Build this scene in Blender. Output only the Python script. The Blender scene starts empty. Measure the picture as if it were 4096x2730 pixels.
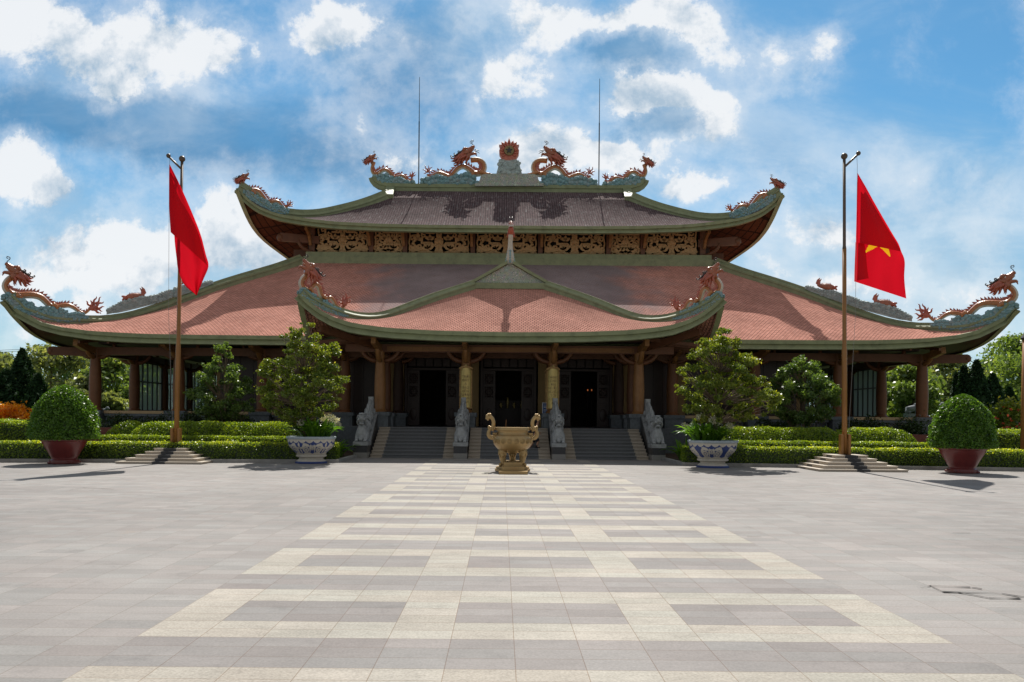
import bpy, math, random
import numpy as np
from mathutils import Vector, Matrix
R = math.radians
sc = bpy.context.scene
S = 1.3333                      # the place is built in units of 1.33 m and brought to metres at the end
CX, CH, FPX = -0.33, 1.6, 3168.0
VX, VY, RO = 2005.0, 1669.7, R(0.5)

# ---------------------------------------------------------------- camera
cam_d = bpy.data.cameras.new('camera'); cam = bpy.data.objects.new('camera', cam_d)
sc.collection.objects.link(cam); sc.camera = cam
cam_d.sensor_width = 36.0; cam_d.lens = FPX / 4096 * 36
cam_d.shift_x = (2048 - VX) / 4096; cam_d.shift_y = (VY - 1365) / 4096
cam_d.clip_start = 0.1; cam_d.clip_end = 3000
cam.matrix_world = Matrix.Translation((CX * S, 0, CH * S)) @ Matrix.Rotation(R(90), 4, 'X') @ Matrix.Rotation(RO, 4, 'Z')

# ---------------------------------------------------------------- sun and sky
SUN_EL, SUN_AZ = R(52), R(3.7)
sd = Vector((math.sin(SUN_AZ) * math.cos(SUN_EL), math.cos(SUN_AZ) * math.cos(SUN_EL), math.sin(SUN_EL)))
sun_d = bpy.data.lights.new('sun', 'SUN'); sun = bpy.data.objects.new('sun', sun_d); sc.collection.objects.link(sun)
sun_d.energy = 4.8; sun_d.angle = R(0.5); sun_d.color = (1.0, 0.955, 0.88)
sun.location = (0, 0, 60); sun.rotation_euler = sd.to_track_quat('Z', 'Y').to_euler()

w = bpy.data.worlds.new('World'); sc.world = w; w.use_nodes = True
nt = w.node_tree; nt.nodes.clear()
def wn(t, **k):
    n = nt.nodes.new(t)
    for a, b in k.items(): setattr(n, a, b)
    return n
def wl(a, b): nt.links.new(a, b)
def wm(op, a, b=None, c=None, clamp=False):
    n = wn('ShaderNodeMath', operation=op, use_clamp=clamp)
    for i, v in enumerate((a, b, c)):
        if v is None: continue
        if isinstance(v, (int, float)): n.inputs[i].default_value = v
        else: wl(v, n.inputs[i])
    return n.outputs[0]
def wv(op, a, b=None, c=None):
    n = wn('ShaderNodeVectorMath', operation=op)
    for i, v in enumerate((a, b, c)):
        if v is None: continue
        if isinstance(v, (tuple, list)): n.inputs[i].default_value = v
        else: wl(v, n.inputs[i])
    return n
def wnoise(vec, scale, detail, rough, dist=0.0):
    n = wn('ShaderNodeTexNoise'); n.noise_dimensions = '3D'
    n.inputs['Scale'].default_value = scale; n.inputs['Detail'].default_value = detail
    n.inputs['Roughness'].default_value = rough; n.inputs['Distortion'].default_value = dist
    wl(vec, n.inputs['Vector']); return n
def wss(v, lo, hi, t0=0.0, t1=1.0):
    n = wn('ShaderNodeMapRange', interpolation_type='SMOOTHSTEP')
    n.inputs['From Min'].default_value = lo; n.inputs['From Max'].default_value = hi
    n.inputs['To Min'].default_value = t0; n.inputs['To Max'].default_value = t1
    wl(v, n.inputs['Value']); return n.outputs[0]
def wmix(f, a, b, blend='MIX'):
    n = wn('ShaderNodeMix', data_type='RGBA', blend_type=blend)
    for sck, v in ((n.inputs[0], f), (n.inputs[6], a), (n.inputs[7], b)):
        if isinstance(v, (int, float)): sck.default_value = v
        elif isinstance(v, tuple): sck.default_value = v
        else: wl(v, sck)
    return n.outputs[2]
sky = wn('ShaderNodeTexSky', sky_type='NISHITA', sun_disc=False)
sky.sun_elevation = SUN_EL; sky.sun_rotation = SUN_AZ; sky.altitude = 20
sky.air_density = 1.0; sky.dust_density = 0.35; sky.ozone_density = 3.0
tcw = wn('ShaderNodeTexCoord')
sep = wn('ShaderNodeSeparateXYZ'); wl(tcw.outputs['Generated'], sep.inputs[0])
dy = wm('MAXIMUM', sep.outputs[1], 0.12)
pu = wm('DIVIDE', sep.outputs[0], dy); pv = wm('DIVIDE', sep.outputs[2], dy)
cmb = wn('ShaderNodeCombineXYZ'); wl(pu, cmb.inputs[0]); wl(pv, cmb.inputs[1])
q = cmb.outputs[0]                                   # where a cloud stands: bearing and height over the land
warp = wnoise(q, 4.5, 8, 0.66)
wq = wv('MULTIPLY_ADD', wv('SUBTRACT', warp.outputs['Color'], (0.5, 0.5, 0.5)).outputs[0], (0.2, 0.13, 0), q).outputs[0]
def blob(cx, cy, rx, ry, amp, soft=0.0):
    iu, iv = 1820 / rx, 1820 / ry; u0, v0 = (cx - 1152) / 1820, (960 - cy) / 1820
    n = wv('MULTIPLY_ADD', wq, (iu, iv, 0), (-u0 * iu, -v0 * iv, 0))
    return wss(wv('LENGTH', n.outputs[0]).outputs['Value'], 0.0, 1.6, amp, 0.0)
def field(lst):
    acc = None
    for b in lst:
        o = blob(*b); acc = o if acc is None else wm('ADD', acc, o)
    return acc
puffs = [(330,110,230,105,.95),(60,40,130,60,.7),(300,235,75,60,.7),(520,120,80,60,.5),(760,55,95,50,.85),(850,110,70,60,.3),
 (1150,190,75,60,.75),(1240,70,110,90,.5),(1480,30,230,55,.9),(1790,120,130,75,.95),(1640,90,60,60,.5),(1420,200,90,70,.7),
 (1560,225,120,60,.85),(1600,300,100,40,.75),(1290,345,190,60,.95),(1560,430,95,42,.8),(950,380,110,40,.5),(30,410,90,80,.85),
 (110,450,70,45,.6),(200,540,220,50,.4),(330,585,240,45,.55),(510,545,60,80,.85),(180,630,260,50,.75),(640,585,70,60,.5),
 (2170,420,200,80,.2),(1890,525,110,55,.75),(2250,640,200,50,.4),(1900,640,100,35,.75),(1000,560,300,70,.4),
 (1900,75,60,50,.6),(1380,330,60,40,.4),(200,720,300,70,.3),(2200,740,300,70,.3)]
holes = [(1450,105,110,55,.85),(1490,275,85,38,.8),(150,285,210,55,.55),(480,320,160,70,.55),(2150,120,330,190,.5),(1900,280,220,90,.35)]
deeps = [(1450,110,150,75,.75),(1500,275,120,50,.6),(150,280,280,85,.8),(490,330,260,110,.75),(930,190,240,230,.55),(780,420,200,90,.45),(1760,330,200,120,.3)]
veils = [(300,170,420,200,.5),(1500,170,540,260,.62),(1320,400,330,130,.55),(2160,480,420,270,.95),(280,560,480,190,.5),(1040,440,300,130,.4),(1900,640,560,130,.7),(560,650,380,120,.55),(1080,60,160,120,.45)]
fsum = wm('SUBTRACT', field(puffs), field(holes))
n1 = wnoise(q, 7.0, 14, 0.66, 0.1)
n2 = wnoise(q, 3.0, 5, 0.6)
up = wv('ADD', q, (0.004, 0.022, 0)).outputs[0]          # a little nearer the sun
n1b = wnoise(up, 7.5, 7, 0.6, 0.15)
nsum = wm('ADD', wm('MULTIPLY_ADD', n1.outputs['Fac'], 2.3, -1.2), wm('MULTIPLY_ADD', n2.outputs['Fac'], 0.9, -0.45))
dens = wm('ADD', wm('MULTIPLY', fsum, 0.82), nsum)
core = wm('MAXIMUM', wss(dens, 0.08, 0.48), wss(dens, -0.4, 0.5, 0.0, 0.5))
wisp = wnoise(wv('MULTIPLY', q, (1.0, 2.1, 1)).outputs[0], 4.2, 9, 0.62, 0.5)
veil = wss(wm('ADD', field(veils), wm('MULTIPLY_ADD', wisp.outputs['Fac'], 1.5, -0.85)), -0.1, 1.05, 0.0, 0.62)
relief = wm('SUBTRACT', n1b.outputs['Fac'], n1.outputs['Fac'])   # denser towards the sun: this flank is in the cloud's own shade
thick = wss(dens, 0.5, 1.6)
shade = wm('ADD', wm('MULTIPLY', relief, 6.0), wm('MULTIPLY_ADD', thick, 0.8, 0.08), clamp=True)
K = 1.0 / 1.78
skyc = wmix(1.0, sky.outputs[0], (0.50 * K, 0.90 * K, 0.98 * K, 1), 'MULTIPLY')
low = wss(pv, 0.0, 0.36, 0.7, 0.0)
skyc = wmix(low, skyc, (4.7 * K, 6.0 * K, 6.9 * K, 1))
dp = wm('MULTIPLY', wss(field(deeps), 0.05, 0.7), wss(n2.outputs['Fac'], 0.3, 0.6, 0.5, 0.95))
skyc = wmix(dp, skyc, (0.8 * K, 2.4 * K, 4.5 * K, 1))        # blue-grey bases of cloud in shade
veilc = wmix(wss(wisp.outputs['Fac'], 0.35, 0.65), (3.3 * K, 5.0 * K, 6.5 * K, 1), (6.3 * K, 7.2 * K, 7.9 * K, 1))
final = wmix(veil, skyc, veilc)
ccol = wmix(shade, (8.3 * K, 8.45 * K, 8.6 * K, 1), (3.9 * K, 5.0 * K, 6.1 * K, 1))
final = wmix(wm('MULTIPLY', core, 0.93), final, ccol)
# unseen sky overhead and behind the camera, whitened to add neutral fill light
lift = wm('MAXIMUM', wss(sep.outputs[2], 0.52, 0.75), wss(sep.outputs[1], 0.25, -0.25))
n3 = wnoise(tcw.outputs['Generated'], 3.0, 6, 0.6)
final = wmix(wm('MULTIPLY', lift, wss(n3.outputs['Fac'], 0.3, 0.55, 0.45, 0.9)), final, (2.0, 1.96, 1.88, 1))
bg = wn('ShaderNodeBackground'); bg.inputs['Strength'].default_value = 0.15
wl(final, bg.inputs['Color'])
wo = wn('ShaderNodeOutputWorld'); wl(bg.outputs[0], wo.inputs[0])
try: w.cycles.sampling_method = 'MANUAL'; w.cycles.sample_map_resolution = 512
except Exception: pass
sc.view_settings.view_transform = 'Standard'; sc.view_settings.look = 'None'
sc.view_settings.exposure = 0.38; sc.view_settings.gamma = 1.0
sc.cycles.use_denoising = True
try:
    sc.cycles.denoiser = 'OPENIMAGEDENOISE'; sc.cycles.denoising_input_passes = 'RGB_ALBEDO_NORMAL'
except Exception: pass
sc.cycles.max_bounces = 7; sc.cycles.transparent_max_bounces = 12; sc.cycles.caustics_reflective = False; sc.cycles.caustics_refractive = False
sc.cycles.sample_clamp_indirect = 6.0

# ---------------------------------------------------------------- helpers
def un(x, y):
    dx, dy_ = x - VX, y - VY; c, s = math.cos(RO), math.sin(RO)
    return (dx * c + dy_ * s) / FPX, (dx * s - dy_ * c) / FPX
def P(x, y, Y):
    a, b = un(x, y); return Vector((CX + a * Y, Y, CH + b * Y))
def PV(x, y, Y): return P(x * 1.7408, y * 1.7408, Y)
def lerp(a, b, t): return a + (b - a) * t
def tab(t, xs, ys): return float(np.interp(t, xs, ys))
def crom(pts, n):
    p = [np.array(v, float) for v in pts]; p = [2 * p[0] - p[1]] + p + [2 * p[-1] - p[-2]]
    seg = len(p) - 3; out = []
    for i in range(n):
        t = i / (n - 1) * seg; k = min(int(t), seg - 1); u = t - k
        a, b, c, d = p[k:k + 4]
        out.append(0.5 * (2 * b + (c - a) * u + (2 * a - 5 * b + 4 * c - d) * u * u + (3 * b - a - 3 * c + d) * u ** 3))
    return out

class MB:
    def __init__(s): s.v = []; s.f = []; s.m = []; s.uv = {}
    def add(s, vs, fs, m=0):
        o = len(s.v); s.v += [tuple(map(float, a)) for a in vs]
        for i, f in enumerate(fs):
            s.f.append(tuple(a + o for a in f)); s.m.append(m if isinstance(m, int) else m[i])
        return o
    def box(s, x0, x1, y0, y1, z0, z1, m=0):
        s.add([(x0,y0,z0),(x1,y0,z0),(x1,y1,z0),(x0,y1,z0),(x0,y0,z1),(x1,y0,z1),(x1,y1,z1),(x0,y1,z1)],
              [(0,3,2,1),(4,5,6,7),(0,1,5,4),(1,2,6,5),(2,3,7,6),(3,0,4,7)], m)
    def cbox(s, c, sx, sy, sz, m=0): s.box(c[0]-sx/2, c[0]+sx/2, c[1]-sy/2, c[1]+sy/2, c[2], c[2]+sz, m)
    def grid(s, pts, m=0, uv=None, flip=False):
        nu, nv = len(pts), len(pts[0]); o = len(s.v)
        for r in pts: s.v += [tuple(map(float, a)) for a in r]
        for i in range(nu - 1):
            for j in range(nv - 1):
                f = (o+i*nv+j, o+(i+1)*nv+j, o+(i+1)*nv+j+1, o+i*nv+j+1)
                if flip: f = f[::-1]
                s.f.append(f); s.m.append(m)
        if uv is not None:
            for i in range(nu):
                for j in range(nv): s.uv[o+i*nv+j] = uv[i][j]
    def sweep(s, pts, sec, m=0, cap=True, upv=(0,0,1), sc_=None, closed=True):
        pts = [Vector(p) for p in pts]; n = len(pts); k = len(sec); o = len(s.v)
        for i, p in enumerate(pts):
            t = (pts[min(i+1, n-1)] - pts[max(i-1, 0)]).normalized()
            side = t.cross(Vector(upv))
            if side.length < 1e-4: side = Vector((1,0,0))
            side.normalize(); u = side.cross(t).normalized()
            z = 1 if sc_ is None else sc_[i]
            for a, b in sec: s.v.append(tuple(p + side * a * z + u * b * z))
        for i in range(n-1):
            for j in range(k if closed else k-1):
                j2 = (j+1) % k
                s.f.append((o+i*k+j, o+(i+1)*k+j, o+(i+1)*k+j2, o+i*k+j2)); s.m.append(m)
        if cap:
            s.f.append(tuple(o+j for j in range(k))); s.m.append(m)
            s.f.append(tuple(o+(n-1)*k+j for j in range(k))[::-1]); s.m.append(m)
    def tube(s, pts, rad, n=8, m=0, cap=True, flat=1.0, ax=None):
        pts = [Vector(p) for p in pts]; L = len(pts); o = len(s.v)
        if not hasattr(rad, '__len__'): rad = [rad] * L
        ref = None
        for i, p in enumerate(pts):
            t = (pts[min(i+1, L-1)] - pts[max(i-1, 0)]).normalized()
            if ax is not None: ref = Vector(ax)
            elif ref is None: ref = Vector((0,0,1)) if abs(t.z) < .9 else Vector((1,0,0))
            a = (ref - t * ref.dot(t))
            if a.length < 1e-5: a = t.orthogonal()
            a.normalize(); b = t.cross(a); ref = a
            for j in range(n):
                an = 2 * math.pi * j / n
                s.v.append(tuple(p + (a * math.cos(an) * flat + b * math.sin(an)) * rad[i]))
        for i in range(L-1):
            for j in range(n):
                j2 = (j+1) % n
                s.f.append((o+i*n+j, o+i*n+j2, o+(i+1)*n+j2, o+(i+1)*n+j)); s.m.append(m)
        if cap:
            s.f.append(tuple(o+j for j in range(n))[::-1]); s.m.append(m)
            s.f.append(tuple(o+(L-1)*n+j for j in range(n))); s.m.append(m)
    def lathe(s, prof, c=(0,0,0), n=24, m=0, cap=True, mf=None):
        o = len(s.v); k = len(prof)
        for r, z in prof:
            for j in range(n):
                a = 2*math.pi*j/n; s.v.append((c[0]+r*math.cos(a), c[1]+r*math.sin(a), c[2]+z))
        for i in range(k-1):
            for j in range(n):
                j2 = (j+1) % n
                s.f.append((o+i*n+j, o+i*n+j2, o+(i+1)*n+j2, o+(i+1)*n+j))
                s.m.append(m if mf is None else mf(2*math.pi*(j+.5)/n, (prof[i][1]+prof[i+1][1])/2, i))
        if cap:
            s.f.append(tuple(o+j for j in range(n))[::-1]); s.m.append(m)
            s.f.append(tuple(o+(k-1)*n+j for j in range(n))); s.m.append(m)
    def ball(s, c, r, m=0, nu=10, nv=7):
        if not hasattr(r, '__len__'): r = (r, r, r)
        vs = [(c[0], c[1], c[2]-r[2])]; fs = []
        for i in range(1, nv):
            ph = math.pi*i/nv
            for j in range(nu):
                a = 2*math.pi*j/nu
                vs.append((c[0]+r[0]*math.sin(ph)*math.cos(a), c[1]+r[1]*math.sin(ph)*math.sin(a), c[2]-r[2]*math.cos(ph)))
        vs.append((c[0], c[1], c[2]+r[2])); T = len(vs)-1
        for j in range(nu):
            j2 = (j+1) % nu; fs.append((0, 1+j2, 1+j))
            for i in range(nv-2): fs.append((1+i*nu+j, 1+i*nu+j2, 1+(i+1)*nu+j2, 1+(i+1)*nu+j))
            fs.append((1+(nv-2)*nu+j, 1+(nv-2)*nu+j2, T))
        s.add(vs, fs, m)
    def prism(s, poly, fr, bk, m=0):
        """poly: list of 3D front points; fr/bk: offset vectors for the two faces"""
        n = len(poly); o = len(s.v); fr = Vector(fr); bk = Vector(bk)
        s.v += [tuple(Vector(p)+fr) for p in poly] + [tuple(Vector(p)+bk) for p in poly]
        s.f.append(tuple(o+i for i in range(n))); s.m.append(m)
        s.f.append(tuple(o+n+i for i in range(n))[::-1]); s.m.append(m)
        for i in range(n):
            j = (i+1) % n; s.f.append((o+j, o+i, o+n+i, o+n+j)); s.m.append(m)
    def build(s, name, mats, parent=None, smooth=False, mirror=False, org=None, uvn='UVMap'):
        me = bpy.data.meshes.new(name)
        og = Vector(org) if org is not None else (ORG.get(parent.name, Vector()) if parent is not None else Vector())
        vs = [((-v[0] if mirror else v[0])-og.x, v[1]-og.y, v[2]-og.z) for v in s.v]
        fs = [f[::-1] for f in s.f] if mirror else s.f
        me.from_pydata(vs, [], fs)
        if not isinstance(mats, (list, tuple)): mats = [mats]
        for mm in mats: me.materials.append(mm)
        me.polygons.foreach_set('material_index', s.m)
        me.polygons.foreach_set('use_smooth', [bool(smooth)] * len(fs))
        if s.uv:
            ul = me.uv_layers.new(name=uvn); d = ul.data
            for lp in me.loops:
                if lp.vertex_index in s.uv: d[lp.index].uv = s.uv[lp.vertex_index]
        me.update()
        if smooth == 'auto':
            try: me.set_sharp_from_angle(angle=R(38))
            except Exception: pass
        return link(name, me, parent, org)
ORG = {}
def link(name, me, parent=None, org=None):
    o = bpy.data.objects.new(name, me); sc.collection.objects.link(o)
    if parent is not None:
        o.parent = parent; ORG[o.name] = ORG.get(parent.name, Vector())
    else:
        o.location = Vector(org) if org is not None else Vector(); ORG[o.name] = o.location.copy()
    return o
def thing(name, label, cat, loc=(0,0,0), group=None):
    o = bpy.data.objects.new(name, None); sc.collection.objects.link(o); o.location = loc
    o.empty_display_size = .2; ORG[o.name] = Vector(loc)
    o['label'] = label; o['category'] = cat
    if group: o['group'] = group
    return o
def tag(o, label, cat, group=None):
    o['label'] = label; o['category'] = cat
    if group: o['group'] = group
    return o
def struct(o, kind='structure'): o['kind'] = kind; return o

# ---------------------------------------------------------------- materials
def mat(name, col, rough=.6, metal=0.0, var=.18, scale=4.0, bump=0.0, bscale=30.0, spec=.4, stain=None, stain_amt=.0, stain_scale=1.2, coat=0.0):
    m = bpy.data.materials.new(name); m.use_nodes = True; t = m.node_tree; b = t.nodes['Principled BSDF']
    b.inputs['Roughness'].default_value = rough; b.inputs['Metallic'].default_value = metal
    b.inputs['Specular IOR Level'].default_value = spec; b.inputs['Coat Weight'].default_value = coat
    tc = t.nodes.new('ShaderNodeTexCoord')
    nz = t.nodes.new('ShaderNodeTexNoise'); nz.inputs['Scale'].default_value = scale; nz.inputs['Detail'].default_value = 6; nz.inputs['Roughness'].default_value = .65
    t.links.new(tc.outputs['Object'], nz.inputs['Vector'])
    mr = t.nodes.new('ShaderNodeMapRange'); mr.inputs['From Min'].default_value = .25; mr.inputs['From Max'].default_value = .75
    mr.inputs['To Min'].default_value = 1-var; mr.inputs['To Max'].default_value = 1+var
    t.links.new(nz.outputs['Fac'], mr.inputs['Value'])
    mx = t.nodes.new('ShaderNodeMix'); mx.data_type = 'RGBA'; mx.blend_type = 'MULTIPLY'; mx.inputs[0].default_value = 1
    mx.inputs[6].default_value = (*col, 1); t.links.new(mr.outputs[0], mx.inputs[7])
    out = mx.outputs[2]
    if stain:
        n2 = t.nodes.new('ShaderNodeTexNoise'); n2.inputs['Scale'].default_value = stain_scale; n2.inputs['Detail'].default_value = 7; n2.inputs['Roughness'].default_value = .7
        t.links.new(tc.outputs['Object'], n2.inputs['Vector'])
        m2 = t.nodes.new('ShaderNodeMapRange'); m2.inputs['From Min'].default_value = .5; m2.inputs['From Max'].default_value = .72; m2.inputs['To Max'].default_value = stain_amt
        t.links.new(n2.outputs['Fac'], m2.inputs['Value'])
        x2 = t.nodes.new('ShaderNodeMix'); x2.data_type = 'RGBA'; t.links.new(m2.outputs[0], x2.inputs[0]); t.links.new(out, x2.inputs[6]); x2.inputs[7].default_value = (*stain, 1)
        out = x2.outputs[2]
    t.links.new(out, b.inputs['Base Color'])
    if bump > 0:
        n3 = t.nodes.new('ShaderNodeTexNoise'); n3.inputs['Scale'].default_value = bscale; n3.inputs['Detail'].default_value = 4
        t.links.new(tc.outputs['Object'], n3.inputs['Vector'])
        bp = t.nodes.new('ShaderNodeBump'); bp.inputs['Strength'].default_value = bump; bp.inputs['Distance'].default_value = .02
        t.links.new(n3.outputs['Fac'], bp.inputs['Height']); t.links.new(bp.outputs[0], b.inputs['Normal'])
    return m
def leafmat(name, c1, c2, c3=None, trans=.4, rough=.38, spec=.5):
    m = bpy.data.materials.new(name); m.use_nodes = True; t = m.node_tree; b = t.nodes['Principled BSDF']
    at = t.nodes.new('ShaderNodeAttribute'); at.attribute_name = 'var'
    cr = t.nodes.new('ShaderNodeValToRGB'); e = cr.color_ramp.elements
    e[0].color = (*c1, 1); e[1].color = (*c2, 1); e[1].position = .75 if c3 else 1.0
    if c3: k = e.new(1.0); k.color = (*c3, 1)
    t.links.new(at.outputs['Fac'], cr.inputs[0]); t.links.new(cr.outputs[0], b.inputs['Base Color'])
    b.inputs['Roughness'].default_value = rough; b.inputs['Specular IOR Level'].default_value = spec
    tr = t.nodes.new('ShaderNodeBsdfTranslucent')
    hs = t.nodes.new('ShaderNodeMix'); hs.data_type = 'RGBA'; hs.blend_type = 'MULTIPLY'; hs.inputs[0].default_value = 1; hs.inputs[7].default_value = (1, 1, 1, 1) if name.startswith('flag') else (1.35, 1.25, .45, 1)
    t.links.new(cr.outputs[0], hs.inputs[6]); t.links.new(hs.outputs[2], tr.inputs[0])
    ms = t.nodes.new('ShaderNodeMixShader'); ms.inputs[0].default_value = trans
    t.links.new(b.outputs[0], ms.inputs[1]); t.links.new(tr.outputs[0], ms.inputs[2])
    t.links.new(ms.outputs[0], t.nodes['Material Output'].inputs[0])
    return m
def tilemat(name, c1, c2, cm, tw, th, offset, bump, streak=0, patch=None, pa=0, rough=.92, spec=.08):
    m = bpy.data.materials.new(name); m.use_nodes = True; t = m.node_tree; b = t.nodes['Principled BSDF']; L = t.links.new
    b.inputs['Roughness'].default_value = rough; b.inputs['Specular IOR Level'].default_value = spec
    uv = t.nodes.new('ShaderNodeUVMap'); uv.uv_map = 'UVMap'
    br = t.nodes.new('ShaderNodeTexBrick'); br.offset = offset; br.inputs['Scale'].default_value = 1
    br.inputs['Brick Width'].default_value = tw; br.inputs['Row Height'].default_value = th
    br.inputs['Mortar Size'].default_value = min(tw, th) * .11; br.inputs['Mortar Smooth'].default_value = .6; br.inputs['Bias'].default_value = 0
    br.inputs['Color1'].default_value = (*c1, 1); br.inputs['Color2'].default_value = (*c2, 1); br.inputs['Mortar'].default_value = (*cm, 1)
    L(uv.outputs[0], br.inputs['Vector'])
    col = br.outputs['Color']
    nz = t.nodes.new('ShaderNodeTexNoise'); nz.inputs['Scale'].default_value = .45; nz.inputs['Detail'].default_value = 7; nz.inputs['Roughness'].default_value = .68
    L(uv.outputs[0], nz.inputs['Vector'])
    mr = t.nodes.new('ShaderNodeMapRange'); mr.inputs['From Min'].default_value = .3; mr.inputs['From Max'].default_value = .7; mr.inputs['To Min'].default_value = .78; mr.inputs['To Max'].default_value = 1.2
    L(nz.outputs['Fac'], mr.inputs['Value'])
    mx = t.nodes.new('ShaderNodeMix'); mx.data_type = 'RGBA'; mx.blend_type = 'MULTIPLY'; mx.inputs[0].default_value = 1
    L(col, mx.inputs[6]); L(mr.outputs[0], mx.inputs[7]); col = mx.outputs[2]
    if streak:
        mp = t.nodes.new('ShaderNodeMapping'); mp.inputs['Scale'].default_value = (5.5, .7, 1); L(uv.outputs[0], mp.inputs['Vector'])
        n2 = t.nodes.new('ShaderNodeTexNoise'); n2.inputs['Scale'].default_value = 1.6; n2.inputs['Detail'].default_value = 6; n2.inputs['Roughness'].default_value = .7
        L(mp.outputs[0], n2.inputs['Vector'])
        m2 = t.nodes.new('ShaderNodeMapRange'); m2.inputs['From Min'].default_value = .54; m2.inputs['From Max'].default_value = .74; m2.inputs['To Max'].default_value = streak
        L(n2.outputs['Fac'], m2.inputs['Value'])
        x2 = t.nodes.new('ShaderNodeMix'); x2.data_type = 'RGBA'; L(m2.outputs[0], x2.inputs[0]); L(col, x2.inputs[6]); x2.inputs[7].default_value = (.5, .5, .5, 1); col = x2.outputs[2]
    if patch:
        # weathered lichen-grey area of the middle of the roof: centred on u = 0 with ragged edges
        sp = t.nodes.new('ShaderNodeSeparateXYZ'); L(uv.outputs[0], sp.inputs[0])
        ab = t.nodes.new('ShaderNodeMath'); ab.operation = 'ABSOLUTE'; L(sp.outputs[0], ab.inputs[0])
        n4 = t.nodes.new('ShaderNodeTexNoise'); n4.inputs['Scale'].default_value = .55; n4.inputs['Detail'].default_value = 6; L(uv.outputs[0], n4.inputs['Vector'])
        ad = t.nodes.new('ShaderNodeMath'); ad.operation = 'MULTIPLY_ADD'; ad.inputs[1].default_value = 7.0; L(n4.outputs['Fac'], ad.inputs[0]); L(ab.outputs[0], ad.inputs[2])
        m4 = t.nodes.new('ShaderNodeMapRange'); m4.interpolation_type = 'SMOOTHSTEP'; m4.inputs['From Min'].default_value = 8.2; m4.inputs['From Max'].default_value = 12.2; m4.inputs['To Min'].default_value = pa; m4.inputs['To Max'].default_value = 0
        L(ad.outputs[0], m4.inputs['Value'])
        x4 = t.nodes.new('ShaderNodeMix'); x4.data_type = 'RGBA'; x4.blend_type = 'MIX'; L(m4.outputs[0], x4.inputs[0]); L(col, x4.inputs[6])
        g = t.nodes.new('ShaderNodeMix'); g.data_type = 'RGBA'; g.blend_type = 'MULTIPLY'; g.inputs[0].default_value = 1; L(mr.outputs[0], g.inputs[6]); g.inputs[7].default_value = (*patch, 1)
        L(g.outputs[2], x4.inputs[7]); col = x4.outputs[2]
    # moss and soot lodged between the courses, and single darker replaced tiles
    n6 = t.nodes.new('ShaderNodeTexNoise'); n6.inputs['Scale'].default_value = 1.7; n6.inputs['Detail'].default_value = 9; n6.inputs['Roughness'].default_value = .78; L(uv.outputs[0], n6.inputs['Vector'])
    m6 = t.nodes.new('ShaderNodeMapRange'); m6.inputs['From Min'].default_value = .56; m6.inputs['From Max'].default_value = .72; m6.inputs['To Max'].default_value = .6; L(n6.outputs['Fac'], m6.inputs['Value'])
    x6 = t.nodes.new('ShaderNodeMix'); x6.data_type = 'RGBA'; L(m6.outputs[0], x6.inputs[0]); L(col, x6.inputs[6]); x6.inputs[7].default_value = (c1[0]*.32, c1[1]*.38, c1[2]*.36, 1); col = x6.outputs[2]
    L(col, b.inputs['Base Color'])
    # each course laps over the one below: height climbs along the slope and falls off at the course line
    wv_ = t.nodes.new('ShaderNodeTexWave'); wv_.wave_type = 'BANDS'; wv_.bands_direction = 'Y'; wv_.wave_profile = 'SAW'; wv_.inputs['Scale'].default_value = 2*math.pi/20/th
    L(uv.outputs[0], wv_.inputs['Vector'])
    sb = t.nodes.new('ShaderNodeMath'); sb.operation = 'MULTIPLY_ADD'; sb.inputs[1].default_value = -1.6
    L(br.outputs['Fac'], sb.inputs[0]); L(wv_.outputs['Fac'], sb.inputs[2])
    bp = t.nodes.new('ShaderNodeBump'); bp.inputs['Strength'].default_value = bump; bp.inputs['Distance'].default_value = .03
    L(sb.outputs[0], bp.inputs['Height']); L(bp.outputs[0], b.inputs['Normal'])
    return m
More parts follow.
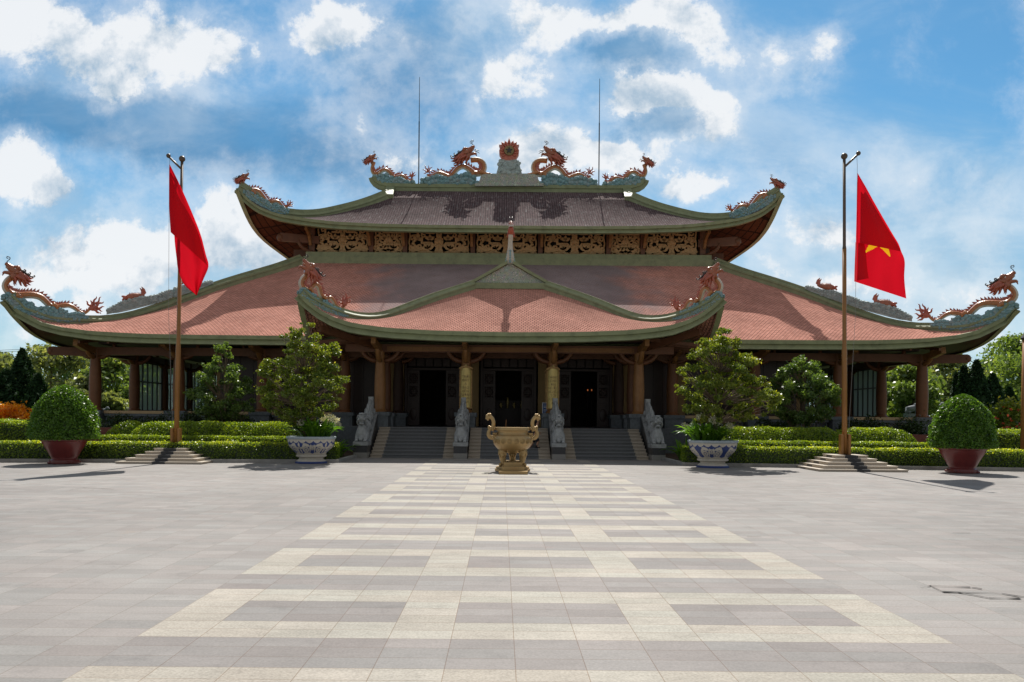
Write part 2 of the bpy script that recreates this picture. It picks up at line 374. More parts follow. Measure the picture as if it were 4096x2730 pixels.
def pavemat(name, c1, c2, cm, off=(0, 0), grain=.12, stain=(.42, .3, .18), sa=.0, bw=.451, rh=.2256, mort=.0035):
    m = bpy.data.materials.new(name); m.use_nodes = True; t = m.node_tree; b = t.nodes['Principled BSDF']; L = t.links.new
    b.inputs['Roughness'].default_value = .75; b.inputs['Specular IOR Level'].default_value = .2
    tc = t.nodes.new('ShaderNodeTexCoord'); mp = t.nodes.new('ShaderNodeMapping'); mp.inputs['Location'].default_value = (off[0], off[1], 0)
    L(tc.outputs['Object'], mp.inputs['Vector'])
    br = t.nodes.new('ShaderNodeTexBrick'); br.offset = 0; br.inputs['Scale'].default_value = 1
    br.inputs['Brick Width'].default_value = bw; br.inputs['Row Height'].default_value = rh; br.inputs['Mortar Size'].default_value = mort
    br.inputs['Mortar Smooth'].default_value = .3
    br.inputs['Color1'].default_value = (*c1, 1); br.inputs['Color2'].default_value = (*c2, 1); br.inputs['Mortar'].default_value = (*cm, 1)
    L(mp.outputs[0], br.inputs['Vector'])
    def nz(scale, det, rough=.6, src=tc.outputs['Object']):
        n = t.nodes.new('ShaderNodeTexNoise'); n.inputs['Scale'].default_value = scale; n.inputs['Detail'].default_value = det; n.inputs['Roughness'].default_value = rough
        L(src, n.inputs['Vector']); return n.outputs['Fac']
    def mr(v, a, b_, c, d):
        n = t.nodes.new('ShaderNodeMapRange'); n.inputs['From Min'].default_value = a; n.inputs['From Max'].default_value = b_; n.inputs['To Min'].default_value = c; n.inputs['To Max'].default_value = d
        L(v, n.inputs['Value']); return n.outputs[0]
    def mul(a, v):
        x = t.nodes.new('ShaderNodeMix'); x.data_type = 'RGBA'; x.blend_type = 'MULTIPLY'; x.inputs[0].default_value = 1; L(a, x.inputs[6]); L(v, x.inputs[7]); return x.outputs[2]
    mo = t.nodes.new('ShaderNodeMapping'); mo.inputs['Location'].default_value = (off[0]+bw*37, off[1]+rh*53, 0); L(tc.outputs['Object'], mo.inputs['Vector'])
    b2 = t.nodes.new('ShaderNodeTexBrick'); b2.offset = 0; b2.inputs['Scale'].default_value = 1; b2.inputs['Brick Width'].default_value = bw; b2.inputs['Row Height'].default_value = rh; b2.inputs['Mortar Size'].default_value = 0
    b2.inputs['Color1'].default_value = (1.03, .995, .985, 1); b2.inputs['Color2'].default_value = (.975, .995, .995, 1); L(mo.outputs[0], b2.inputs['Vector'])
    col = mul(br.outputs['Color'], b2.outputs['Color'])
    col = mul(col, mr(nz(.35, 7, .65), .3, .7, .86, 1.12))
    col = mul(col, mr(nz(2.2, 8, .75), .32, .45, .84, 1.0))
    col = mul(col, mr(nz(9, 5, .7), .3, .38, .88, 1.0))
    col = mul(col, mr(nz(.13, 5, .6), .35, .65, .9, 1.08))
    mp2 = t.nodes.new('ShaderNodeMapping'); mp2.inputs['Scale'].default_value = (.6, 2.2, 1); L(tc.outputs['Object'], mp2.inputs['Vector'])
    col = mul(col, mr(nz(3.5, 7, .7, mp2.outputs[0]), .3, .7, 1-grain*.6, 1+grain*.6))
    col = mul(col, mr(nz(55, 3), .3, .7, 1-grain, 1+grain))
    # rusty water marks and a few spalled joints
    x = t.nodes.new('ShaderNodeMix'); x.data_type = 'RGBA'; L(mr(nz(.8, 8, .72), .63, .78, 0, sa), x.inputs[0]); L(col, x.inputs[6]); x.inputs[7].default_value = (*stain, 1)
    L(x.outputs[2], b.inputs['Base Color'])
    bp = t.nodes.new('ShaderNodeBump'); bp.inputs['Strength'].default_value = .25; bp.inputs['Distance'].default_value = .006
    L(nz(40, 4), bp.inputs['Height']); L(bp.outputs[0], b.inputs['Normal'])
    return m

M = {}
M['green'] = mat('green_paint', (.25, .28, .155), .55, var=.16, scale=2.5, stain=(.07, .075, .05), stain_amt=.45, stain_scale=3.0, bump=.08, bscale=25)
M['tile'] = tilemat('red_roof_tile', (.78, .375, .295), (.62, .285, .22), (.24, .1, .075), .17, .15, .5, .9, streak=.12, patch=(.30, .25, .255), pa=.92)
M['tile2'] = tilemat('porch_roof_tile', (.78, .385, .305), (.63, .295, .23), (.2, .09, .07), .15, .13, .5, .9)
M['tile3'] = tilemat('dark_roof_tile', (.19, .132, .135), (.13, .09, .096), (.05, .036, .04), .13, .16, .0, .9, streak=.62)
M['wood'] = mat('brown_wood', (.15, .062, .03), .5, var=.22, scale=3)
M['ochre'] = mat('ochre_wood', (.28, .135, .048), .45, var=.2, scale=2.5, stain=(.2, .09, .03), stain_amt=.4, stain_scale=1.6)
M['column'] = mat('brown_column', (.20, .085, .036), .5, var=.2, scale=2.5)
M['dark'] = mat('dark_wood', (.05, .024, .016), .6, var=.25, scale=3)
M['door'] = mat('dark_lacquer', (.035, .017, .014), .4, var=.25, scale=5)
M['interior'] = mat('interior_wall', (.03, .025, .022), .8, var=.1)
M['beige'] = mat('beige_plaster', (.30, .2, .09), .8, var=.1, scale=1.5)
M['tan'] = mat('tan_rail_stone', (.5, .36, .2), .6, var=.12)
M['gold'] = mat('carved_gilt', (.50, .31, .14), .5, var=.3, scale=9, bump=.3, bscale=25)
M['stone'] = mat('grey_stone', (.33, .345, .355), .75, var=.25, scale=6, stain=(.12, .12, .11), stain_amt=.6, stain_scale=5, bump=.35, bscale=45)
M['pedestal'] = mat('slate_stone', (.13, .15, .165), .7, var=.3, scale=9, bump=.5, bscale=28)
M['granite'] = mat('black_granite', (.05, .05, .055), .4, var=.3, scale=40)
M['granite_lt'] = mat('grey_granite', (.26, .25, .235), .6, var=.2, scale=40)
M['cream'] = mat('cream_granite', (.46, .40, .33), .6, var=.14, scale=30)
M['step_dk'] = mat('dark_step_granite', (.16, .165, .175), .5, var=.25, scale=30)
M['stucco'] = mat('mosaic_stucco', (.33, .35, .3), .7, var=.1)
M['turq'] = mat('turquoise_cloud', (.21, .36, .39), .6, var=.3, scale=5, stain=(.36, .3, .27), stain_amt=.7, stain_scale=2.5, bump=.25, bscale=22)
M['cloudgrey'] = mat('grey_blue_cloud', (.40, .48, .48), .65, var=.3, scale=5, stain=(.55, .5, .46), stain_amt=.4, stain_scale=2.2, bump=.25, bscale=22)
M['drag'] = mat('dragon_scale', (.44, .165, .05), .32, var=.3, scale=9, bump=.5, bscale=34, spec=.6, coat=.3)
M['red'] = mat('dragon_red', (.40, .09, .05), .35, var=.3, scale=7, bump=.3, bscale=26, spec=.6, coat=.3)
M['dhead'] = mat('dragon_head', (.34, .10, .045), .35, var=.35, scale=7, bump=.5, bscale=26, spec=.6, coat=.3)
M['belly'] = mat('dragon_belly', (.55, .5, .42), .5, var=.2, scale=8)
M['horn'] = mat('dragon_horn', (.06, .05, .045), .4, var=.2)
M['white'] = mat('white_enamel', (.75, .74, .7), .35, var=.05)
M['bronze'] = mat('bronze_paint', (.40, .275, .125), .38, metal=.4, var=.2, scale=6, bump=.12, bscale=40, stain=(.25, .12, .04), stain_amt=.45, stain_scale=3)
M['pole'] = mat('painted_pole', (.27, .125, .035), .4, var=.15, scale=3)
M['poletop'] = mat('weathered_pole', (.10, .07, .05), .4, var=.15, scale=3)
M['iron'] = mat('black_iron', (.03, .03, .032), .5, var=.2)
M['redpot'] = mat('red_glaze', (.15, .024, .022), .32, var=.14, scale=4, spec=.55, stain=(.1, .03, .025), stain_amt=.35)
M['potwhite'] = mat('pot_white', (.55, .51, .44), .5, var=.12, scale=12, stain=(.32, .26, .2), stain_amt=.35, stain_scale=4, bump=.15, bscale=50)
M['potblue'] = mat('pot_blue', (.035, .06, .2), .45, var=.3, scale=14)
M['potrim'] = mat('pot_rim', (.36, .42, .46), .6, var=.2, scale=14, bump=.3, bscale=50)
M['soil'] = mat('soil', (.09, .06, .04), .95, var=.35, scale=6, bump=.6, bscale=18)
M['kerb'] = mat('kerb_concrete', (.30, .29, .275), .8, var=.25, scale=3, stain=(.13, .12, .11), stain_amt=.6, stain_scale=2.2, bump=.3, bscale=40)
M['gap'] = mat('open_joint', (.03, .026, .022), .9, var=.4, scale=9)
M['lawn'] = mat('lawn', (.07, .11, .025), .9, var=.4, scale=3, bump=.5, bscale=30)
M['brickred'] = mat('red_path', (.2, .075, .055), .8, var=.25, scale=6)
M['bark'] = mat('bark', (.16, .12, .085), .85, var=.35, scale=10, bump=.6, bscale=22)
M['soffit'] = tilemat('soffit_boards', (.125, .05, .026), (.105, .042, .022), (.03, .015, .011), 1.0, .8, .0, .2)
M['flag'] = leafmat('flag_red', (.62, .004, .016), (.66, .006, .018), trans=.5, rough=.6, spec=.2)
M['emblem'] = mat('emblem_red', (.52, .16, .11), .5, var=.25, scale=6, bump=.5, bscale=18)
M['disc'] = mat('dull_bronze', (.26, .2, .09), .5, metal=.2, var=.2)
M['star'] = leafmat('flag_yellow', (.9, .5, .012), (.9, .5, .012), trans=.5, rough=.6, spec=.2)
M['plaque'] = mat('brass_plaque', (.55, .42, .16), .35, metal=.5, var=.15, scale=5)
M['letters'] = mat('dark_letters', (.3, .21, .085), .5, var=.1)
M['sign'] = mat('blue_sign', (.03, .08, .25), .4, var=.1)
M['signwhite'] = mat('sign_white', (.6, .62, .65), .5, var=.05)
M['skin'] = mat('skin', (.42, .23, .15), .55, var=.08)
M['cloth'] = mat('dark_cloth', (.018, .02, .03), .85, var=.2, scale=15)
M['shirt'] = mat('black_shirt', (.025, .025, .03), .8, var=.15, scale=15)
M['bagw'] = mat('white_bag', (.6, .6, .6), .7, var=.1)
M['hair'] = mat('dark_hair', (.012, .009, .008), .6, var=.2)
# leaves
M['l_pot'] = leafmat('potted_tree_leaf', (.11, .175, .022), (.24, .29, .042), (.62, .54, .06), trans=.48, rough=.42, spec=.6)
M['l_tree'] = leafmat('garden_tree_leaf', (.09, .17, .045), (.20, .30, .07), (.34, .44, .07), trans=.45, rough=.4, spec=.65)
M['l_dome'] = leafmat('topiary_leaf', (.055, .135, .018), (.12, .25, .028), (.26, .40, .045), trans=.42)
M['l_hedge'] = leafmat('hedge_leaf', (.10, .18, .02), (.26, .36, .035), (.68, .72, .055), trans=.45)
M['l_gold'] = leafmat('golden_hedge_leaf', (.12, .21, .02), (.33, .45, .035), (.62, .68, .05), trans=.45)
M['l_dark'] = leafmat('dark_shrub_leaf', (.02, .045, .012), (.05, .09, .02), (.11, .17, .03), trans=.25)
M['l_con'] = leafmat('conifer_leaf', (.012, .04, .016), (.03, .075, .028), (.05, .11, .035), trans=.15, rough=.7, spec=.2)
M['l_orange'] = leafmat('croton_leaf', (.6, .19, .012), (.95, .40, .02), (.95, .55, .06), trans=.35)
M['l_bg'] = leafmat('far_leaf', (.11, .18, .055), (.22, .32, .09), (.4, .46, .16), trans=.45)
M['l_bg2'] = leafmat('far_leaf_olive', (.14, .185, .085), (.28, .33, .15), (.5, .52, .27), trans=.45)
M['l_lily'] = leafmat('lily_leaf', (.06, .15, .018), (.13, .29, .025), (.2, .4, .035), trans=.48, rough=.3)
M['petal'] = leafmat('white_petal', (.7, .7, .62), (.8, .8, .74), trans=.35)
M['redpetal'] = leafmat('red_petal', (.4, .05, .03), (.5, .1, .05), trans=.3)
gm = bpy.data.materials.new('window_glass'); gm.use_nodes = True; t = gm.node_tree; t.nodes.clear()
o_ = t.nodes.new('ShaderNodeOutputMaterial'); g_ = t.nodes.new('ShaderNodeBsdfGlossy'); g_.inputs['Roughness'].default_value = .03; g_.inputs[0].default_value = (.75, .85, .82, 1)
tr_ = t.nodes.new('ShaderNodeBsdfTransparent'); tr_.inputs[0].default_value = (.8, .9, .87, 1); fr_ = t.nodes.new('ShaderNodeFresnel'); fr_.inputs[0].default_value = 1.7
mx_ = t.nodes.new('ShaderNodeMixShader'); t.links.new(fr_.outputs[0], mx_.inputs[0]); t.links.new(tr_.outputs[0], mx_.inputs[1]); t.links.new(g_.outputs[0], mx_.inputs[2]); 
du_ = t.nodes.new('ShaderNodeBsdfTranslucent'); du_.inputs[0].default_value = (.62, .74, .7, 1); dd_ = t.nodes.new('ShaderNodeBsdfDiffuse'); dd_.inputs[0].default_value = (.5, .62, .58, 1)  # pale teal layer puts the sky's reflection and some dust into the panes
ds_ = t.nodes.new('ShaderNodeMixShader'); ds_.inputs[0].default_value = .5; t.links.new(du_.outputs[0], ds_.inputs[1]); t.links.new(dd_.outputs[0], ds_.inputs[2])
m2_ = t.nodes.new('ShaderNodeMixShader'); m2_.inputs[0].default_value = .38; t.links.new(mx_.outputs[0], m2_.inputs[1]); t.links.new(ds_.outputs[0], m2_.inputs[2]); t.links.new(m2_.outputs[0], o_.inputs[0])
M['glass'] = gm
# mosaic of broken porcelain with pale swirls
def mosaic():
    m = M['stucco']; t = m.node_tree; b = t.nodes['Principled BSDF']; L = t.links.new
    tc = t.nodes.new('ShaderNodeTexCoord')
    nz = t.nodes.new('ShaderNodeTexNoise'); nz.inputs['Scale'].default_value = 3; L(tc.outputs['Object'], nz.inputs['Vector'])
    ad = t.nodes.new('ShaderNodeMix'); ad.data_type = 'RGBA'; ad.inputs[0].default_value = .12; L(tc.outputs['Object'], ad.inputs[6]); L(nz.outputs['Color'], ad.inputs[7])
    vo = t.nodes.new('ShaderNodeTexVoronoi'); vo.inputs['Scale'].default_value = 11; L(ad.outputs[2], vo.inputs['Vector'])
    ml = t.nodes.new('ShaderNodeMath'); ml.operation = 'MULTIPLY'; ml.inputs[1].default_value = 22; L(vo.outputs['Distance'], ml.inputs[0])
    sn = t.nodes.new('ShaderNodeMath'); sn.operation = 'SINE'; L(ml.outputs[0], sn.inputs[0])
    cr = t.nodes.new('ShaderNodeValToRGB'); cr.color_ramp.elements[0].position = .35; cr.color_ramp.elements[0].color = (.26, .33, .27, 1); cr.color_ramp.elements[1].position = .7; cr.color_ramp.elements[1].color = (.70, .67, .6, 1)
    mr = t.nodes.new('ShaderNodeMath'); mr.operation = 'MULTIPLY_ADD'; mr.inputs[1].default_value = .5; mr.inputs[2].default_value = .5; L(sn.outputs[0], mr.inputs[0]); L(mr.outputs[0], cr.inputs[0])
    hv = t.nodes.new('ShaderNodeMix'); hv.data_type = 'RGBA'; hv.blend_type = 'MULTIPLY'; hv.inputs[0].default_value = .18; L(cr.outputs[0], hv.inputs[6]); L(vo.outputs['Color'], hv.inputs[7])
    L(hv.outputs[2], b.inputs['Base Color'])
    bp = t.nodes.new('ShaderNodeBump'); bp.inputs['Distance'].default_value = .03; bp.inputs['Strength'].default_value = .6; L(mr.outputs[0], bp.inputs['Height']); L(bp.outputs[0], b.inputs['Normal'])
mosaic()
# ================================================================ the setting: plaza, walkway, beds
TW, RH, Y0W = .451, .2256, 5.009
M['plaza'] = pavemat('plaza_tile', (.228, .214, .206), (.272, .258, .248), (.185, .16, .14), off=(TW/2, -Y0W + 40*RH), stain=(.27, .19, .13), sa=.6)
M['walkgrey'] = pavemat('walk_tile_grey', (.205, .191, .185), (.25, .236, .229), (.165, .13, .11), off=(TW/2, -Y0W + 40*RH), stain=(.3, .15, .13), sa=.5)
M['walkcream'] = pavemat('walk_tile_cream', (.318, .296, .257), (.362, .34, .30), (.22, .175, .135), off=(TW/2, -Y0W + 40*RH), grain=.2, stain=(.5, .34, .2), sa=.3)
g = MB(); g.add([(-400,-60,-.02),(400,-60,-.02),(400,500,-.02),(-400,500,-.02)], [(0,1,2,3)])
struct(g.build('ground', M['lawn']))
g = MB(); g.add([(-60,-25,0),(60,-25,0),(60,30.3,0),(-60,30.3,0)], [(0,1,2,3)])
struct(g.build('plaza', M['plaza']))
wk = MB()
def cell(c0, c1, y0, y1, m):
    wk.add([(-2.9315+c0*TW, y0, .004), (-2.9315+c1*TW, y0, .004), (-2.9315+c1*TW, y1, .004), (-2.9315+c0*TW, y1, .004)], [(0,1,2,3)], m)
yy = Y0W - 2*10*RH
while yy < 30.2:
    for k, (n, kind) in enumerate(((3,'g'),(2,'c'),(3,'p'),(2,'c'))):
        y1 = min(yy + n*RH, 30.25)
        if y1 > yy:
            if kind == 'g': cell(0, 13, yy, y1, 0)
            elif kind == 'c': cell(0, 13, yy, y1, 1)
            else:
                for c0, c1, mm in ((0,1,1),(1,4,0),(4,5,1),(5,8,0),(8,9,1),(9,12,0),(12,13,1)): cell(c0, c1, yy, y1, mm)
        yy = y1
        if yy >= 30.25: break
struct(wk.build('walkway', [M['walkgrey'], M['walkcream']]))
# open cracks in the slabs: thin dark gaps of lost mortar
ck = MB(); rc = random.Random(4)
def crack(pts, w):
    a = [PVg(x, y) for x, y in pts]
    for i in range(len(a)-1):
        p, q_ = a[i], a[i+1]; n = max(2, int((q_-p).length/.12)); prev = None
        for k in range(n+1):
            c = p.lerp(q_, k/n); ww = w*(.25+rc.random())*.5; j = (rc.random()-.5)*.035
            ww *= .75*(.4+rc.random()); cur = ((c.x, c.y-ww+j, .009), (c.x+.01, c.y+ww+j, .009))
            if prev: ck.add([prev[0], cur[0], cur[1], prev[1]], [(0,1,2,3)])
            prev = cur
def PVg(x, y):      # where the sight line through a photograph pixel meets the paving
    a, b = un(x*1.7408, y*1.7408); Yg = -CH/b; return Vector((CX+a*Yg, Yg, 0))
crack([(2112,1352),(2140,1348),(2230,1352),(2253,1355)], .035); crack([(2140,1350),(2165,1362),(2300,1366),(2353,1374)], .05)
crack([(2200,1364),(2270,1376),(2345,1378)], .06); crack([(2190,1226),(2230,1227)], .03); crack([(1715,1234),(1748,1235)], .03)
crack([(160,1127),(190,1122),(262,1125)], .05); crack([(193,1128),(215,1127)], .04)
struct(ck.build('pavement_crack', M['gap']), 'structure')
def kerbX(x): return 26.95 - .128*(abs(x)-5.9)
for sgn in (-1, 1):
    b = MB(); xs = [5.98, 12, 18, 26, 40]
    o = [(sgn*5.98, 35.2, .05)] + [(sgn*x, kerbX(x)+.1, .05) for x in xs] + [(sgn*40, 40, .05)]
    fs = [tuple(range(len(o)))]; b.add(o, fs if sgn < 0 else [fs[0]])
    if b.f and sgn > 0: b.f[0] = b.f[0]
    struct(b.build('garden_bed', M['soil']))
    k = MB(); path = [(sgn*5.9, 30.25, 0), (sgn*5.9, 26.95, 0)] + [(sgn*x, kerbX(x), 0) for x in (9,12,18,26,40)]
    k.sweep(path, [(-.08,0),(.08,0),(.08,.115),(-.08,.115)]); struct(k.build('kerb', M['kerb']))
# red tiled garden path glimpsed behind the hedges
for sgn in (-1, 1):
    b = MB(); b.box(min(sgn*15.5, sgn*26), max(sgn*15.5, sgn*26), 33.0, 33.5, .05, 1.02); struct(b.build('garden_path', M['brickred']))

# ================================================================ the temple
TC = (0, 36, 0)
temple = thing('temple', 'large temple hall with tiered red tiled roofs, upturned eaves and a columned veranda', 'temple', TC)
def part(name, b, m, smooth=False, parent=None, kind=None):
    o = b.build(name, m, parent or temple, smooth)
    if kind: o['kind'] = kind
    return o

def roof(spec):
    """four-sided skirt with upturned corners; returns sampled hip and eave curves"""
    A0, D0, A1, D1, cy = spec['A0'], spec['D0'], spec['A1'], spec['D1'], spec['cy']
    U = np.array(spec['U']); G = np.array(spec['G']); ts = np.array(spec['T']); zm = spec['ZM']; zh = spec['ZH']; ps = spec['push']
    def smooth_tab(t, xs, ys):
        h = .05; return (tab(max(t-h,0),xs,ys)+2*tab(t,xs,ys)+tab(min(t+h,1),xs,ys))/4 if h < t < 1-h else tab(t,xs,ys)
    def pt(side, u, t, dz=0.0, dout=0.0):
        W, D = lerp(A0, A1, t), lerp(D0, D1, t); g = tab(abs(u), U, G); pu_ = ps*(1-t)**3
        if side % 2: W, D = D, W
        a = u*(W+pu_*g); d = D+pu_*g+dout; z = smooth_tab(t, ts, zm)+(smooth_tab(t, ts, zh)-smooth_tab(t, ts, zm))*g+dz
        if side == 0: return Vector((a, cy-d, z))
        if side == 2: return Vector((-a, cy+d, z))
        if side == 1: return Vector((d, cy+a, z))
        return Vector((-d, cy-a, z))
    us = sorted(set([round(-v,4) for v in spec['us']]+[round(v,4) for v in spec['us']]))
    return pt, us
US = [0,.1,.2,.3,.4,.5,.58,.65,.7,.75,.8,.84,.87,.9,.92,.94,.955,.97,.98,.988,.994,1.0]
TT = [i/16 for i in range(17)]
def skirt(pt, us, sides, m, name, tmax=1.0, tfun=None):
    b = MB()
    for sd_ in sides:
        pts, uv = [], []
        for u in us:
            row, ur = [], []; v = 0; prev = None
            for t in TT:
                p = pt(sd_, u, t*tmax)
                if prev is not None: v += (p-prev).length
                prev = p; row.append(p); ur.append(((p.x if sd_ % 2 == 0 else p.y), v))
            pts.append(row); uv.append(ur)
        b.grid(pts, 0, uv)
    return b
def fascia(pt, us, sides, h1, h2, name, m):
    """two-step green board under the edge of the tiles"""
    b = MB()
    for sd_ in sides:
        c = [pt(sd_, u, 0) for u in us]; n = len(c)
        outv = {0: Vector((0,-1,0)), 1: Vector((1,0,0)), 2: Vector((0,1,0)), 3: Vector((-1,0,0))}[sd_]
        rows = []
        for i, p in enumerate(c):
            t = (c[min(i+1,n-1)]-c[max(i-1,0)]).normalized()
            dn = t.cross(outv); dn.normalize()
            if dn.z > 0 and abs(us[i]) < .9: dn = -dn
            k = 1.0 - .25*max(0, (abs(us[i])-.8)/.2)
            o1, o2 = outv*.03, outv*.09
            rows.append([p - outv*.1 + Vector((0,0,.03)), p + o2 + Vector((0,0,.02)), p + o2 + dn*h1*k*.9, p + o1*0 + dn*(h1*k), p + outv*.02 + dn*(h1+h2*.45)*k, p + outv*.11 + dn*(h1+h2)*k, p - outv*.12 + dn*(h1+h2+.02)*k])
        b.grid(rows, 0)
    return b
def rib(b, pts, w1, h1, w2, h2, m=0):
    """hip rib: wide lower course with a narrow crest on it"""
    b.sweep(pts, [(-w1/2,-.12),(w1/2,-.12),(w1/2,h1*.55),(w1/2+.05,h1*.6),(w1/2+.05,h1-.03),(w2/2+.01,h1+.07),(-w2/2-.01,h1+.07),(-w1/2-.05,h1-.03),(-w1/2-.05,h1*.6),(-w1/2,h1*.55)], m)
    if h2 > 0: b.sweep(pts, [(-w2/2,h1-.01),(w2/2,h1-.01),(w2/2,h1+h2),(-w2/2,h1+h2)], m)

def hip_z(A0, A1, Yt, Y1, survey, T):
    xs, ys = [p[0] for p in survey], [p[1] for p in survey]; out = []
    for t in T:
        X, Y = lerp(A0, A1, t), lerp(Yt, Y1, t)
        px = (-X-CX)/Y*1820+1152; y = np.interp(px, xs, ys)
        for _ in range(3): px = (-X-CX)/Y*1820+1152+(y-959.5)*-.0087*-1; y = np.interp(px, xs, ys)
        out.append(PV(px, y, Y).z)
    return out
# ---- lower main roof
LO = dict(A0=20.85, D0=13.2, A1=11.15, D1=4.6, cy=47.5, push=.6, us=US,
    U=[0,.5,.658,.767,.864,.923,.958,.987,.995,1], G=[0,0,.004,.02,.085,.194,.332,.643,.827,1],
    T=[0,.05,.1,.2,.3,.4,.5,.6,.7,.8,.9,1], ZM=[5.02,5.24,5.46,5.9,6.36,6.84,7.33,7.83,8.33,8.84,9.35,9.88])
LO['ZH'] = hip_z(21.45, 11.15, 33.7, 42.9, [(5,676),(11,692),(20,712),(54,733),(95,743),(171,748.5),(203,748.7),(248,747),(321,727),(392,701),(459,674),(522,654),(580,638),(640,622),(693,609)], LO['T'])
LO['ZH'][-1] = 9.88
ptL, usL = roof(LO)
lower = part('lower_roof', skirt(ptL, usL, (0,1,2,3), M['tile'], 'x'), M['tile'], True)
part('eave_board', fascia(ptL, usL, (0,1,2,3), .17, .21, 'x', 0), M['green'], 'auto', lower)
hipL = [ptL(0, -1, t) for t in [i/28 for i in range(29)]]
for mx_s in (1, -1):
    for bk in (0, 1):
        rb = MB(); rib(rb, [Vector((p.x*mx_s, 95-p.y if bk else p.y, p.z)) for p in hipL], .34, .3, .13, .16)
        part('hip_rib', rb, M['green'], 'auto', lower)
def under(pt, us, sides, dz, tm, name, parent, m):
    b = MB()
    for sd_ in sides:
        pts, uv = [], []
        for u in us:
            row, ur = [], []
            for t in [i/8*tm for i in range(9)]:
                p = pt(sd_, u*.995, t, dz, -.05); row.append(p); ur.append((p.x if sd_ % 2 == 0 else p.y, t*14))
            pts.append(row); uv.append(ur)
        b.grid(pts, 0, uv, flip=True)
    return part(name, b, m, True, parent)
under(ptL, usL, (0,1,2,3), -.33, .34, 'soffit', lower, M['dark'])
# ---- porch roof (front and two sides)
PO = dict(A0=7.75, D0=10.0, A1=1.56, D1=6.0, cy=41.0, push=.4, us=US,
    U=[0,.367,.618,.784,.869,.927,.969,.994,1], G=[0,.025,.09,.207,.363,.543,.774,.954,1],
    T=[0,.05,.1,.2,.3,.4,.5,.6,.7,.8,.9,1], ZM=[4.9,5.02,5.14,5.38,5.62,5.86,6.1,6.34,6.58,6.82,7.06,7.31])
PO['ZH'] = hip_z(8.15, 1.56, 30.6, 35.0, [(687,675),(701,692),(717,704),(749,721),(790,734.6),(830,740.7),(870,736.6),(930.7,712.4),(991,690),(1086,662)], PO['T'])
PO['ZH'][-1] = 7.31
ptP, usP = roof(PO)
porch = part('porch_roof', skirt(ptP, usP, (0,), M['tile2'], 'x'), M['tile2'], True)
sb = MB()
for sgn in (-1, 1):
    pts, uv = [], []
    for t in TT:
        p0 = ptP(0, sgn, t); row, ur = [], []
        for k in range(13):
            f = k/12; y = lerp(p0.y, 35.6 + 4.0*t, f); g_ = max(0, 1-f*2.2)**2.2
            zz = lerp(tab(t, PO['T'], PO['ZM']), p0.z, g_); row.append(Vector((p0.x, y, zz))); ur.append((y, t*8))
        pts.append(row); uv.append(ur)
    sb.grid(pts, 0, uv, flip=sgn > 0)
part('porch_side_slope', sb, M['tile2'], True, porch)
part('eave_board', fascia(ptP, usP, (0,), .16, .21, 'x', 0), M['green'], 'auto', porch)
for sgn in (-1, 1):     # side eave boards of the porch
    fs_ = MB(); rows = []
    p0 = ptP(0, sgn, 0)
    for k in range(13):
        f = k/12; y = lerp(p0.y, 36.6, f); zz = lerp(4.9, p0.z, max(0, 1-f*2.2)**2.2); o = Vector((sgn, 0, 0))
        p = Vector((p0.x, y, zz)); rows.append([p-o*.1+Vector((0,0,.03)), p+o*.09+Vector((0,0,.02)), p+o*.09-Vector((0,0,.15)), p-Vector((0,0,.16)), p+o*.1-Vector((0,0,.37)), p-o*.12-Vector((0,0,.38))])
    fs_.grid(rows, 0, flip=sgn > 0)
    part('eave_board', fs_, M['green'], 'auto', porch)
hipP = [ptP(0, -1, t) for t in [i/24 for i in range(25)]]
for mx_s in (1, -1):
    rb = MB(); rib(rb, [Vector((p.x*mx_s, p.y, p.z)) for p in hipP], .26, .22, .1, .13); part('hip_rib', rb, M['green'], 'auto', porch)
under(ptP, usP, (0,), -.31, .62, 'soffit', porch, M['soffit'])
# little gable over the porch
gb = MB()
gb.prism([(-1.6,35,7.52),(1.6,35,7.52),(0,35,8.38)], (0,-.02,0), (0,.1,0))
part('porch_gable', gb, M['stucco'], False, porch)
gb = MB(); gb.box(-1.66,1.66,34.86,35.2,7.26,7.52)
for sgn in (-1, 1):
    gb.sweep([(sgn*1.88,35,7.36),(sgn*1.6,35,7.54),(sgn*.78,35,8.0),(0,35,8.46)], [(-.16,-.02),(.16,-.02),(.16,.1),(-.16,.1)], upv=(0,0,1))
part('gable_trim', gb, M['green'], 'auto', porch)
gb = MB(); gb.sweep([(0,35.2,8.2),(0,41.5,8.35)], [(-.16,-.3),(.16,-.3),(.16,.15),(-.16,.15)]); part('porch_ridge', gb, M['green'], False, porch)
gb = MB()
for sgn in (-1, 1):
    gb.add([(0,35.1,8.3),(0,41.0,8.3),(sgn*1.7,39.6,7.25),(sgn*1.7,35.1,7.25)], [(0,1,2,3) if sgn < 0 else (3,2,1,0)])
part('porch_back_slope', gb, M['tile2'], False, porch)

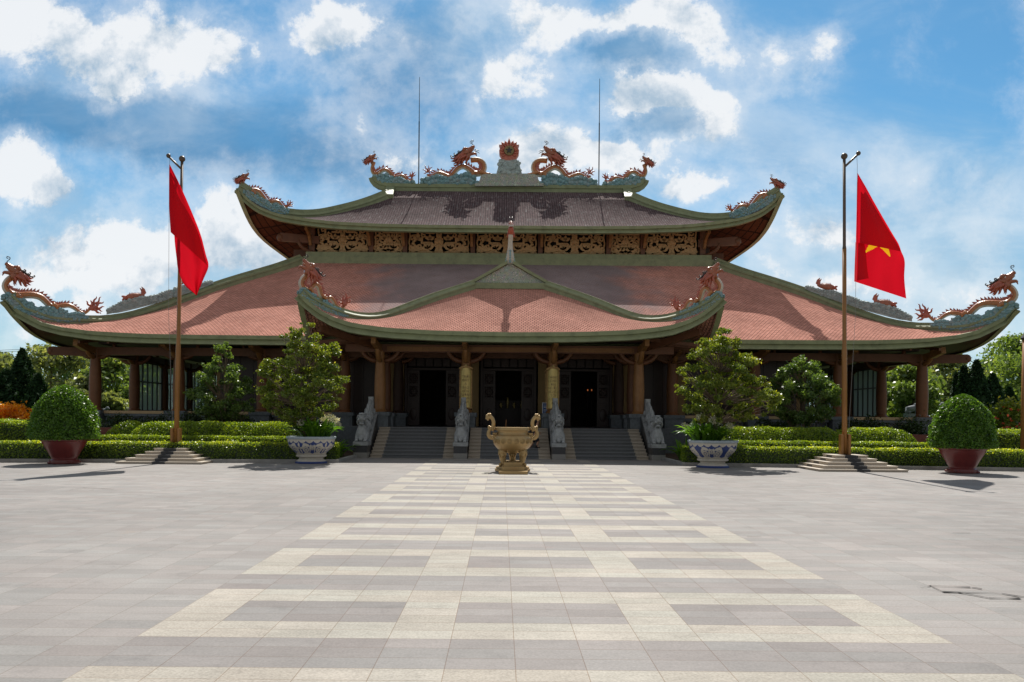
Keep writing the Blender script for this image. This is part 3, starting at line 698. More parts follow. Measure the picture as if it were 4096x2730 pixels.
# ---- clerestory: green band, posts, carved gilt panels
cl = MB(); cl.box(-11.13,11.13,42.85,52.1,9.84,10.22); cl.box(-11.0,11.0,42.93,52.0,10.22,10.48)
part('green_band', cl, M['green'])
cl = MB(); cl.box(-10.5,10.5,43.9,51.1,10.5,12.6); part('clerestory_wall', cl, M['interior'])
posts_px = [721.5, 857, 935, 1090.5, 1245.5, 1402, 1480.5, 1618]
for i, px in enumerate(posts_px):
    x = ((px - (1171.5+1.5))/1820)*43.3*1.0; wdt = .30 if i in (0, 7) else .24
    pb = MB(); pb.box(x-wdt/2, x+wdt/2, 43.2, 43.66, 10.48, 12.1)
    part('clerestory_post', pb, M['wood'])
    pb = MB(); xx = x - .06 if x < 0 else x + .06      # curved strut to the eave
    pb.sweep([(xx,43.15,10.9),(xx,43.02,11.15),(xx,42.8,11.38),(xx,42.5,11.5),(xx,42.1,11.6)], [(-.07,-.1),(.07,-.1),(.07,.1),(-.07,.1)])
    part('eave_strut', pb, M['ochre'])
def spiral(b, c, r, turns, a0, d, rad, Y, n=18):
    pts = []
    for k in range(n):
        f = k/(n-1); a = a0 + d*turns*2*math.pi*f; rr = r*(1-.82*f); pts.append((c[0]+rr*math.cos(a), Y, c[1]+rr*math.sin(a)))
    b.tube(pts, [rad*(1-.4*k/(n-1)) for k in range(n)], 6)
def leaf(b, c, ang, L, W, Y):
    ca, sa = math.cos(ang), math.sin(ang); poly = []
    for k, wd in ((0,.1),(.3,.5),(.6,.45),(1,0),(.6,-.45),(.3,-.5),(0,-.1)):
        x, z = k*L, wd*W; poly.append((c[0]+x*ca-z*sa, Y, c[1]+x*sa+z*ca))
    b.prism(poly, (0,-.05,0), (0,.04,0))
def carved(x0, x1, z0, z1):
    b = MB(); cx, wd, h = (x0+x1)/2, x1-x0, z1-z0; Y = 43.4
    def bar(xa, xb, za, zb):
        for s_ in (-1, 1):
            a, c = cx+s_*xa*wd/2, cx+s_*xb*wd/2
            b.box(min(a,c), max(a,c), Y-.05, Y+.05, z0+za*h, z0+zb*h)
    big = wd > 2.2
    b.box(x0, x1, Y-.04, Y+.04, z0, z0+.07*h)
    bar(.0,.14,.0,.62); bar(.02,.09,.62,1.0)
    bar(.22,.6,.4,.48); bar(.53,.6,.48,.66); bar(.34,.46,.6,.68); bar(.62,.82,.68,.76); bar(.2,.44,.8,.87); bar(.66,.73,.76,1); bar(.12,.3,.91,.98)
    bar(.38,.7,.07,.17); bar(.46,.58,.17,.3)
    for s_ in (-1, 1):
        X = lambda f: cx+s_*f*wd/2
        spiral(b, (X(.89), z0+.25*h), .17*h, 1.25, math.pi*.5, s_, .055*h, Y-.03); spiral(b, (X(.87), z0+.62*h), .15*h, 1.2, -math.pi*.5, -s_, .05*h, Y-.03)
        b.tube([(X(.98), Y, z0+.06*h), (X(.94), Y-.02, z0+.2*h), (X(.985), Y-.02, z0+.45*h), (X(.95), Y-.02, z0+.7*h), (X(.985), Y, z0+.95*h)], .035*h, 6)
        spiral(b, (X(.62), z0+.29*h), .15*h, 1.1, 0, s_, .055*h, Y-.04); spiral(b, (X(.5), z0+.74*h), .1*h, 1.1, 2, -s_, .04*h, Y-.03); spiral(b, (X(.78), z0+.9*h), .1*h, 1, 0, -s_, .04*h, Y-.03)
        spiral(b, (X(.2), z0+.88*h), .1*h, 1, 1, s_, .04*h, Y-.03)
        for a, L in ((.25,.3),(.8,.34),(1.35,.3),(2.1,.22)): leaf(b, (X(.16), z0+.1*h), a if s_ > 0 else math.pi-a, L*h*1.3, .2*h, Y-.03)
        for a in (.1, .9, 1.9, 2.7): leaf(b, (X(.36), z0+.2*h), a if s_ > 0 else math.pi-a, .27*h, .16*h, Y-.05)
        for a in (.6, 1.6, 2.6): leaf(b, (X(.3), z0+.56*h), a if s_ > 0 else math.pi-a, .22*h, .13*h, Y-.04)
        if big:
            for a in (.2, .8, 1.4, 2.0, 2.6): leaf(b, (X(.76), z0+.12*h), a if s_ > 0 else math.pi-a, .3*h, .15*h, Y-.02-.01*a)
            for a in (.5, 1.7, 2.9): leaf(b, (X(.7), z0+.55*h), a if s_ > 0 else math.pi-a, .22*h, .13*h, Y-.04)
    for dx, dz, r in ((0,.55,.1),(-.08,.5,.07),(.08,.5,.07),(0,.36,.08),(0,.72,.08)): b.ball((cx+dx*h*1.4, Y-.05, z0+dz*h), (r*h, .05, r*h), 0, 8, 6)
    return b
for (a, c) in ((733,850),(865,928),(942,1083),(1098,1238),(1253,1395),(1409,1473),(1488,1605)):
    x0, x1 = (a-1173)/1820*43.4, (c-1173)/1820*43.4
    part('carved_panel', carved(x0+.02, x1-.02, 10.49, 11.9), M['gold'])
# side faces of the clerestory and corner struts reaching out under the upper roof
for sgn in (-1, 1):
    b = MB(); b.box(min(sgn*10.6,sgn*11.0), max(sgn*10.6,sgn*11.0), 43.4, 51.5, 10.5, 12.2); part('clerestory_post', b, M['dark'])
    b = MB(); b.sweep([(sgn*10.4,43.4,11.2),(sgn*12.3,42.6,11.2)], [(-.15,-.22),(.15,-.22),(.15,.2),(-.15,.2)])
    b.ball((sgn*12.3,42.6,11.17), (.2,.2,.22)); part('corner_beam', b, M['wood'], 'auto')
    b = MB(); pts = [(sgn*(10.55+.85*math.sin(a)), 43.3-.4*math.sin(a), 10.5+.62*(1-math.cos(a))) for a in [i/8*math.pi/2 for i in range(9)]]
    b.tube(pts, .1, 6); part('curved_bracket', b, M['wood'], True)
    b = MB(); b.box(min(sgn*10.3,sgn*12.0), max(sgn*10.3,sgn*12.0), 44.2, 50.8, 10.5, 10.85); part('side_beam', b, M['wood'])

# ---- upper roof
UP = dict(A0=13.68, D0=5.65, A1=7.0, D1=1.7, cy=47.5, push=.5, us=US,
    U=[0,.3,.5,.676,.769,.864,.91,.948,.976,.993,1], G=[0,.0,.02,.07,.148,.253,.357,.5,.715,.93,1],
    T=[0,.05,.1,.2,.3,.4,.5,.6,.7,.8,.9,1], ZM=[11.69,11.79,11.89,12.11,12.34,12.58,12.84,13.1,13.37,13.65,13.94,14.25])
UP['ZH'] = hip_z(14.18, 7.0, 41.35, 45.8, [(549,434),(566,462),(590,482),(625,495),(663.5,500.5),(707,500.5),(751,492),(810,479),(893,453)], UP['T'])
UP['ZH'][-1] = 14.25
ptU, usU = roof(UP)
upper = part('upper_roof', skirt(ptU, usU, (0,1,2,3), M['tile3'], 'x'), M['tile3'], True)
part('eave_board', fascia(ptU, usU, (0,1,2,3), .15, .2, 'x', 0), M['green'], 'auto', upper)
under(ptU, usU, (0,1,2,3), -.3, .5, 'soffit', upper, M['soffit'])
hipU = [ptU(0, -1, t) for t in [i/24 for i in range(25)]]
for mx_s in (1, -1):
    for bk in (0, 1):
        fl_ = lambda q_: Vector((q_[0], 95-q_[1] if bk else q_[1], q_[2]))
        rb = MB(); rib(rb, [fl_((p.x*mx_s, p.y, p.z)) for p in hipU], .26, .2, .12, .26); part('hip_rib', rb, M['green'], 'auto', upper)
        rb = MB(); rb.sweep([fl_(q_) for q_ in ((mx_s*6.92, 45.7, 14.2), (mx_s*7.0, 46.6, 14.72), (mx_s*7.08, 47.5, 15.2))], [(-.24,-.1),(.24,-.1),(.24,.22),(-.24,.22)])
        part('verge_rib', rb, M['green'], 'auto', upper)   # descending rib of the gable edge
gt = MB(); uvw = []
for side in (0, 1):
    pts, uv = [], []
    for xx in np.linspace(-7.05, 7.05, 12):
        row, ur = [], []
        for k in range(5):
            f = k/4; y = lerp(45.78, 47.5, f); z = lerp(14.24, 15.17, f) - .03*math.sin(math.pi*f)
            row.append((xx, y if side == 0 else 95-y, z)); ur.append((xx, 5.3+f*1.95))
        pts.append(row); uv.append(ur)
    gt.grid(pts, 0, uv, flip=side == 1)
part('gable_slope', gt, M['tile3'], True, upper)
gt = MB()
for sgn in (-1, 1): gt.prism([(sgn*6.95,45.8,14.2),(sgn*6.95,49.2,14.2),(sgn*6.95,47.5,15.2)], (-.05,0,0), (.05,0,0))
part('gable_wall', gt, M['green'], False, upper)
gt = MB()
sec = [(-.17,-.14),(.17,-.14),(.17,.08),(.22,.1),(.22,.3),(-.22,.3),(-.22,.1),(-.17,.08)]
rx = [-8.25,-8.2,-8.05,-7.8,-7.4,-7.0,-6,0,6,7.0,7.4,7.8,8.05,8.2,8.25]; rz = [15.86,15.7,15.52,15.36,15.26,15.22,15.2,15.2,15.2,15.22,15.26,15.36,15.52,15.7,15.86]
gt.sweep([(a, 47.5, b_) for a, b_ in zip(rx, rz)], sec)
part('ridge', gt, M['green'], 'auto', upper)

# ---- platform, pedestals, rail, lattice
b = MB(); b.box(-20.2,20.2,35.9,59,0,1.13); b.box(-6.1,6.1,33.0,36.0,0,1.15); part('platform', b, M['pedestal'])
b = MB(); b.box(-20.0,20.0,35.95,59,1.13,1.15); b.box(-6.0,6.0,33.02,35.95,1.15,1.156); part('veranda_floor', b, M['step_dk'])
COLX = [7.55, 11.35, 15.2, 19.05]
def column(x, y, z0, z1, r, m='ochre', brk=True, faces=((-1,0),(1,0),(0,-1)), name='column', br=.72):
    c = MB(); H = z1-z0
    c.lathe([(r*1.28,0),(r*1.3,.05),(r*1.1,.09),(r*.98,.13),(r*1.04,H*.2),(r*1.08,H*.38),(r*1.0,H*.6),(r*.86,H*.82),(r*.84,H)], (x,y,z0), 18)
    col = part(name, c, M[m], 'auto')
    if brk:
        for dx, dy in faces:
            q2 = MB(); pts = []
            for k in range(9):
                a = k/8*math.pi/2
                pts.append((x+dx*(r*.6+br*math.sin(a)), y+dy*(r*.6+br*math.sin(a)), z1-.42+br*.88*(1-math.cos(a))))
            q2.tube(pts, [.125-.025*k/8 for k in range(9)], 6, flat=.9)
            q2.tube([(p[0]*1+dx*-.02, p[1]+dy*-.02, p[2]+.055) for p in pts], .05, 5)
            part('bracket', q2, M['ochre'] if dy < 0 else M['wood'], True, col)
    return col
def pedestal(x, y, w_=.86, z1=1.76, z0=.3):
    p = MB(); p.box(x-w_/2,x+w_/2,y-w_/2,y+w_/2,z0,z1-.16); p.box(x-w_/2-.06,x+w_/2+.06,y-w_/2-.06,y+w_/2+.06,z1-.16,z1)
    p.box(x-w_/2+.09,x+w_/2-.09,y-w_/2-.015,y-w_/2+.01,z0+.75,z1-.22)
    return part('pedestal', p, M['pedestal'])
SIDEY = [40.4, 43.9, 47.4, 50.9, 54.4]
for sgn in (-1, 1):
    for x in COLX:
        column(sgn*x, 36.5, 1.76, 4.62, .255, 'column'); pedestal(sgn*x, 36.5)
    for y in SIDEY:
        column(sgn*19.05, y, 1.76, 4.62, .25, 'column', faces=((-sgn,0),(sgn,0),(0,-1))); pedestal(sgn*19.05, y)
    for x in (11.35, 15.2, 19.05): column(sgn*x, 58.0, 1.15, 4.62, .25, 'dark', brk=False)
    # rail and lattice between the front pedestals
    for a, c in zip(COLX[:-1], COLX[1:]):
        x0, x1 = sorted((sgn*(a+.49), sgn*(c-.49)))
        rl = MB(); rl.box(x0, x1, 36.32, 36.68, 1.62, 1.75); part('tan_rail', rl, M['tan'])
        lt = MB(); lt.box(x0, x1, 36.35, 36.6, 1.5, 1.618); lt.box(x0, x1, 36.35, 36.6, .9, 1.0)
        n = 5; pw = (x1-x0)/n
        for k in range(n):
            c0 = x0+k*pw; xa, xb, za, zb = c0+.06, c0+pw-.06, 1.02, 1.49; Y = 36.45
            for (X0, X1, Z0, Z1) in ((xa,xa+.05,za,zb),(xb-.05,xb,za,zb),(xa,xb,za,za+.04),(xa,xb,zb-.04,zb)): lt.box(X0, X1, Y-.05, Y+.05, Z0, Z1)
            cx_, cz_ = (xa+xb)/2, (za+zb)/2; hx, hz = (xb-xa)/2, (zb-za)/2
            for s1 in (-1, 1):
                for f in (.95, .5):
                    lt.tube([(cx_-hx*f, Y, cz_), (cx_, Y, cz_+s1*hz*f)], .018, 4); lt.tube([(cx_+hx*f, Y, cz_), (cx_, Y, cz_+s1*hz*f)], .018, 4)
                lt.tube([(cx_-hx*.9, Y, cz_-s1*hz*.9), (cx_+hx*.9, Y, cz_+s1*hz*.9)], .015, 4)
        part('stone_lattice', lt, M['pedestal'])
    # the last open bay along the side and its rail
    rl = MB(); xr = sgn*19.05; rl.box(xr-.17, xr+.17, 37.0, 39.95, 1.62, 1.75); rl.box(xr-.1, xr+.1, 37.0, 39.95, 1.1, 1.62); part('tan_rail', rl, M['tan'])
    # glazed side bays
    for y0, y1 in zip(SIDEY[:-1], SIDEY[1:]):
        a, c = y0+.3, y1-.3; xg = sgn*19.05
        gp = MB(); gp.add([(xg, a, 1.78), (xg, c, 1.78), (xg, c, 4.3), (xg, a, 4.3)], [(0,1,2,3)])
        fr = MB(); nb = 5
        for k in range(nb+1):
            yk = lerp(a, c, k/nb); fr.box(xg-.045, xg+.045, yk-.035, yk+.035, 1.76, 4.3)
        for zk in (1.78, 3.28, 4.28):
            for k in range(nb):
                fr.box(xg-.04, xg+.04, lerp(a,c,k/nb)+.037, lerp(a,c,(k+1)/nb)-.037, zk-.035, zk+.035)
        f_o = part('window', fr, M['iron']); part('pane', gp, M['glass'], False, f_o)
        rl = MB(); rl.box(xg-.17, xg+.17, y0+.44, y1-.44, 1.1, 1.75); part('tan_rail', rl, M['tan'])
# beams under the eaves
b = MB(); b.box(-19.6,19.6,36.36,36.64,4.3,4.66); part('eave_beam', b, M['wood'])
for sgn in (-1, 1):
    b = MB(); b.box(min(sgn*18.9,sgn*19.2), max(sgn*18.9,sgn*19.2), 36.7, 58, 4.3, 4.66)
    part('eave_beam', b, M['wood'])
    b = MB(); xo = sgn*20.6                            # rounded beam end running out past the corner column
    b.sweep([(sgn*19.3,36.2,4.42),(xo,35.6,4.42)], [(-.13,-.2),(.13,-.2),(.13,.18),(-.13,.18)]); b.ball((xo,35.6,4.41), (.16,.15,.19))
    part('beam_end', b, M['wood'], 'auto')
    for x in COLX:
        b = MB(); b.sweep([(sgn*x,36.4,4.5),(sgn*x,35.5,4.56),(sgn*x,34.75,4.72)], [(-.1,-.14),(.1,-.14),(.1,.14),(-.1,.14)]); part('rafter_end', b, M['ochre'])
    for x in np.arange(8.6, 19.2, 1.27):
        b = MB(); b.sweep([(sgn*x,36.3,4.98),(sgn*x,34.5,4.72)], [(-.05,-.06),(.05,-.06),(.05,.06),(-.05,.06)]); part('rafter', b, M['wood'])
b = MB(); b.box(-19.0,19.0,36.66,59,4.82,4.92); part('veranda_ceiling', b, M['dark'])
# porch columns in two rows, couplet boards
for sgn in (-1, 1):
    for x in (1.83, 5.45):
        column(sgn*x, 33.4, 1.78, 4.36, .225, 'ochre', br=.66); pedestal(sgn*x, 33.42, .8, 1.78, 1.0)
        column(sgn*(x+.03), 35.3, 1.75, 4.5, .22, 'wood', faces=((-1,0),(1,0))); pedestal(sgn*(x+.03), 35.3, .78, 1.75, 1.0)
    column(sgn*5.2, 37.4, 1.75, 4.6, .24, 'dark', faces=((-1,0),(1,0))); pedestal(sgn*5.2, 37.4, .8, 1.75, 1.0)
b = MB(); b.box(-6.9,6.9,33.27,33.53,4.3,4.62); b.box(-6.9,6.9,35.2,35.4,4.5,4.8)
for sgn in (-1, 1): b.box(min(sgn*5.35,sgn*5.55), max(sgn*5.35,sgn*5.55), 33.6, 36.3, 4.3, 4.6)
part('porch_beam', b, M['wood'])
fz = MB(); fz.box(-5.15,5.15,33.262,33.27,4.35,4.54)
for k in range(46):
    x = -5.1 + k*.2265; fz.box(x, x+.13, 33.235, 33.265, 4.37, 4.4); fz.box(x+.1, x+.13, 33.235, 33.265, 4.403, 4.52); fz.box(x, x+.097, 33.235, 33.265, 4.49, 4.52)
part('beam_fretwork', fz, M['ochre'])
for sgn in (-1, 1):
    for x in (1.83, 5.45):
        b = MB(); b.sweep([(sgn*x,33.2,4.45),(sgn*x,32.3,4.5),(sgn*x,31.5,4.62)], [(-.09,-.13),(.09,-.13),(.09,.13),(-.09,.13)]); part('rafter_end', b, M['ochre'])
    b = MB(); b.sweep([(sgn*5.5,33.4,4.5),(sgn*7.55,31.4,5.05)], [(-.1,-.13),(.1,-.13),(.1,.13),(-.1,.13)]); part('corner_beam', b, M['wood'])
    for k in range(5):
        yk = 32 + k*.9; b = MB(); b.sweep([(sgn*5.5,yk+.9,4.9),(sgn*7.9,yk,4.55)], [(-.05,-.07),(.05,-.07),(.05,.07),(-.05,.07)]); part('rafter', b, M['wood'])
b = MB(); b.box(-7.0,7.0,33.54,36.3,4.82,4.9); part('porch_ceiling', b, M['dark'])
# hall front with three doorways, dark interior
b = MB()
for x0, x1 in ((-14,-5.0),(-2.26,-1.42),(1.42,2.26),(5.0,14)): b.box(x0, x1, 38.0, 38.25, 1.15, 4.8)
for x0, x1 in ((-5.0,-2.26),(-1.42,1.42),(2.26,5.0)): b.box(x0, x1, 38.02, 38.2, 4.6, 4.8)
hall = part('hall_wall', b, M['beige'])
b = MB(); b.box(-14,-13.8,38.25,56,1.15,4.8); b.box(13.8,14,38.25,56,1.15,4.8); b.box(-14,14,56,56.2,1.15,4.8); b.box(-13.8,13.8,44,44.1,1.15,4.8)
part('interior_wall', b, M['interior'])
for sgn in (-1, 1):      # dark panelled bays either side of the doors
    for x0, x1 in ((6.3, 8.1), (8.5, 10.9), (11.3, 13.8)):
        a, c = sorted((sgn*x0, sgn*x1)); b = MB(); b.box(a, c, 37.93, 38.0, 1.16, 4.78)
        for k in range(4): xk = lerp(a, c, (k+.5)/4); b.box(xk-.03, xk+.03, 37.9, 37.93, 1.3, 4.6)
        part('wall_panel', b, M['door'])
def door(cx):
    fr = MB(); hw = 1.33
    fr.box(cx-hw, cx-hw+.1, 37.9, 38.15, 1.16, 4.6); fr.box(cx+hw-.1, cx+hw, 37.9, 38.15, 1.16, 4.6); fr.box(cx-hw+.1, cx+hw-.1, 37.9, 38.15, 4.48, 4.6)
    fr.box(cx-hw+.1, cx+hw-.1, 37.95, 38.1, 3.83, 3.93)
    for k in range(6):
        xk = cx-hw+.16+k*.41; fr.box(xk, xk+.36, 37.97, 38.06, 4.0, 4.42); fr.box(xk+.05, xk+.31, 37.94, 37.97, 4.06, 4.36)
    fo = part('door', fr, M['door'])
    for s_ in (-1, 1):
        lf = MB(); x0, x1 = sorted((cx+s_*.63, cx+s_*1.22)); lf.box(x0, x1, 38.03, 38.09, 1.18, 3.82)
        for z0, z1 in ((1.3,2.15),(2.25,2.4),(2.5,3.1),(3.15,3.7)):
            lf.box(x0+.05, x1-.05, 38.0, 38.03, z0, z0+.03); lf.box(x0+.05, x1-.05, 38.0, 38.03, z1-.03, z1)
            lf.box(x0+.05, x0+.08, 38.0, 38.03, z0+.031, z1-.031); lf.box(x1-.08, x1-.05, 38.0, 38.03, z0+.031, z1-.031)
        for z0, z1 in ((2.53,3.07),(3.18,3.67)):
            for q_ in range(5):
                f = (q_+.5)/5; lf.tube([(lerp(x0+.09,x1-.09,f), 38.012, z0), (lerp(x0+.09,x1-.09,f), 38.012, z1)], .011, 4); lf.tube([(x0+.09, 38.01, lerp(z0,z1,f)), (x1-.09, 38.01, lerp(z0,z1,f))], .011, 4)
            xm, zm_ = (x0+x1)/2, (z0+z1)/2
            for s2, s3 in ((-1,1),(1,1),(1,-1),(-1,-1)): lf.tube([(xm+s2*.2, 38.0, zm_), (xm, 38.0, zm_+s3*.24)], .016, 4)
        lf.ball(((x0+x1)/2, 38.03, 1.72), (.17,.03,.3), 0, 14, 8)
        part('door_leaf', lf, M['wood'] if False else M['door'], False, fo)
for cx in (-3.63, 0.0, 3.63): door(cx)

# ---- front steps
NST, RIS, TRD = 9, 1.15/9, .272
for k_, (x0, x1) in enumerate(((-5.4, -2.12), (-1.6, 1.6), (2.12, 5.4))):
    st = MB()
    for i in range(NST):
        y0 = 30.78 + i*TRD; z = (i+1)*RIS
        for a, c, m_ in ((x0, x0+.46, 1), (x0+.46, x1-.46, 0), (x1-.46, x1, 1)):
            st.box(a, c, y0, 33.1, i*RIS, z-.035, m_); st.box(a, c, y0-.05, 33.1, z-.035, z, m_)
    st.add([(x0,30.25,.008),(x0+.46,30.25,.008),(x0+.46,30.78,.008),(x0,30.78,.008)], [(0,1,2,3)], 1)
    st.add([(x0+.46,30.25,.008),(x1-.46,30.25,.008),(x1-.46,30.78,.008),(x0+.46,30.78,.008)], [(0,1,2,3)], 0)
    st.add([(x1-.46,30.25,.008),(x1,30.25,.008),(x1,30.78,.008),(x1-.46,30.78,.008)], [(0,1,2,3)], 1)
    part('staircase', st, [M['step_dk'], M['cream']])

t = thing('altar', 'dark altar with brass vessels glimpsed through the middle doorway', 'altar', (0, 42.6, 1.15))
b = MB(); b.box(-1.3,1.3,42.2,43.0,1.15,2.0); b.box(-1.4,1.4,42.1,43.1,2.0,2.08); b.box(-.9,.9,42.7,43.2,2.08,2.5); b.build('table', M['door'], t)
for i, (x, h) in enumerate(((-.75,.42),(-.35,.3),(0,.6),(.35,.3),(.75,.42))):
    b = MB(); b.lathe([(.09,0),(.05,.06),(.1,h*.5),(.05,h*.8),(.09,h)], (x,42.4,2.08), 12); b.build('vessel', M['plaque'], t, True)
em = bpy.data.materials.new('lamp_glow'); em.use_nodes = True; em.node_tree.nodes['Principled BSDF'].inputs['Emission Color'].default_value = (1, .25, .06, 1); em.node_tree.nodes['Principled BSDF'].inputs['Emission Strength'].default_value = .22
for x, l in ((4.08,'small red altar lamp glowing in the right doorway, left of a pair'), (4.28,'small red altar lamp glowing in the right doorway, right of a pair')):
    t = thing('altar_lamp', l, 'lamp', (x, 40.5, 1.15), 'altar lamps in the right doorway'); b = MB(); b.lathe([(.1,0),(.03,.05),(.02,1.75),(.05,1.8)], (x,40.5,1.15), 8); b.build('stand', M['door'], t, True)
    b = MB(); b.lathe([(.02,0),(.032,.04),(.02,.09)], (x,40.5,2.98), 8); b.build('bulb', em, t, True)
# ================================================================ stone beasts on the stair walls
def stair_beast(x, label):
    t = thing('stone_beast', label, 'statue', (x, 30.65, 0), 'stone beasts beside the steps')
    rr = random.Random(int(x*100))
    p = MB(); p.box(x-.26,x+.26,30.3,31.05,0,.2); o1 = p.build('plinth', M['granite_lt'], t)
    p = MB(); p.box(x-.255,x+.255,30.305,31.05,.2,.47); p.build('plinth_band', M['granite'], o1)
    p = MB(); p.box(x-.285,x+.285,30.27,31.1,.47,.62); p.build('plinth_slab', M['stone'], o1)
    p = MB(); p.prism([(x,31.05,.0),(x,33.0,.0),(x,33.0,1.62),(x,32.75,1.62),(x,31.05,.5)], (-.235,0,0), (.235,0,0)); p.build('stair_cheek', M['granite'], t)
    p = MB(); p.sweep([(x,31.0,.56),(x,32.7,1.7),(x,33.1,1.72)], [(-.265,-.06),(.265,-.06),(.265,.06),(-.265,.06)]); p.build('sloped_rail', M['stone'], t)
    p = MB(); p.box(x-.1,x+.1,32.62,32.86,1.7,2.4); p.box(x-.075,x+.075,32.6,32.62,2.0,2.34); p.build('end_post', M['stone'], t)
    b = MB()                                             # chest, haunches and back as one flowing body
    b.tube([(x,30.66,.62),(x,30.62,.78),(x,30.62,.95),(x,30.66,1.1),(x,30.74,1.24),(x,30.86,1.36)], [.2,.235,.225,.185,.15,.14], 14, ax=(0,1,0))
    b.tube([(x,30.82,.95),(x,31.1,1.05),(x,31.5,1.3),(x,31.95,1.6),(x,32.35,1.86),(x,32.62,2.06)], [.2,.215,.2,.185,.165,.12], 12, ax=(0,0,1))
    for s_ in (-1, 1):
        b.ball((x+s_*.17,30.78,.84), (.1,.16,.2)); b.tube([(x+s_*.16,30.62,.9),(x+s_*.17,30.5,.76),(x+s_*.16,30.42,.67)], [.085,.075,.07], 8)
        b.ball((x+s_*.16,30.38,.665), (.075,.09,.05))
        for k in (-1, 0, 1): b.ball((x+s_*.16+k*.042,30.31,.65), (.024,.04,.03), 0, 6, 5)
        b.ball((x+s_*.17,31.4,1.18), (.08,.2,.16)); b.ball((x+s_*.16,32.0,1.58), (.075,.2,.15)); b.ball((x+s_*.15,32.45,1.8), (.08,.14,.13))
    b.build('body', M['stone'], t, 'auto')
    c = MB()                                             # crest of the back in upright lobes
    for y, z, h in ((31.15,1.32,.22),(31.42,1.47,.26),(31.72,1.66,.28),(32.02,1.84,.28),(32.3,1.99,.26),(32.52,2.1,.2)):
        c.ball((x,y,z), (.07,.1,h), 0, 8, 6); c.ball((x-.08,y+.06,z-.06), (.05,.08,h*.7), 0, 7, 5); c.ball((x+.08,y+.06,z-.06), (.05,.08,h*.7), 0, 7, 5)
    c.build('back_crest', M['stone'], t, True)
    h = MB()                                             # head: brow, snout with open jaws, cheeks, ears
    h.ball((x,30.62,1.5), (.155,.18,.17), 0, 14, 10); h.ball((x,30.47,1.49), (.11,.11,.075), 0, 12, 8); h.ball((x,30.4,1.515), (.055,.05,.045))
    for s_ in (-1, 1):
        h.ball((x+s_*.07,30.48,1.575), (.048,.05,.04)); h.ball((x+s_*.075,30.5,1.625), (.075,.07,.03), 0, 8, 5); h.ball((x+s_*.1,30.45,1.46), (.05,.06,.05))
        h.ball((x+s_*.16,30.62,1.55), (.04,.07,.08)); h.tube([(x+s_*.14,30.56,1.46),(x+s_*.165,30.6,1.36),(x+s_*.15,30.66,1.25)], [.05,.055,.03], 6)
        h.tube([(x+s_*.09,30.6,1.66),(x+s_*.11,30.75,1.7),(x+s_*.09,30.9,1.66)], [.035,.03,.012], 6); h.ball((x+s_*.035,30.375,1.53), .018, 0, 6, 5)
    h.box(x-.09,x+.09,30.44,30.56,1.27,1.33); h.ball((x,30.48,1.31), (.1,.1,.05)); h.ball((x,30.54,1.36), (.085,.1,.06)); h.ball((x,30.6,1.68), (.12,.14,.05))
    h.build('head', M['stone'], t, 'auto')
    tm = MB()
    for k in (-3,-2,-1,1,2,3): tm.box(x+k*.026-.009,x+k*.026+.009,30.39,30.41,1.385,1.43); 
    tm.build('teeth', M['stone'], t)
    m = MB()
    for k in range(9):
        a = lerp(-1.25, 1.25, k/8); m.tube([(x+.13*math.sin(a),30.7,1.5+.12*math.cos(a)),(x+.21*math.sin(a),30.8,1.46+.16*math.cos(a)),(x+.24*math.sin(a),30.98,1.36+.15*math.cos(a))], [.05,.05,.015], 6)
    m.build('mane', M['stone'], t, True)
    q2 = MB(); q2.ball((x,30.37,.74), (.09,.09,.115), 0, 12, 8); q2.box(x-.05,x+.05,30.285,30.31,.64,.77); q2.build('ball', M['stone'], t, True)
for x, l in ((-5.71,'grey stone beast on the plinth beside the leftmost edge of the steps'), (-1.89,'grey stone beast between the left and middle flights of steps'),
             (1.89,'grey stone beast between the middle and right flights, in front of a gilded column board'), (5.71,'grey stone beast on the plinth beside the rightmost edge of the steps')): stair_beast(x, l)

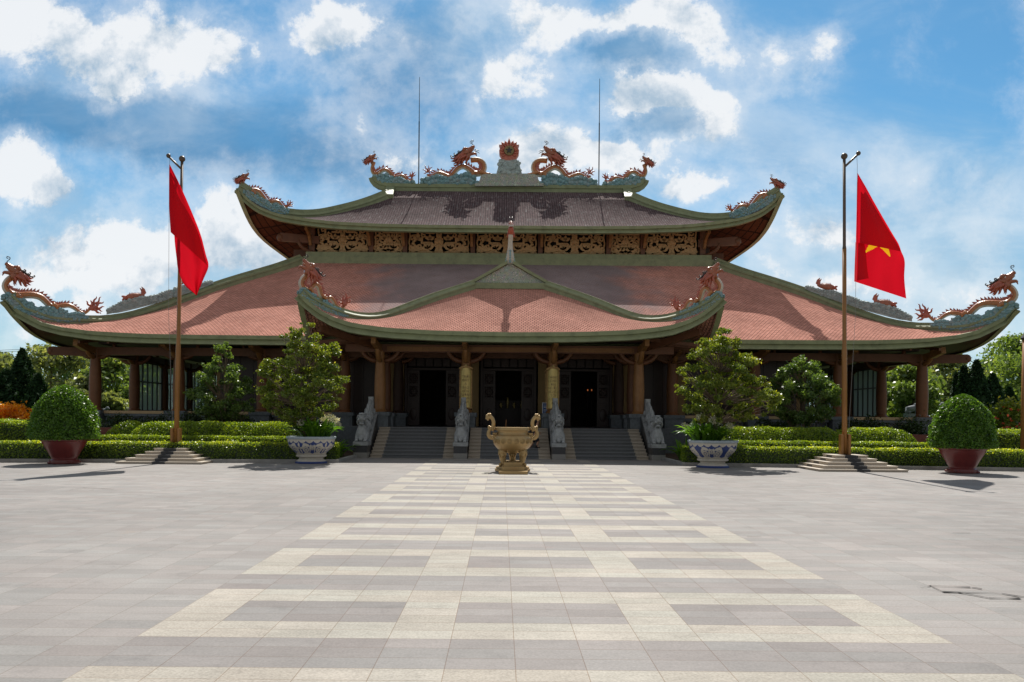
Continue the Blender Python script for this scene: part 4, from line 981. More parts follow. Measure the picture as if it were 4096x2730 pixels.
# ================================================================ painted dragons on the roofs
def shp(f, n): return [f(i/(n-1)) for i in range(n)]
def dragon(label, spec, mapper, group, mir=False, name='dragon_statue'):
    """mapper(x, y, off) -> point; x, y in the dragon's own upright plane (picture pixels of the survey), off = thickness in pixels"""
    ox, oy, zs = spec['zoom']
    W = lambda x, y, off=0.0: mapper(ox + x/zs, oy + y/zs, off/zs)
    c0 = W(*spec['base']); org = Vector((-c0.x if mir else c0.x, c0.y, c0.z))
    t = thing(name, label, 'dragon statue', org, group)
    fd = spec.get('face', -1)                # -1 the head looks left
    bd = 1 if spec['body'][-1][0] > spec['body'][0][0] else -1   # which way the tail lies
    rnd = random.Random(7)
    def tube2(b, pts, rad, n=8, m=0, off=None, flat=1.0, bm=None, belly=None):
        """tube through (x, y[, off]) survey points"""
        P2 = [(p[0], p[1], (p[2] if len(p) > 2 else 0.0)) for p in pts]; L = len(P2); o = len(b.v)
        for i, p in enumerate(P2):
            a, c = P2[max(i-1,0)], P2[min(i+1,L-1)]; dx, dy_ = c[0]-a[0], c[1]-a[1]; l = math.hypot(dx, dy_) or 1; nx, ny = dy_/l, -dx/l
            for j in range(n):
                an = 2*math.pi*j/n; r = rad[i]
                b.v.append(tuple(W(p[0]+nx*r*math.cos(an), p[1]+ny*r*math.cos(an), p[2]+r*flat*math.sin(an))))
        for i in range(L-1):
            for j in range(n):
                j2 = (j+1) % n; b.f.append((o+i*n+j, o+i*n+j2, o+(i+1)*n+j2, o+(i+1)*n+j))
                mm = m
                if belly is not None and math.cos(2*math.pi*(j+.5)/n)*belly < -.7: mm = bm
                b.m.append(mm)
        b.f.append(tuple(o+j for j in range(n))[::-1]); b.m.append(m); b.f.append(tuple(o+(L-1)*n+j for j in range(n))); b.m.append(m)
    NB = 46
    body = crom(spec['body'], NB)
    b = MB(); side = bd
    tube2(b, body, [p[2] for p in body], 12, 0, bm=1, belly=side)
    b.build('body', [M['drag'], M['belly']], t, True, mir)
    # back spines
    b = MB(); L = 0; nsp = spec.get('spines', 22)
    cum = [0]
    for i in range(1, NB): cum.append(cum[-1]+math.hypot(body[i][0]-body[i-1][0], body[i][1]-body[i-1][1]))
    for k in range(nsp):
        s_ = cum[-1]*lerp(.1, .95, k/(nsp-1)); i = int(np.searchsorted(cum, s_))-1; i = max(0, min(NB-2, i)); f = (s_-cum[i])/(cum[i+1]-cum[i]+1e-6)
        x, y, r = [lerp(body[i][q_], body[i+1][q_], f) for q_ in range(3)]
        dx, dy_ = body[i+1][0]-body[i][0], body[i+1][1]-body[i][1]; l = math.hypot(dx, dy_) or 1; dx, dy_ = dx/l, dy_/l
        nx, ny = dy_*side, -dx*side; hgt = r*1.0+6; wd = min(r*.75+4, cum[-1]/nsp*.62)
        bx, by = x+nx*r*.88, y+ny*r*.88
        v = [W(bx-dx*wd, by-dy_*wd, -r*.16), W(bx+dx*wd, by+dy_*wd, -r*.16), W(bx+dx*wd, by+dy_*wd, r*.16), W(bx-dx*wd, by-dy_*wd, r*.16),
             W(bx+nx*hgt*.55+dx*wd*.1, by+ny*hgt*.55+dy_*wd*.1, 0), W(bx+nx*hgt+dx*wd*1.1, by+ny*hgt+dy_*wd*1.1, 0)]
        b.add(v, [(0,1,4),(1,2,4),(2,3,4),(3,0,4),(1,2,5),(1,5,4),(2,4,5)])
    b.build('spine_crest', M['red'], t, False, mir)
    # legs with claws
    for lg in spec['legs']:
        for o_ in (-1, 1):
            b = MB(); pts = crom([(p[0], p[1], o_*p[2]*.75) for p in lg], 9); r0 = lg[0][2]
            tube2(b, pts, [r0*(1-.5*i/8) for i in range(9)], 8)
            ex, ey, eo = pts[-1]
            for c_ in (-1.2, -.4, .4, 1.2): tube2(b, [(ex, ey, eo), (ex-bd*r0*.7, ey+r0*.15, eo+c_*r0*.4), (ex-bd*r0*1.2, ey+r0*.45, eo+c_*r0*.55)], [r0*.3, r0*.24, r0*.06], 5)
            b.build('leg', M['drag'], t, True, mir)
    # head template, facing left, unit = 450 survey px
    hx, hy, hs, ha = spec['head']; ca, sa = math.cos(ha), math.sin(ha); zz = 1.0
    def H(x, y, off=0.0):
        x, y = (x-200)/450*hs, (y-500)/450*hs; x, y = x*ca-y*sa, x*sa+y*ca
        return (hx + x*(-fd), hy + y, off/450*hs)
    k = hs/450
    def ht(b, pts, rad, n=7, m=0): tube2(b, [H(*p) for p in crom(pts, max(8, len(pts)*3))], [np.interp(i/(max(8,len(pts)*3)-1), np.linspace(0,1,len(rad)), rad)*k for i in range(max(8,len(pts)*3))], n, m)
    b = MB()
    ht(b, [(345,500),(280,445),(215,405),(160,365),(122,330),(104,345)], [92,84,66,52,40,20], 12)
    ht(b, [(255,500),(200,478),(140,466),(85,462),(58,480)], [55,42,32,27,18], 10)
    ht(b, [(190,540),(250,520),(320,480)], [62,80,80], 10)
    ht(b, [(75,470),(58,500),(50,520)], [18,12,3], 6)
    for o_ in (-1, 1): ht(b, [(300,400,o_*48),(262,372,o_*56),(222,378,o_*52)], [14,22,10], 6); ht(b, [(130,318,o_*22),(112,308,o_*24),(100,322,o_*20)], [12,15,8], 6)
    for o_ in (-1, 1): ht(b, [(335,430,o_*60),(300,385,o_*66),(262,372,o_*60)], [30,34,16], 7); ht(b, [(240,470,o_*66),(290,478,o_*84),(345,470,o_*80)], [20,30,18], 7)
    hd = b.build('head', M['dhead'], t, True, mir)
    b = MB()
    for o_ in (-1, 1): b.ball(W(*H(256,408,o_*60)), 15*k/zs*spec['ppm'], 0, 8, 6)
    b.build('eye', M['white'], hd, True, mir)
    b = MB()
    for i in range(6):
        for o_ in (-1, 1):
            x, y = lerp(112, 215, i/5), lerp(376, 432, i/5); ht(b, [(x,y,o_*30),(x-2,y+16,o_*29)], [7,1.5], 5)
            x, y = lerp(78, 190, i/5), lerp(446, 456, i/5); ht(b, [(x,y,o_*24),(x-1,y-14,o_*24)], [6,1.5], 5)
    b.build('teeth', M['white'], hd, False, mir)
    b = MB()
    ends = [(575,575,-20),(470,720,0),(360,690,-40),(590,620,20),(535,595,40),(552,625,-50),(520,655,60),(535,690,-30),(495,697,30),(450,706,-60),(400,690,70),(560,560,10),(520,570,75),(545,640,0),(480,675,-80),(505,610,-85)]
    for ex, ey, eo in ends:
        ht(b, [(285,475,eo*.6),(lerp(290,ex,.5),lerp(480,ey,.45)-12,eo*1.0),(lerp(290,ex,.8),lerp(480,ey,.82)+10,eo),(ex,ey-6,eo*.9)], [44,32,17,2], 7)
    for o_ in (-1, 1): ht(b, [(270,520,o_*70),(330,560,o_*92),(400,600,o_*95),(440,640,o_*88)], [34,34,20,3], 7); ht(b, [(235,545,o_*60),(265,600,o_*66),(262,650,o_*60),(275,690,o_*58)], [26,24,14,2], 6)
    b.build('mane', M['red'], t, True, mir)
    b = MB()
    for o_ in (-1, 1):
        ht(b, [(310,410,o_*40),(380,448,o_*60),(450,498,o_*66),(530,545,o_*66),(580,546,o_*66),(582,525,o_*66),(565,524,o_*66)], [26,22,16,11,9,8,6], 6)
        ht(b, [(360,440,o_*55),(390,462,o_*60),(425,462,o_*60),(432,435,o_*60),(410,425,o_*60),(400,440,o_*60)], [14,12,12,11,9,6], 6)
        ht(b, [(420,478,o_*58),(470,505,o_*60),(510,500,o_*60),(514,478,o_*60),(495,470,o_*60)], [13,11,10,9,5], 6)
    b.build('horn', M['horn'], t, True, mir)
    b = MB()
    for o_ in (-1, 1):
        pts = [(128,312,o_*12),(125,292,o_*16),(145,262,o_*20),(178,245,o_*24),(190,222,o_*24),(178,198,o_*24),(150,192,o_*24),(136,208,o_*24),(142,226,o_*24),(158,226,o_*24)] if o_ > 0 else \
              [(128,312,o_*12),(125,292,o_*16),(150,262,o_*20),(162,232,o_*24),(150,200,o_*24),(125,197,o_*24),(114,212,o_*24),(124,230,o_*24),(142,226,o_*24)]
        ht(b, pts, [7,5.5,5,5,5,5,4.5,4,4,3.5], 5)
        if spec.get('wsk'): ht(b, [(96,400,o_*26),(60,402,o_*50),(20,420,o_*66),(-5,440,o_*70)], [11,9,6,2], 5)
    b.build('whisker', M['horn'], t, True, mir)
    # flame tail
    b = MB(); tx, ty, tl, ta = spec['tail']; ppl = spec.get('flames', [(-80,.75),(-52,1.15),(-32,1.35),(-12,1.2),(12,1.12),(32,1.02),(52,.95),(-112,.85)])
    for i, (a, l) in enumerate(ppl):
        an = R(a) + ta; ux, uy = math.cos(an)*bd, math.sin(an); px_, py_ = -uy, ux; L_ = tl*l; o_ = (i % 3 - 1)*tl*.08; wv_ = 1 if i % 2 else -1
        tube2(b, crom([(tx, ty, 0), (tx+ux*L_*.3+px_*L_*.06*wv_, ty+uy*L_*.3+py_*L_*.06*wv_, o_), (tx+ux*L_*.6-px_*L_*.07*wv_, ty+uy*L_*.6-py_*L_*.07*wv_, o_), (tx+ux*L_*.85+px_*L_*.05*wv_, ty+uy*L_*.85+py_*L_*.05*wv_, o_), (tx+ux*L_, ty+uy*L_, o_)], 11),
              [tl*x for x in (.15,.15,.14,.125,.11,.095,.08,.065,.05,.03,.008)], 6, flat=.6)
    tube2(b, [(tx-math.cos(ta)*tl*.25*bd, ty-math.sin(ta)*tl*.25, 0), (tx, ty, 0), (tx+math.cos(ta)*tl*.32*bd, ty+math.sin(ta)*tl*.32, 0)], [tl*.12, tl*.27, tl*.2], 8, flat=.6)
    b.build('tail_flame', M['red'], t, True, mir)
    # bank of curling clouds the dragon rides
    b = MB(); top, bot = spec['cloud']; th = spec.get('cth', 70)
    xs = [p[0] for p in top]; ys = [p[1] for p in top]; bx = [p[0] for p in bot]; by = [p[1] for p in bot]
    x0, x1 = min(xs), max(xs); n = 44; rows = []
    holes_ = spec.get('holes', [])
    for i in range(n+1):
        x = lerp(x0, x1, i/n); yt, yb = np.interp(x, xs, ys), np.interp(x, bx, by)+10
        yt += 8*math.sin(i*1.9); e = min(1, i/3, (n-i)/3)
        rows.append([W(x, yb, -th*(.4+.6*e)), W(x, lerp(yb,yt,.55), -th*(.5+.5*e)), W(x, lerp(yb,yt,.88), -th*.7*e), W(x, yt, 0), W(x, lerp(yb,yt,.88), th*.7*e), W(x, lerp(yb,yt,.55), th*(.5+.5*e)), W(x, yb, th*(.4+.6*e))])
    b.grid(rows, 0, flip=True)
    step = spec.get('curl', 62); x = x0+step*.4; row_i = 0
    while x < x1:
        yt, yb = np.interp(x, xs, ys), np.interp(x, bx, by); y = yt+step*.35
        while y < yb+step*.1:
            r = step*(.42+.22*rnd.random()); jx, jy = (rnd.random()-.5)*step*.5, (rnd.random()-.5)*step*.3
            if not any(math.hypot(x+jx-h[0], (y+jy-h[1])) < h[2]+r*.8 for h in holes_):
                for fs__ in (-1, 1):
                    cx_, cy_, oz = x+jx, y+jy, fs__*th*.93
                    pts = []
                    for q_ in range(15):
                        f = q_/14; an = rnd.random()*0 + row_i*1.3 + f*2*math.pi*1.7; rr = r*(1-.8*f); pts.append((cx_+rr*math.cos(an), cy_+rr*math.sin(an)*.85, oz+fs__*r*.12*f))
                    tube2(b, pts, [r*.2*(1-.4*q_/14) for q_ in range(15)], 5)
                    b.ball(W(cx_, cy_, fs__*th*.78), r*.8/zs*spec['ppm'], 0, 8, 6)
            y += step*.72; row_i += 1
        x += step*.62
    b.build('cloud_bank', M[spec.get('cmat', 'turq')], t, True, mir)
    return t

def hip_map(Xt, Yt, m):
    """upright plane standing on the hip line through (Xt, Yt), dY/dX = m (left side)"""
    nx, ny = -m, 1.0; l = math.hypot(nx, ny); nx, ny = nx/l, ny/l
    def f(x, y, off):
        a, bb = un(x, y); k = a; X = (CX + k*(Yt - m*Xt))/(1 - k*m); Y = Yt + m*(X - Xt); ppm_ = Y/FPX
        return Vector((X + nx*off*ppm_, Y + ny*off*ppm_, CH + bb*Y))
    return f
def flat_map(Y0):
    def f(x, y, off):
        a, bb = un(x, y); return Vector((CX+a*Y0, Y0 + off*Y0/FPX, CH+bb*Y0))
    return f
# lower roof corners (survey of the left one)
DL = dict(zoom=(0,980,4.2375), ppm=34.6/FPX, base=(600,1180), face=-1, spines=30,
    body=[(205,545,58),(130,610,56),(95,690,58),(135,770,60),(215,835,62),(330,852,60),(460,845,60),(590,850,58),(700,885,56),(785,960,54),(860,1030,52),(960,1050,48),(1080,1030,44),(1180,1025,40),(1270,1070,35),(1345,1130,30),(1430,1158,27),(1500,1115,25),(1535,1060,26)],
    legs=[[(265,850,50),(330,890,46),(352,945,40),(300,975,36)],[(880,1010,46),(940,1050,42),(965,1110,38),(905,1125,34)]],
    head=(190,505,450,0), tail=(1560,1075,190,R(-18)),
    cloud=([(40,850),(120,812),(200,842),(300,930),(400,905),(480,965),(540,985),(640,1065),(740,1045),(860,1055),(960,1100),(1020,1070),(1080,1085),(1150,1172),(1250,1140),(1340,1150),(1440,1190),(1480,1245)],
           [(40,880),(110,965),(230,1060),(420,1172),(700,1245),(1000,1290),(1350,1282),(1480,1255)]), curl=72, cth=70)
tipL = hipL[0]; ptL2 = hipL[14]; mL = (ptL2.y-tipL.y)/(ptL2.x-tipL.x)
mapL = hip_map(tipL.x, tipL.y, mL)
dragon('large brown dragon with flaming tail on the left eave corner of the wide lower roof', DL, mapL, 'dragons on the roofs')
dragon('large brown dragon with flaming tail on the right eave corner of the wide lower roof', DL, mapL, 'dragons on the roofs', True)
# porch corners
DP = dict(zoom=(1160,1000,5.2267), ppm=31.5/FPX, base=(700,1150), face=-1, spines=22,
    body=[(430,500,62),(330,560,62),(262,650,60),(268,740,60),(330,820,62),(420,850,60),(480,770,56),(550,720,54),(615,765,52),(640,850,50),(670,945,50),(740,1010,50),(810,1005,46),(870,1000,44),(925,1060,40),(970,1150,38),(1040,1215,36),(1110,1225,34),(1145,1160,30)],
    legs=[[(390,800,50),(440,840,46),(470,910,40),(440,945,36)],[(690,970,44),(740,1020,40),(780,1085,34),(750,1100,30)]],
    head=(330,420,470,R(14)), tail=(1140,1140,205,R(-78)), flames=[(-48,.75),(-22,.95),(0,1.25),(20,1.05),(48,.85),(-75,.7)],
    cloud=([(175,870),(240,800),(310,820),(400,890),(500,930),(545,1010),(620,1110),(720,1040),(800,1110),(890,1200),(960,1200),(1060,1260),(1140,1330),(1170,1370)],
           [(175,890),(260,980),(400,1130),(560,1230),(760,1320),(1000,1385),(1170,1400)]), curl=62, cth=62)
tp = hipP[0]; tp2 = hipP[10]; mapP = hip_map(tp.x, tp.y, (tp2.y-tp.y)/(tp2.x-tp.x))
dragon('brown dragon with white throat on the left eave corner of the entrance porch roof', DP, mapP, 'dragons on the roofs')
dragon('brown dragon with white throat on the right eave corner of the entrance porch roof', DP, mapP, 'dragons on the roofs', True)
# upper roof corners
DU = dict(zoom=(900,500,1.9608), ppm=42.2/FPX, base=(300,620), face=1, spines=24,
    body=[(142,440,20),(134,470,20),(140,500,21),(175,515,20),(215,508,19),(260,515,19),(290,545,18),(320,585,18),(345,607,17),(385,600,16),(420,602,15),(445,630,13),(468,648,11),(492,640,10)],
    legs=[[(205,515,17),(225,530,15),(238,545,13)],[(335,595,16),(348,605,14),(352,612,12)]],
    head=(158,425,108,R(-8)), tail=(496,632,46,R(-55)), flames=[(-60,.75),(-35,1.0),(-8,1.1),(15,1.05),(40,.95),(70,.9)],
    cloud=([(140,505),(170,520),(235,548),(270,575),(320,590),(365,625),(400,618),(440,640),(480,660),(505,680)],[(140,540),(190,590),(260,640),(340,680),(420,693),(505,695)]), curl=26, cth=22)
DU['body'] = [tuple(p) for p in DU['body']]
DU['face'] = 1
def dragon_u(label, mir): return dragon(label, DU, mapU, 'dragons on the roofs', mir)
tu = hipU[0]; tu2 = hipU[10]; mapU = hip_map(tu.x, tu.y, (tu2.y-tu.y)/(tu2.x-tu.x))
dragon_u('small brown dragon looking inward from the left eave corner of the dark upper roof', False)
dragon_u('small brown dragon looking inward from the right eave corner of the dark upper roof', True)
YR = 47.5; mapR_ = flat_map(YR)
DE = dict(zoom=(900,500,1.9608), ppm=YR/FPX, base=(1320,462), face=1, spines=22,
    body=[(1166,288,15),(1156,320,14),(1152,350,15),(1168,378,16),(1200,375,17),(1235,352,17),(1265,352,16),(1293,376,16),(1320,405,15),(1350,406,15),(1385,396,14),(1410,410,13),(1432,436,11),(1460,440,10),(1470,420,10)],
    legs=[[(1205,385,14),(1215,400,12),(1222,412,10)],[(1335,410,14),(1325,425,12),(1318,440,10)]],
    head=(1160,272,98,0), wsk=True, tail=(1466,408,42,R(-85)), flames=[(-60,.7),(-30,1.0),(0,1.15),(28,1.1),(55,.9),(-85,1.2)],
    cloud=([(1165,392),(1200,402),(1250,386),(1290,402),(1330,422),(1370,415),(1410,432),(1475,446)],[(1165,402),(1200,440),(1260,464),(1475,464)]), curl=34, cth=24)
dragon('brown dragon on the left end of the top ridge, facing the antenna', DE, mapR_, 'dragons on the roofs')
dragon('brown dragon on the right end of the top ridge, facing the antenna', DE, mapR_, 'dragons on the roofs', True)
DC = dict(zoom=(900,500,1.9608), ppm=YR/FPX, base=(1760,462), face=1, spines=30,
    body=[(1925,272,21),(1975,268,21),(2020,290,22),(2032,335,22),(2005,372,23),(1955,376,23),(1915,345,22),(1870,322,21),(1825,338,20),(1790,378,19),(1760,402,18),(1720,388,17),(1680,374,16),(1640,388,14),(1612,410,12),(1596,408,11),(1590,385,11)],
    legs=[[(1950,375,20),(1942,405,17),(1945,435,14)],[(2000,372,17),(2045,386,14),(2082,388,11)],[(1775,400,18),(1755,420,15),(1740,440,12)]],
    head=(1918,240,172,0), wsk=True, tail=(1590,366,42,R(-95)), flames=[(-75,1.2),(-38,1.25),(-5,1.2),(32,1.3),(75,1.1),(125,.9),(-125,1.1)],
    cloud=([(1540,440),(1560,416),(1600,422),(1650,402),(1700,412),(1740,418),(1800,410),(1850,388),(1900,384),(1950,402),(1980,450)],[(1540,464),(1700,466),(1980,466)]), curl=40, cth=26)
dragon('large brown dragon on the top ridge left of the red flame emblem', DC, mapR_, 'dragons on the roofs')
dragon('large brown dragon on the top ridge right of the red flame emblem', DC, mapR_, 'dragons on the roofs', True)

# flame emblem with the star
def Z5(x, y, Y=47.4): 
    p = P(900+x/1.9608, 500+y/1.9608, Y); p.x -= .0; return p
cxE = Z5(2226, 200).x
t = thing('flame_emblem', 'red flame emblem with a star disc at the centre of the top ridge', 'emblem', (0, 47.5, 15.3))
def E(x, y, dY=0.0): p = Z5(x, y); return Vector((p.x-cxE, p.y+dY, p.z))
fl = [(2170,290),(2168,262),(2150,235),(2148,205),(2158,190),(2147,160),(2166,182),(2166,140),(2186,160),(2194,128),(2206,150),(2216,112),(2226,110),(2236,112),(2246,150),(2258,128),(2266,160),(2286,140),(2286,182),(2305,160),(2294,190),(2304,205),(2302,235),(2284,262),(2282,290)]
fl[11:14] = [(2213,148),(2226,108),(2239,148)]
b = MB(); b.prism([E(x,y) for x,y in fl], (0,-.16,0), (0,.3,0)); b.build('flame', M['emblem'], t)
b = MB()
for x, y in fl[1:-1]: b.tube([E(2226+(x-2226)*.55, 215+(y-215)*.55, -.16), E(2226+(x-2226)*.75, 210+(y-210)*.75, -.19), E(2226+(x-2226)*.93, 205+(y-205)*.93, -.16)], [.07,.06,.015], 6)
b.build('flame_relief', M['emblem'], t, True)
b = MB(); c = E(2226,212,-.2); b.lathe([(.0,-.03),(.26,-.03),(.29,.0),(.29,.05),(.26,.07),(.0,.05)], (0,0,0), 28)
b.v = [(c.x+x, c.y-z, c.z+y) for x, y, z in b.v]; b.build('disc', M['disc'], t, 'auto')
b = MB(); st_ = []
for i in range(10):
    a = math.pi/2+i*math.pi/5; r = .22 if i % 2 == 0 else .084; st_.append(Vector((c.x+r*math.cos(a), c.y-.08, c.z+r*math.sin(a))))
b.prism(st_, (0,-.03,0), (0,.03,0)); b.build('star', M['granite'], t)
b = MB(); b.prism([E(2126,395),(E(2140,345)),E(2150,292),E(2302,292),E(2312,345),E(2326,395)], (0,-.3,0), (0,.4,0))
rr_ = random.Random(3)
for i in range(46):
    y = rr_.uniform(298,388); x = 2226+rr_.uniform(-1,1)*lerp(74,94,(y-292)/100); p = E(x, y, -.33)
    r = rr_.uniform(.06,.12); b.ball(p, (r,.05,r), 0, 7, 5)
    b.tube([(p.x+r*1.1*math.cos(a), p.y-.03, p.z+r*1.1*math.sin(a)) for a in [j/8*5 for j in range(9)]], .022, 4)
b.build('cloud_base', M['cloudgrey'], t, 'auto')
b = MB(); bl = [(1958,490),(1958,470),(1985,465),(1998,440),(2005,410),(2030,398),(2080,394),(2372,394),(2422,398),(2447,410),(2454,440),(2467,465),(2494,470),(2494,490)]
b.prism([E(x,y+2) for x,y in bl], (0,-.34,0), (0,.44,0)); b.build('mosaic_block', M['stucco'], t)

# dragon head on the porch gable, seen from the front
def A8(x, y, Y=35.0): return P(1900+x/4.9, 850+y/4.9, Y)
xa = A8(700, 600).x
def A(x, y, dY=0.0): p = A8(x, y); return Vector((p.x-xa+.02, p.y+dY, p.z))
t = thing('dragon_statue', 'brown dragon head with white throat rising from the point of the porch gable', 'dragon statue', A(690,1000), 'dragons on the roofs')
b = MB(); ppm = 35/FPX/4.9
b.tube([A(690,1005,.0),A(690,880,-.05),A(690,760,-.06),A(692,620,-.04),A(698,500,-.1),A(702,420,-.2)], [90*ppm,75*ppm,56*ppm,46*ppm,44*ppm,52*ppm], 14, 0, ax=(0,-1,0))
o = len(b.f)
for i, f in enumerate(b.f[:-2]):
    ys = sum(b.v[a][1] for a in f)/4; xs_ = sum(b.v[a][0] for a in f)/4
    j = i % 14; b.m[i] = 1 if j in (0,1,2,13,12,11) else 0
b.build('neck', [M['drag'], M['belly']], t, True)
b = MB()
b.tube([A(702,445,-.12),A(703,380,-.3),A(704,350,-.45)], [58*ppm,60*ppm,44*ppm], 12, 0, ax=(0,-1,0)); b.ball(A(704,290,-.4), (58*ppm,.25,42*ppm)); b.ball(A(704,258,-.32), (50*ppm,.26,45*ppm))
for s_ in (-1, 1): b.ball(A(704+s_*32,248,-.5), (16*ppm,.08,14*ppm)); b.ball(A(704+s_*22,296,-.62), (14*ppm,.06,10*ppm))
hd = b.build('head', M['red'], t, True)
b = MB()
for y in (308, 332): b.sweep([A(660,y,-.58),A(704,y-6 if y < 320 else y+4,-.66),A(748,y,-.58)], [(-.02,-.02),(.02,-.02),(.02,.02),(-.02,.02)])
for s_ in (-1, 1): b.ball(A(704+s_*32,262,-.57), 11*ppm, 0, 8, 6)
b.build('teeth', M['white'], hd, True)
b = MB()
for i in range(11):
    a = lerp(-1, 1, i/10); b.tube([A(704+a*48,400,-.1),A(704+a*62,440,.0),A(704+a*78,490-abs(a)*12,.12)], [18*ppm,16*ppm,3*ppm], 6)
b.build('mane', M['red'], t, True)
b = MB()
for s_ in (-1, 1): b.tube([A(704+s_*18,240,-.55),A(704+s_*22,190,-.5),A(704+s_*26,130,-.42)], [8*ppm,6*ppm,4*ppm], 5)
b.build('whisker', M['horn'], t, True)
b = MB()
for k, (y, wd) in enumerate(((770,58),(815,66),(860,72),(905,82),(955,88),(990,92))):
    for j in range(5):
        a = lerp(-1, 1, j/4); b.ball(A(690+a*wd*.8, y+abs(a)*12, -.16+abs(a)*.14), (wd*.34*ppm,.1,26*ppm), 0, 8, 6)
b.build('cloud_bank', M['turq'], t, True)

# carp leaping over wave banks on the long hips
mapRr = hip_map(-tipL.x, tipL.y, -mL)
def carp(label, pts, bank, mir):
    W = lambda x, y, off=0.0: mapRr(3150+x/4.278, 1050+y/4.278, off/4.278)
    pm = 38/FPX/4.278; (hx, hy), (tx, ty) = pts; ux, uy = tx-hx, ty-hy; L = math.hypot(ux, uy); ux, uy = ux/L, uy/L; nx, ny = uy, -ux
    if ny > 0: nx, ny = -nx, -ny
    f = lambda a, c, o=0.0: W(hx+ux*a*L+nx*c*L, hy+uy*a*L+ny*c*L, o*L)
    c0 = f(.5, -.2); org = Vector((-c0.x if mir else c0.x, c0.y, c0.z))
    t = thing('carp_statue', label, 'fish statue', org, 'carp on the roof hips')
    b = MB(); prof = [(.08,.05),(.16,.1),(.3,.15),(.48,.165),(.66,.14),(.82,.1),(.93,.06),(.98,.03)]
    n = 12
    for i, (a, r) in enumerate(prof):
        for j in range(n):
            an = 2*math.pi*j/n; b.v.append(tuple(f(a, r*math.cos(an)+.02, r*.62*math.sin(an))))
    for i in range(len(prof)-1):
        for j in range(n): b.f.append((i*n+j, i*n+(j+1)%n, (i+1)*n+(j+1)%n, (i+1)*n+j)); b.m.append(0)
    b.build('body', M['dhead'], t, True, mir)
    b = MB()
    for s_ in (1, -1): b.tube([f(.2,.02,0),f(.1,.05+s_*.03,0),f(0,.03+s_*.09,0)], [.09*L*pm,.06*L*pm,.03*L*pm], 8)
    for o_ in (-1, 1): b.ball(f(.17,.09,o_*.07), .03*L*pm, 0, 6, 5)
    b.build('head', M['red'], t, True, mir)
    b = MB()
    for k in range(9):
        a = .3+k*.065; b.prism([f(a,.14),f(a+.055,.14),f(a+.07,.24-.01*k)], f(0,0,-.02)-f(0,0), f(0,0,.02)-f(0,0))
    b.prism([f(.9,.0),f(.97,.1),f(.93,.26),f(.82,.36),f(.86,.22),f(.84,.1)], f(0,0,-.03)-f(0,0), f(0,0,.03)-f(0,0)); b.prism([f(.95,.02),f(1.06,.1),f(1.02,.28),f(.9,.4),f(.94,.2)], f(0,0,-.03)-f(0,0), f(0,0,.03)-f(0,0))
    b.build('fin', M['red'], t, False, mir)
    b = MB(); rnd = random.Random(5); n = 30; rows = []
    xs, top, bot = bank
    for i in range(n+1):
        x = lerp(xs[0], xs[-1], i/n); yt, yb = np.interp(x, xs, top)+7*math.sin(i*1.7), np.interp(x, xs, bot)+30; e = min(1, i/3, (n-i)/3)
        rows.append([W(x,yb,-34*e-6),W(x,lerp(yb,yt,.6),-32*e-5),W(x,yt,0),W(x,lerp(yb,yt,.6),32*e+5),W(x,yb,34*e+6)])
    b.grid(rows, 0)
    x = xs[0]+30
    while x < xs[-1]-20:
        yt, yb = np.interp(x, xs, top), np.interp(x, xs, bot)
        for y in np.arange(yt+24, yb+10, 46):
            r = rnd.uniform(26, 40)
            for fs__ in (-1, 1):
                b.ball(W(x, y, fs__*26), r*.8*pm, 0, 8, 6); b.tube([W(x+r*(1-.8*q_/12)*math.cos(q_*.8+x), y+r*(1-.8*q_/12)*math.sin(q_*.8+x), fs__*(46+q_)) for q_ in range(13)], [r*.2*pm*(1-.5*q_/12) for q_ in range(13)], 5)
        b.ball(W(x, yt+10, rnd.uniform(-20,20)), rnd.uniform(24,38)*pm, 0, 9, 7); b.tube([W(x+22*(1-.7*q_/9)*math.cos(q_*.9), yt+6+22*(1-.7*q_/9)*math.sin(q_*.9), -36) for q_ in range(10)], 6*pm, 5)
        x += 44
    b.build('cloud_bank', M['cloudgrey'], t, True, mir)
F1 = ((850,455),(500,400)); B1 = ([310,420,560,700,820,940,1010], [405,430,470,490,500,540,570], [440,475,530,585,625,665,690])
F2 = ((1868,745),(1470,680)); B2 = ([1010,1150,1300,1450,1600,1750,1900,2020,2130], [570,620,680,700,720,760,800,880,935], [690,735,785,830,870,910,945,960,985])
carp('upper red carp on grey waves along the right hip of the lower roof', F1, B1, False); carp('lower red carp on grey waves along the right hip of the lower roof', F2, B2, False)
carp('upper red carp on grey waves along the left hip, partly behind the flag', F1, B1, True); carp('lower red carp on grey waves along the left hip of the lower roof', F2, B2, True)

# antennas on the ridge
for px, l in ((960.5, 'thin black lightning rod left of centre on the top ridge'), (1374.5, 'thin black lightning rod right of centre on the top ridge')):
    x = (px-1152-3)/1820*47.5+CX; t = thing('lightning_rod', l, 'lightning rod', (x, 47.5, 15.45), 'lightning rods on the top ridge')
    b = MB(); b.tube([(x,47.5,15.45),(x,47.5,19.3)], .034, 6); b.tube([(x,47.5,19.3),(x,47.5,21.95)], [.024,.014], 6); b.build('rod', M['iron'], t)
    b = MB(); b.lathe([(.09,0),(.09,.06),(.05,.1)], (x,47.5,15.48), 8); b.build('socket', M['iron'], t)
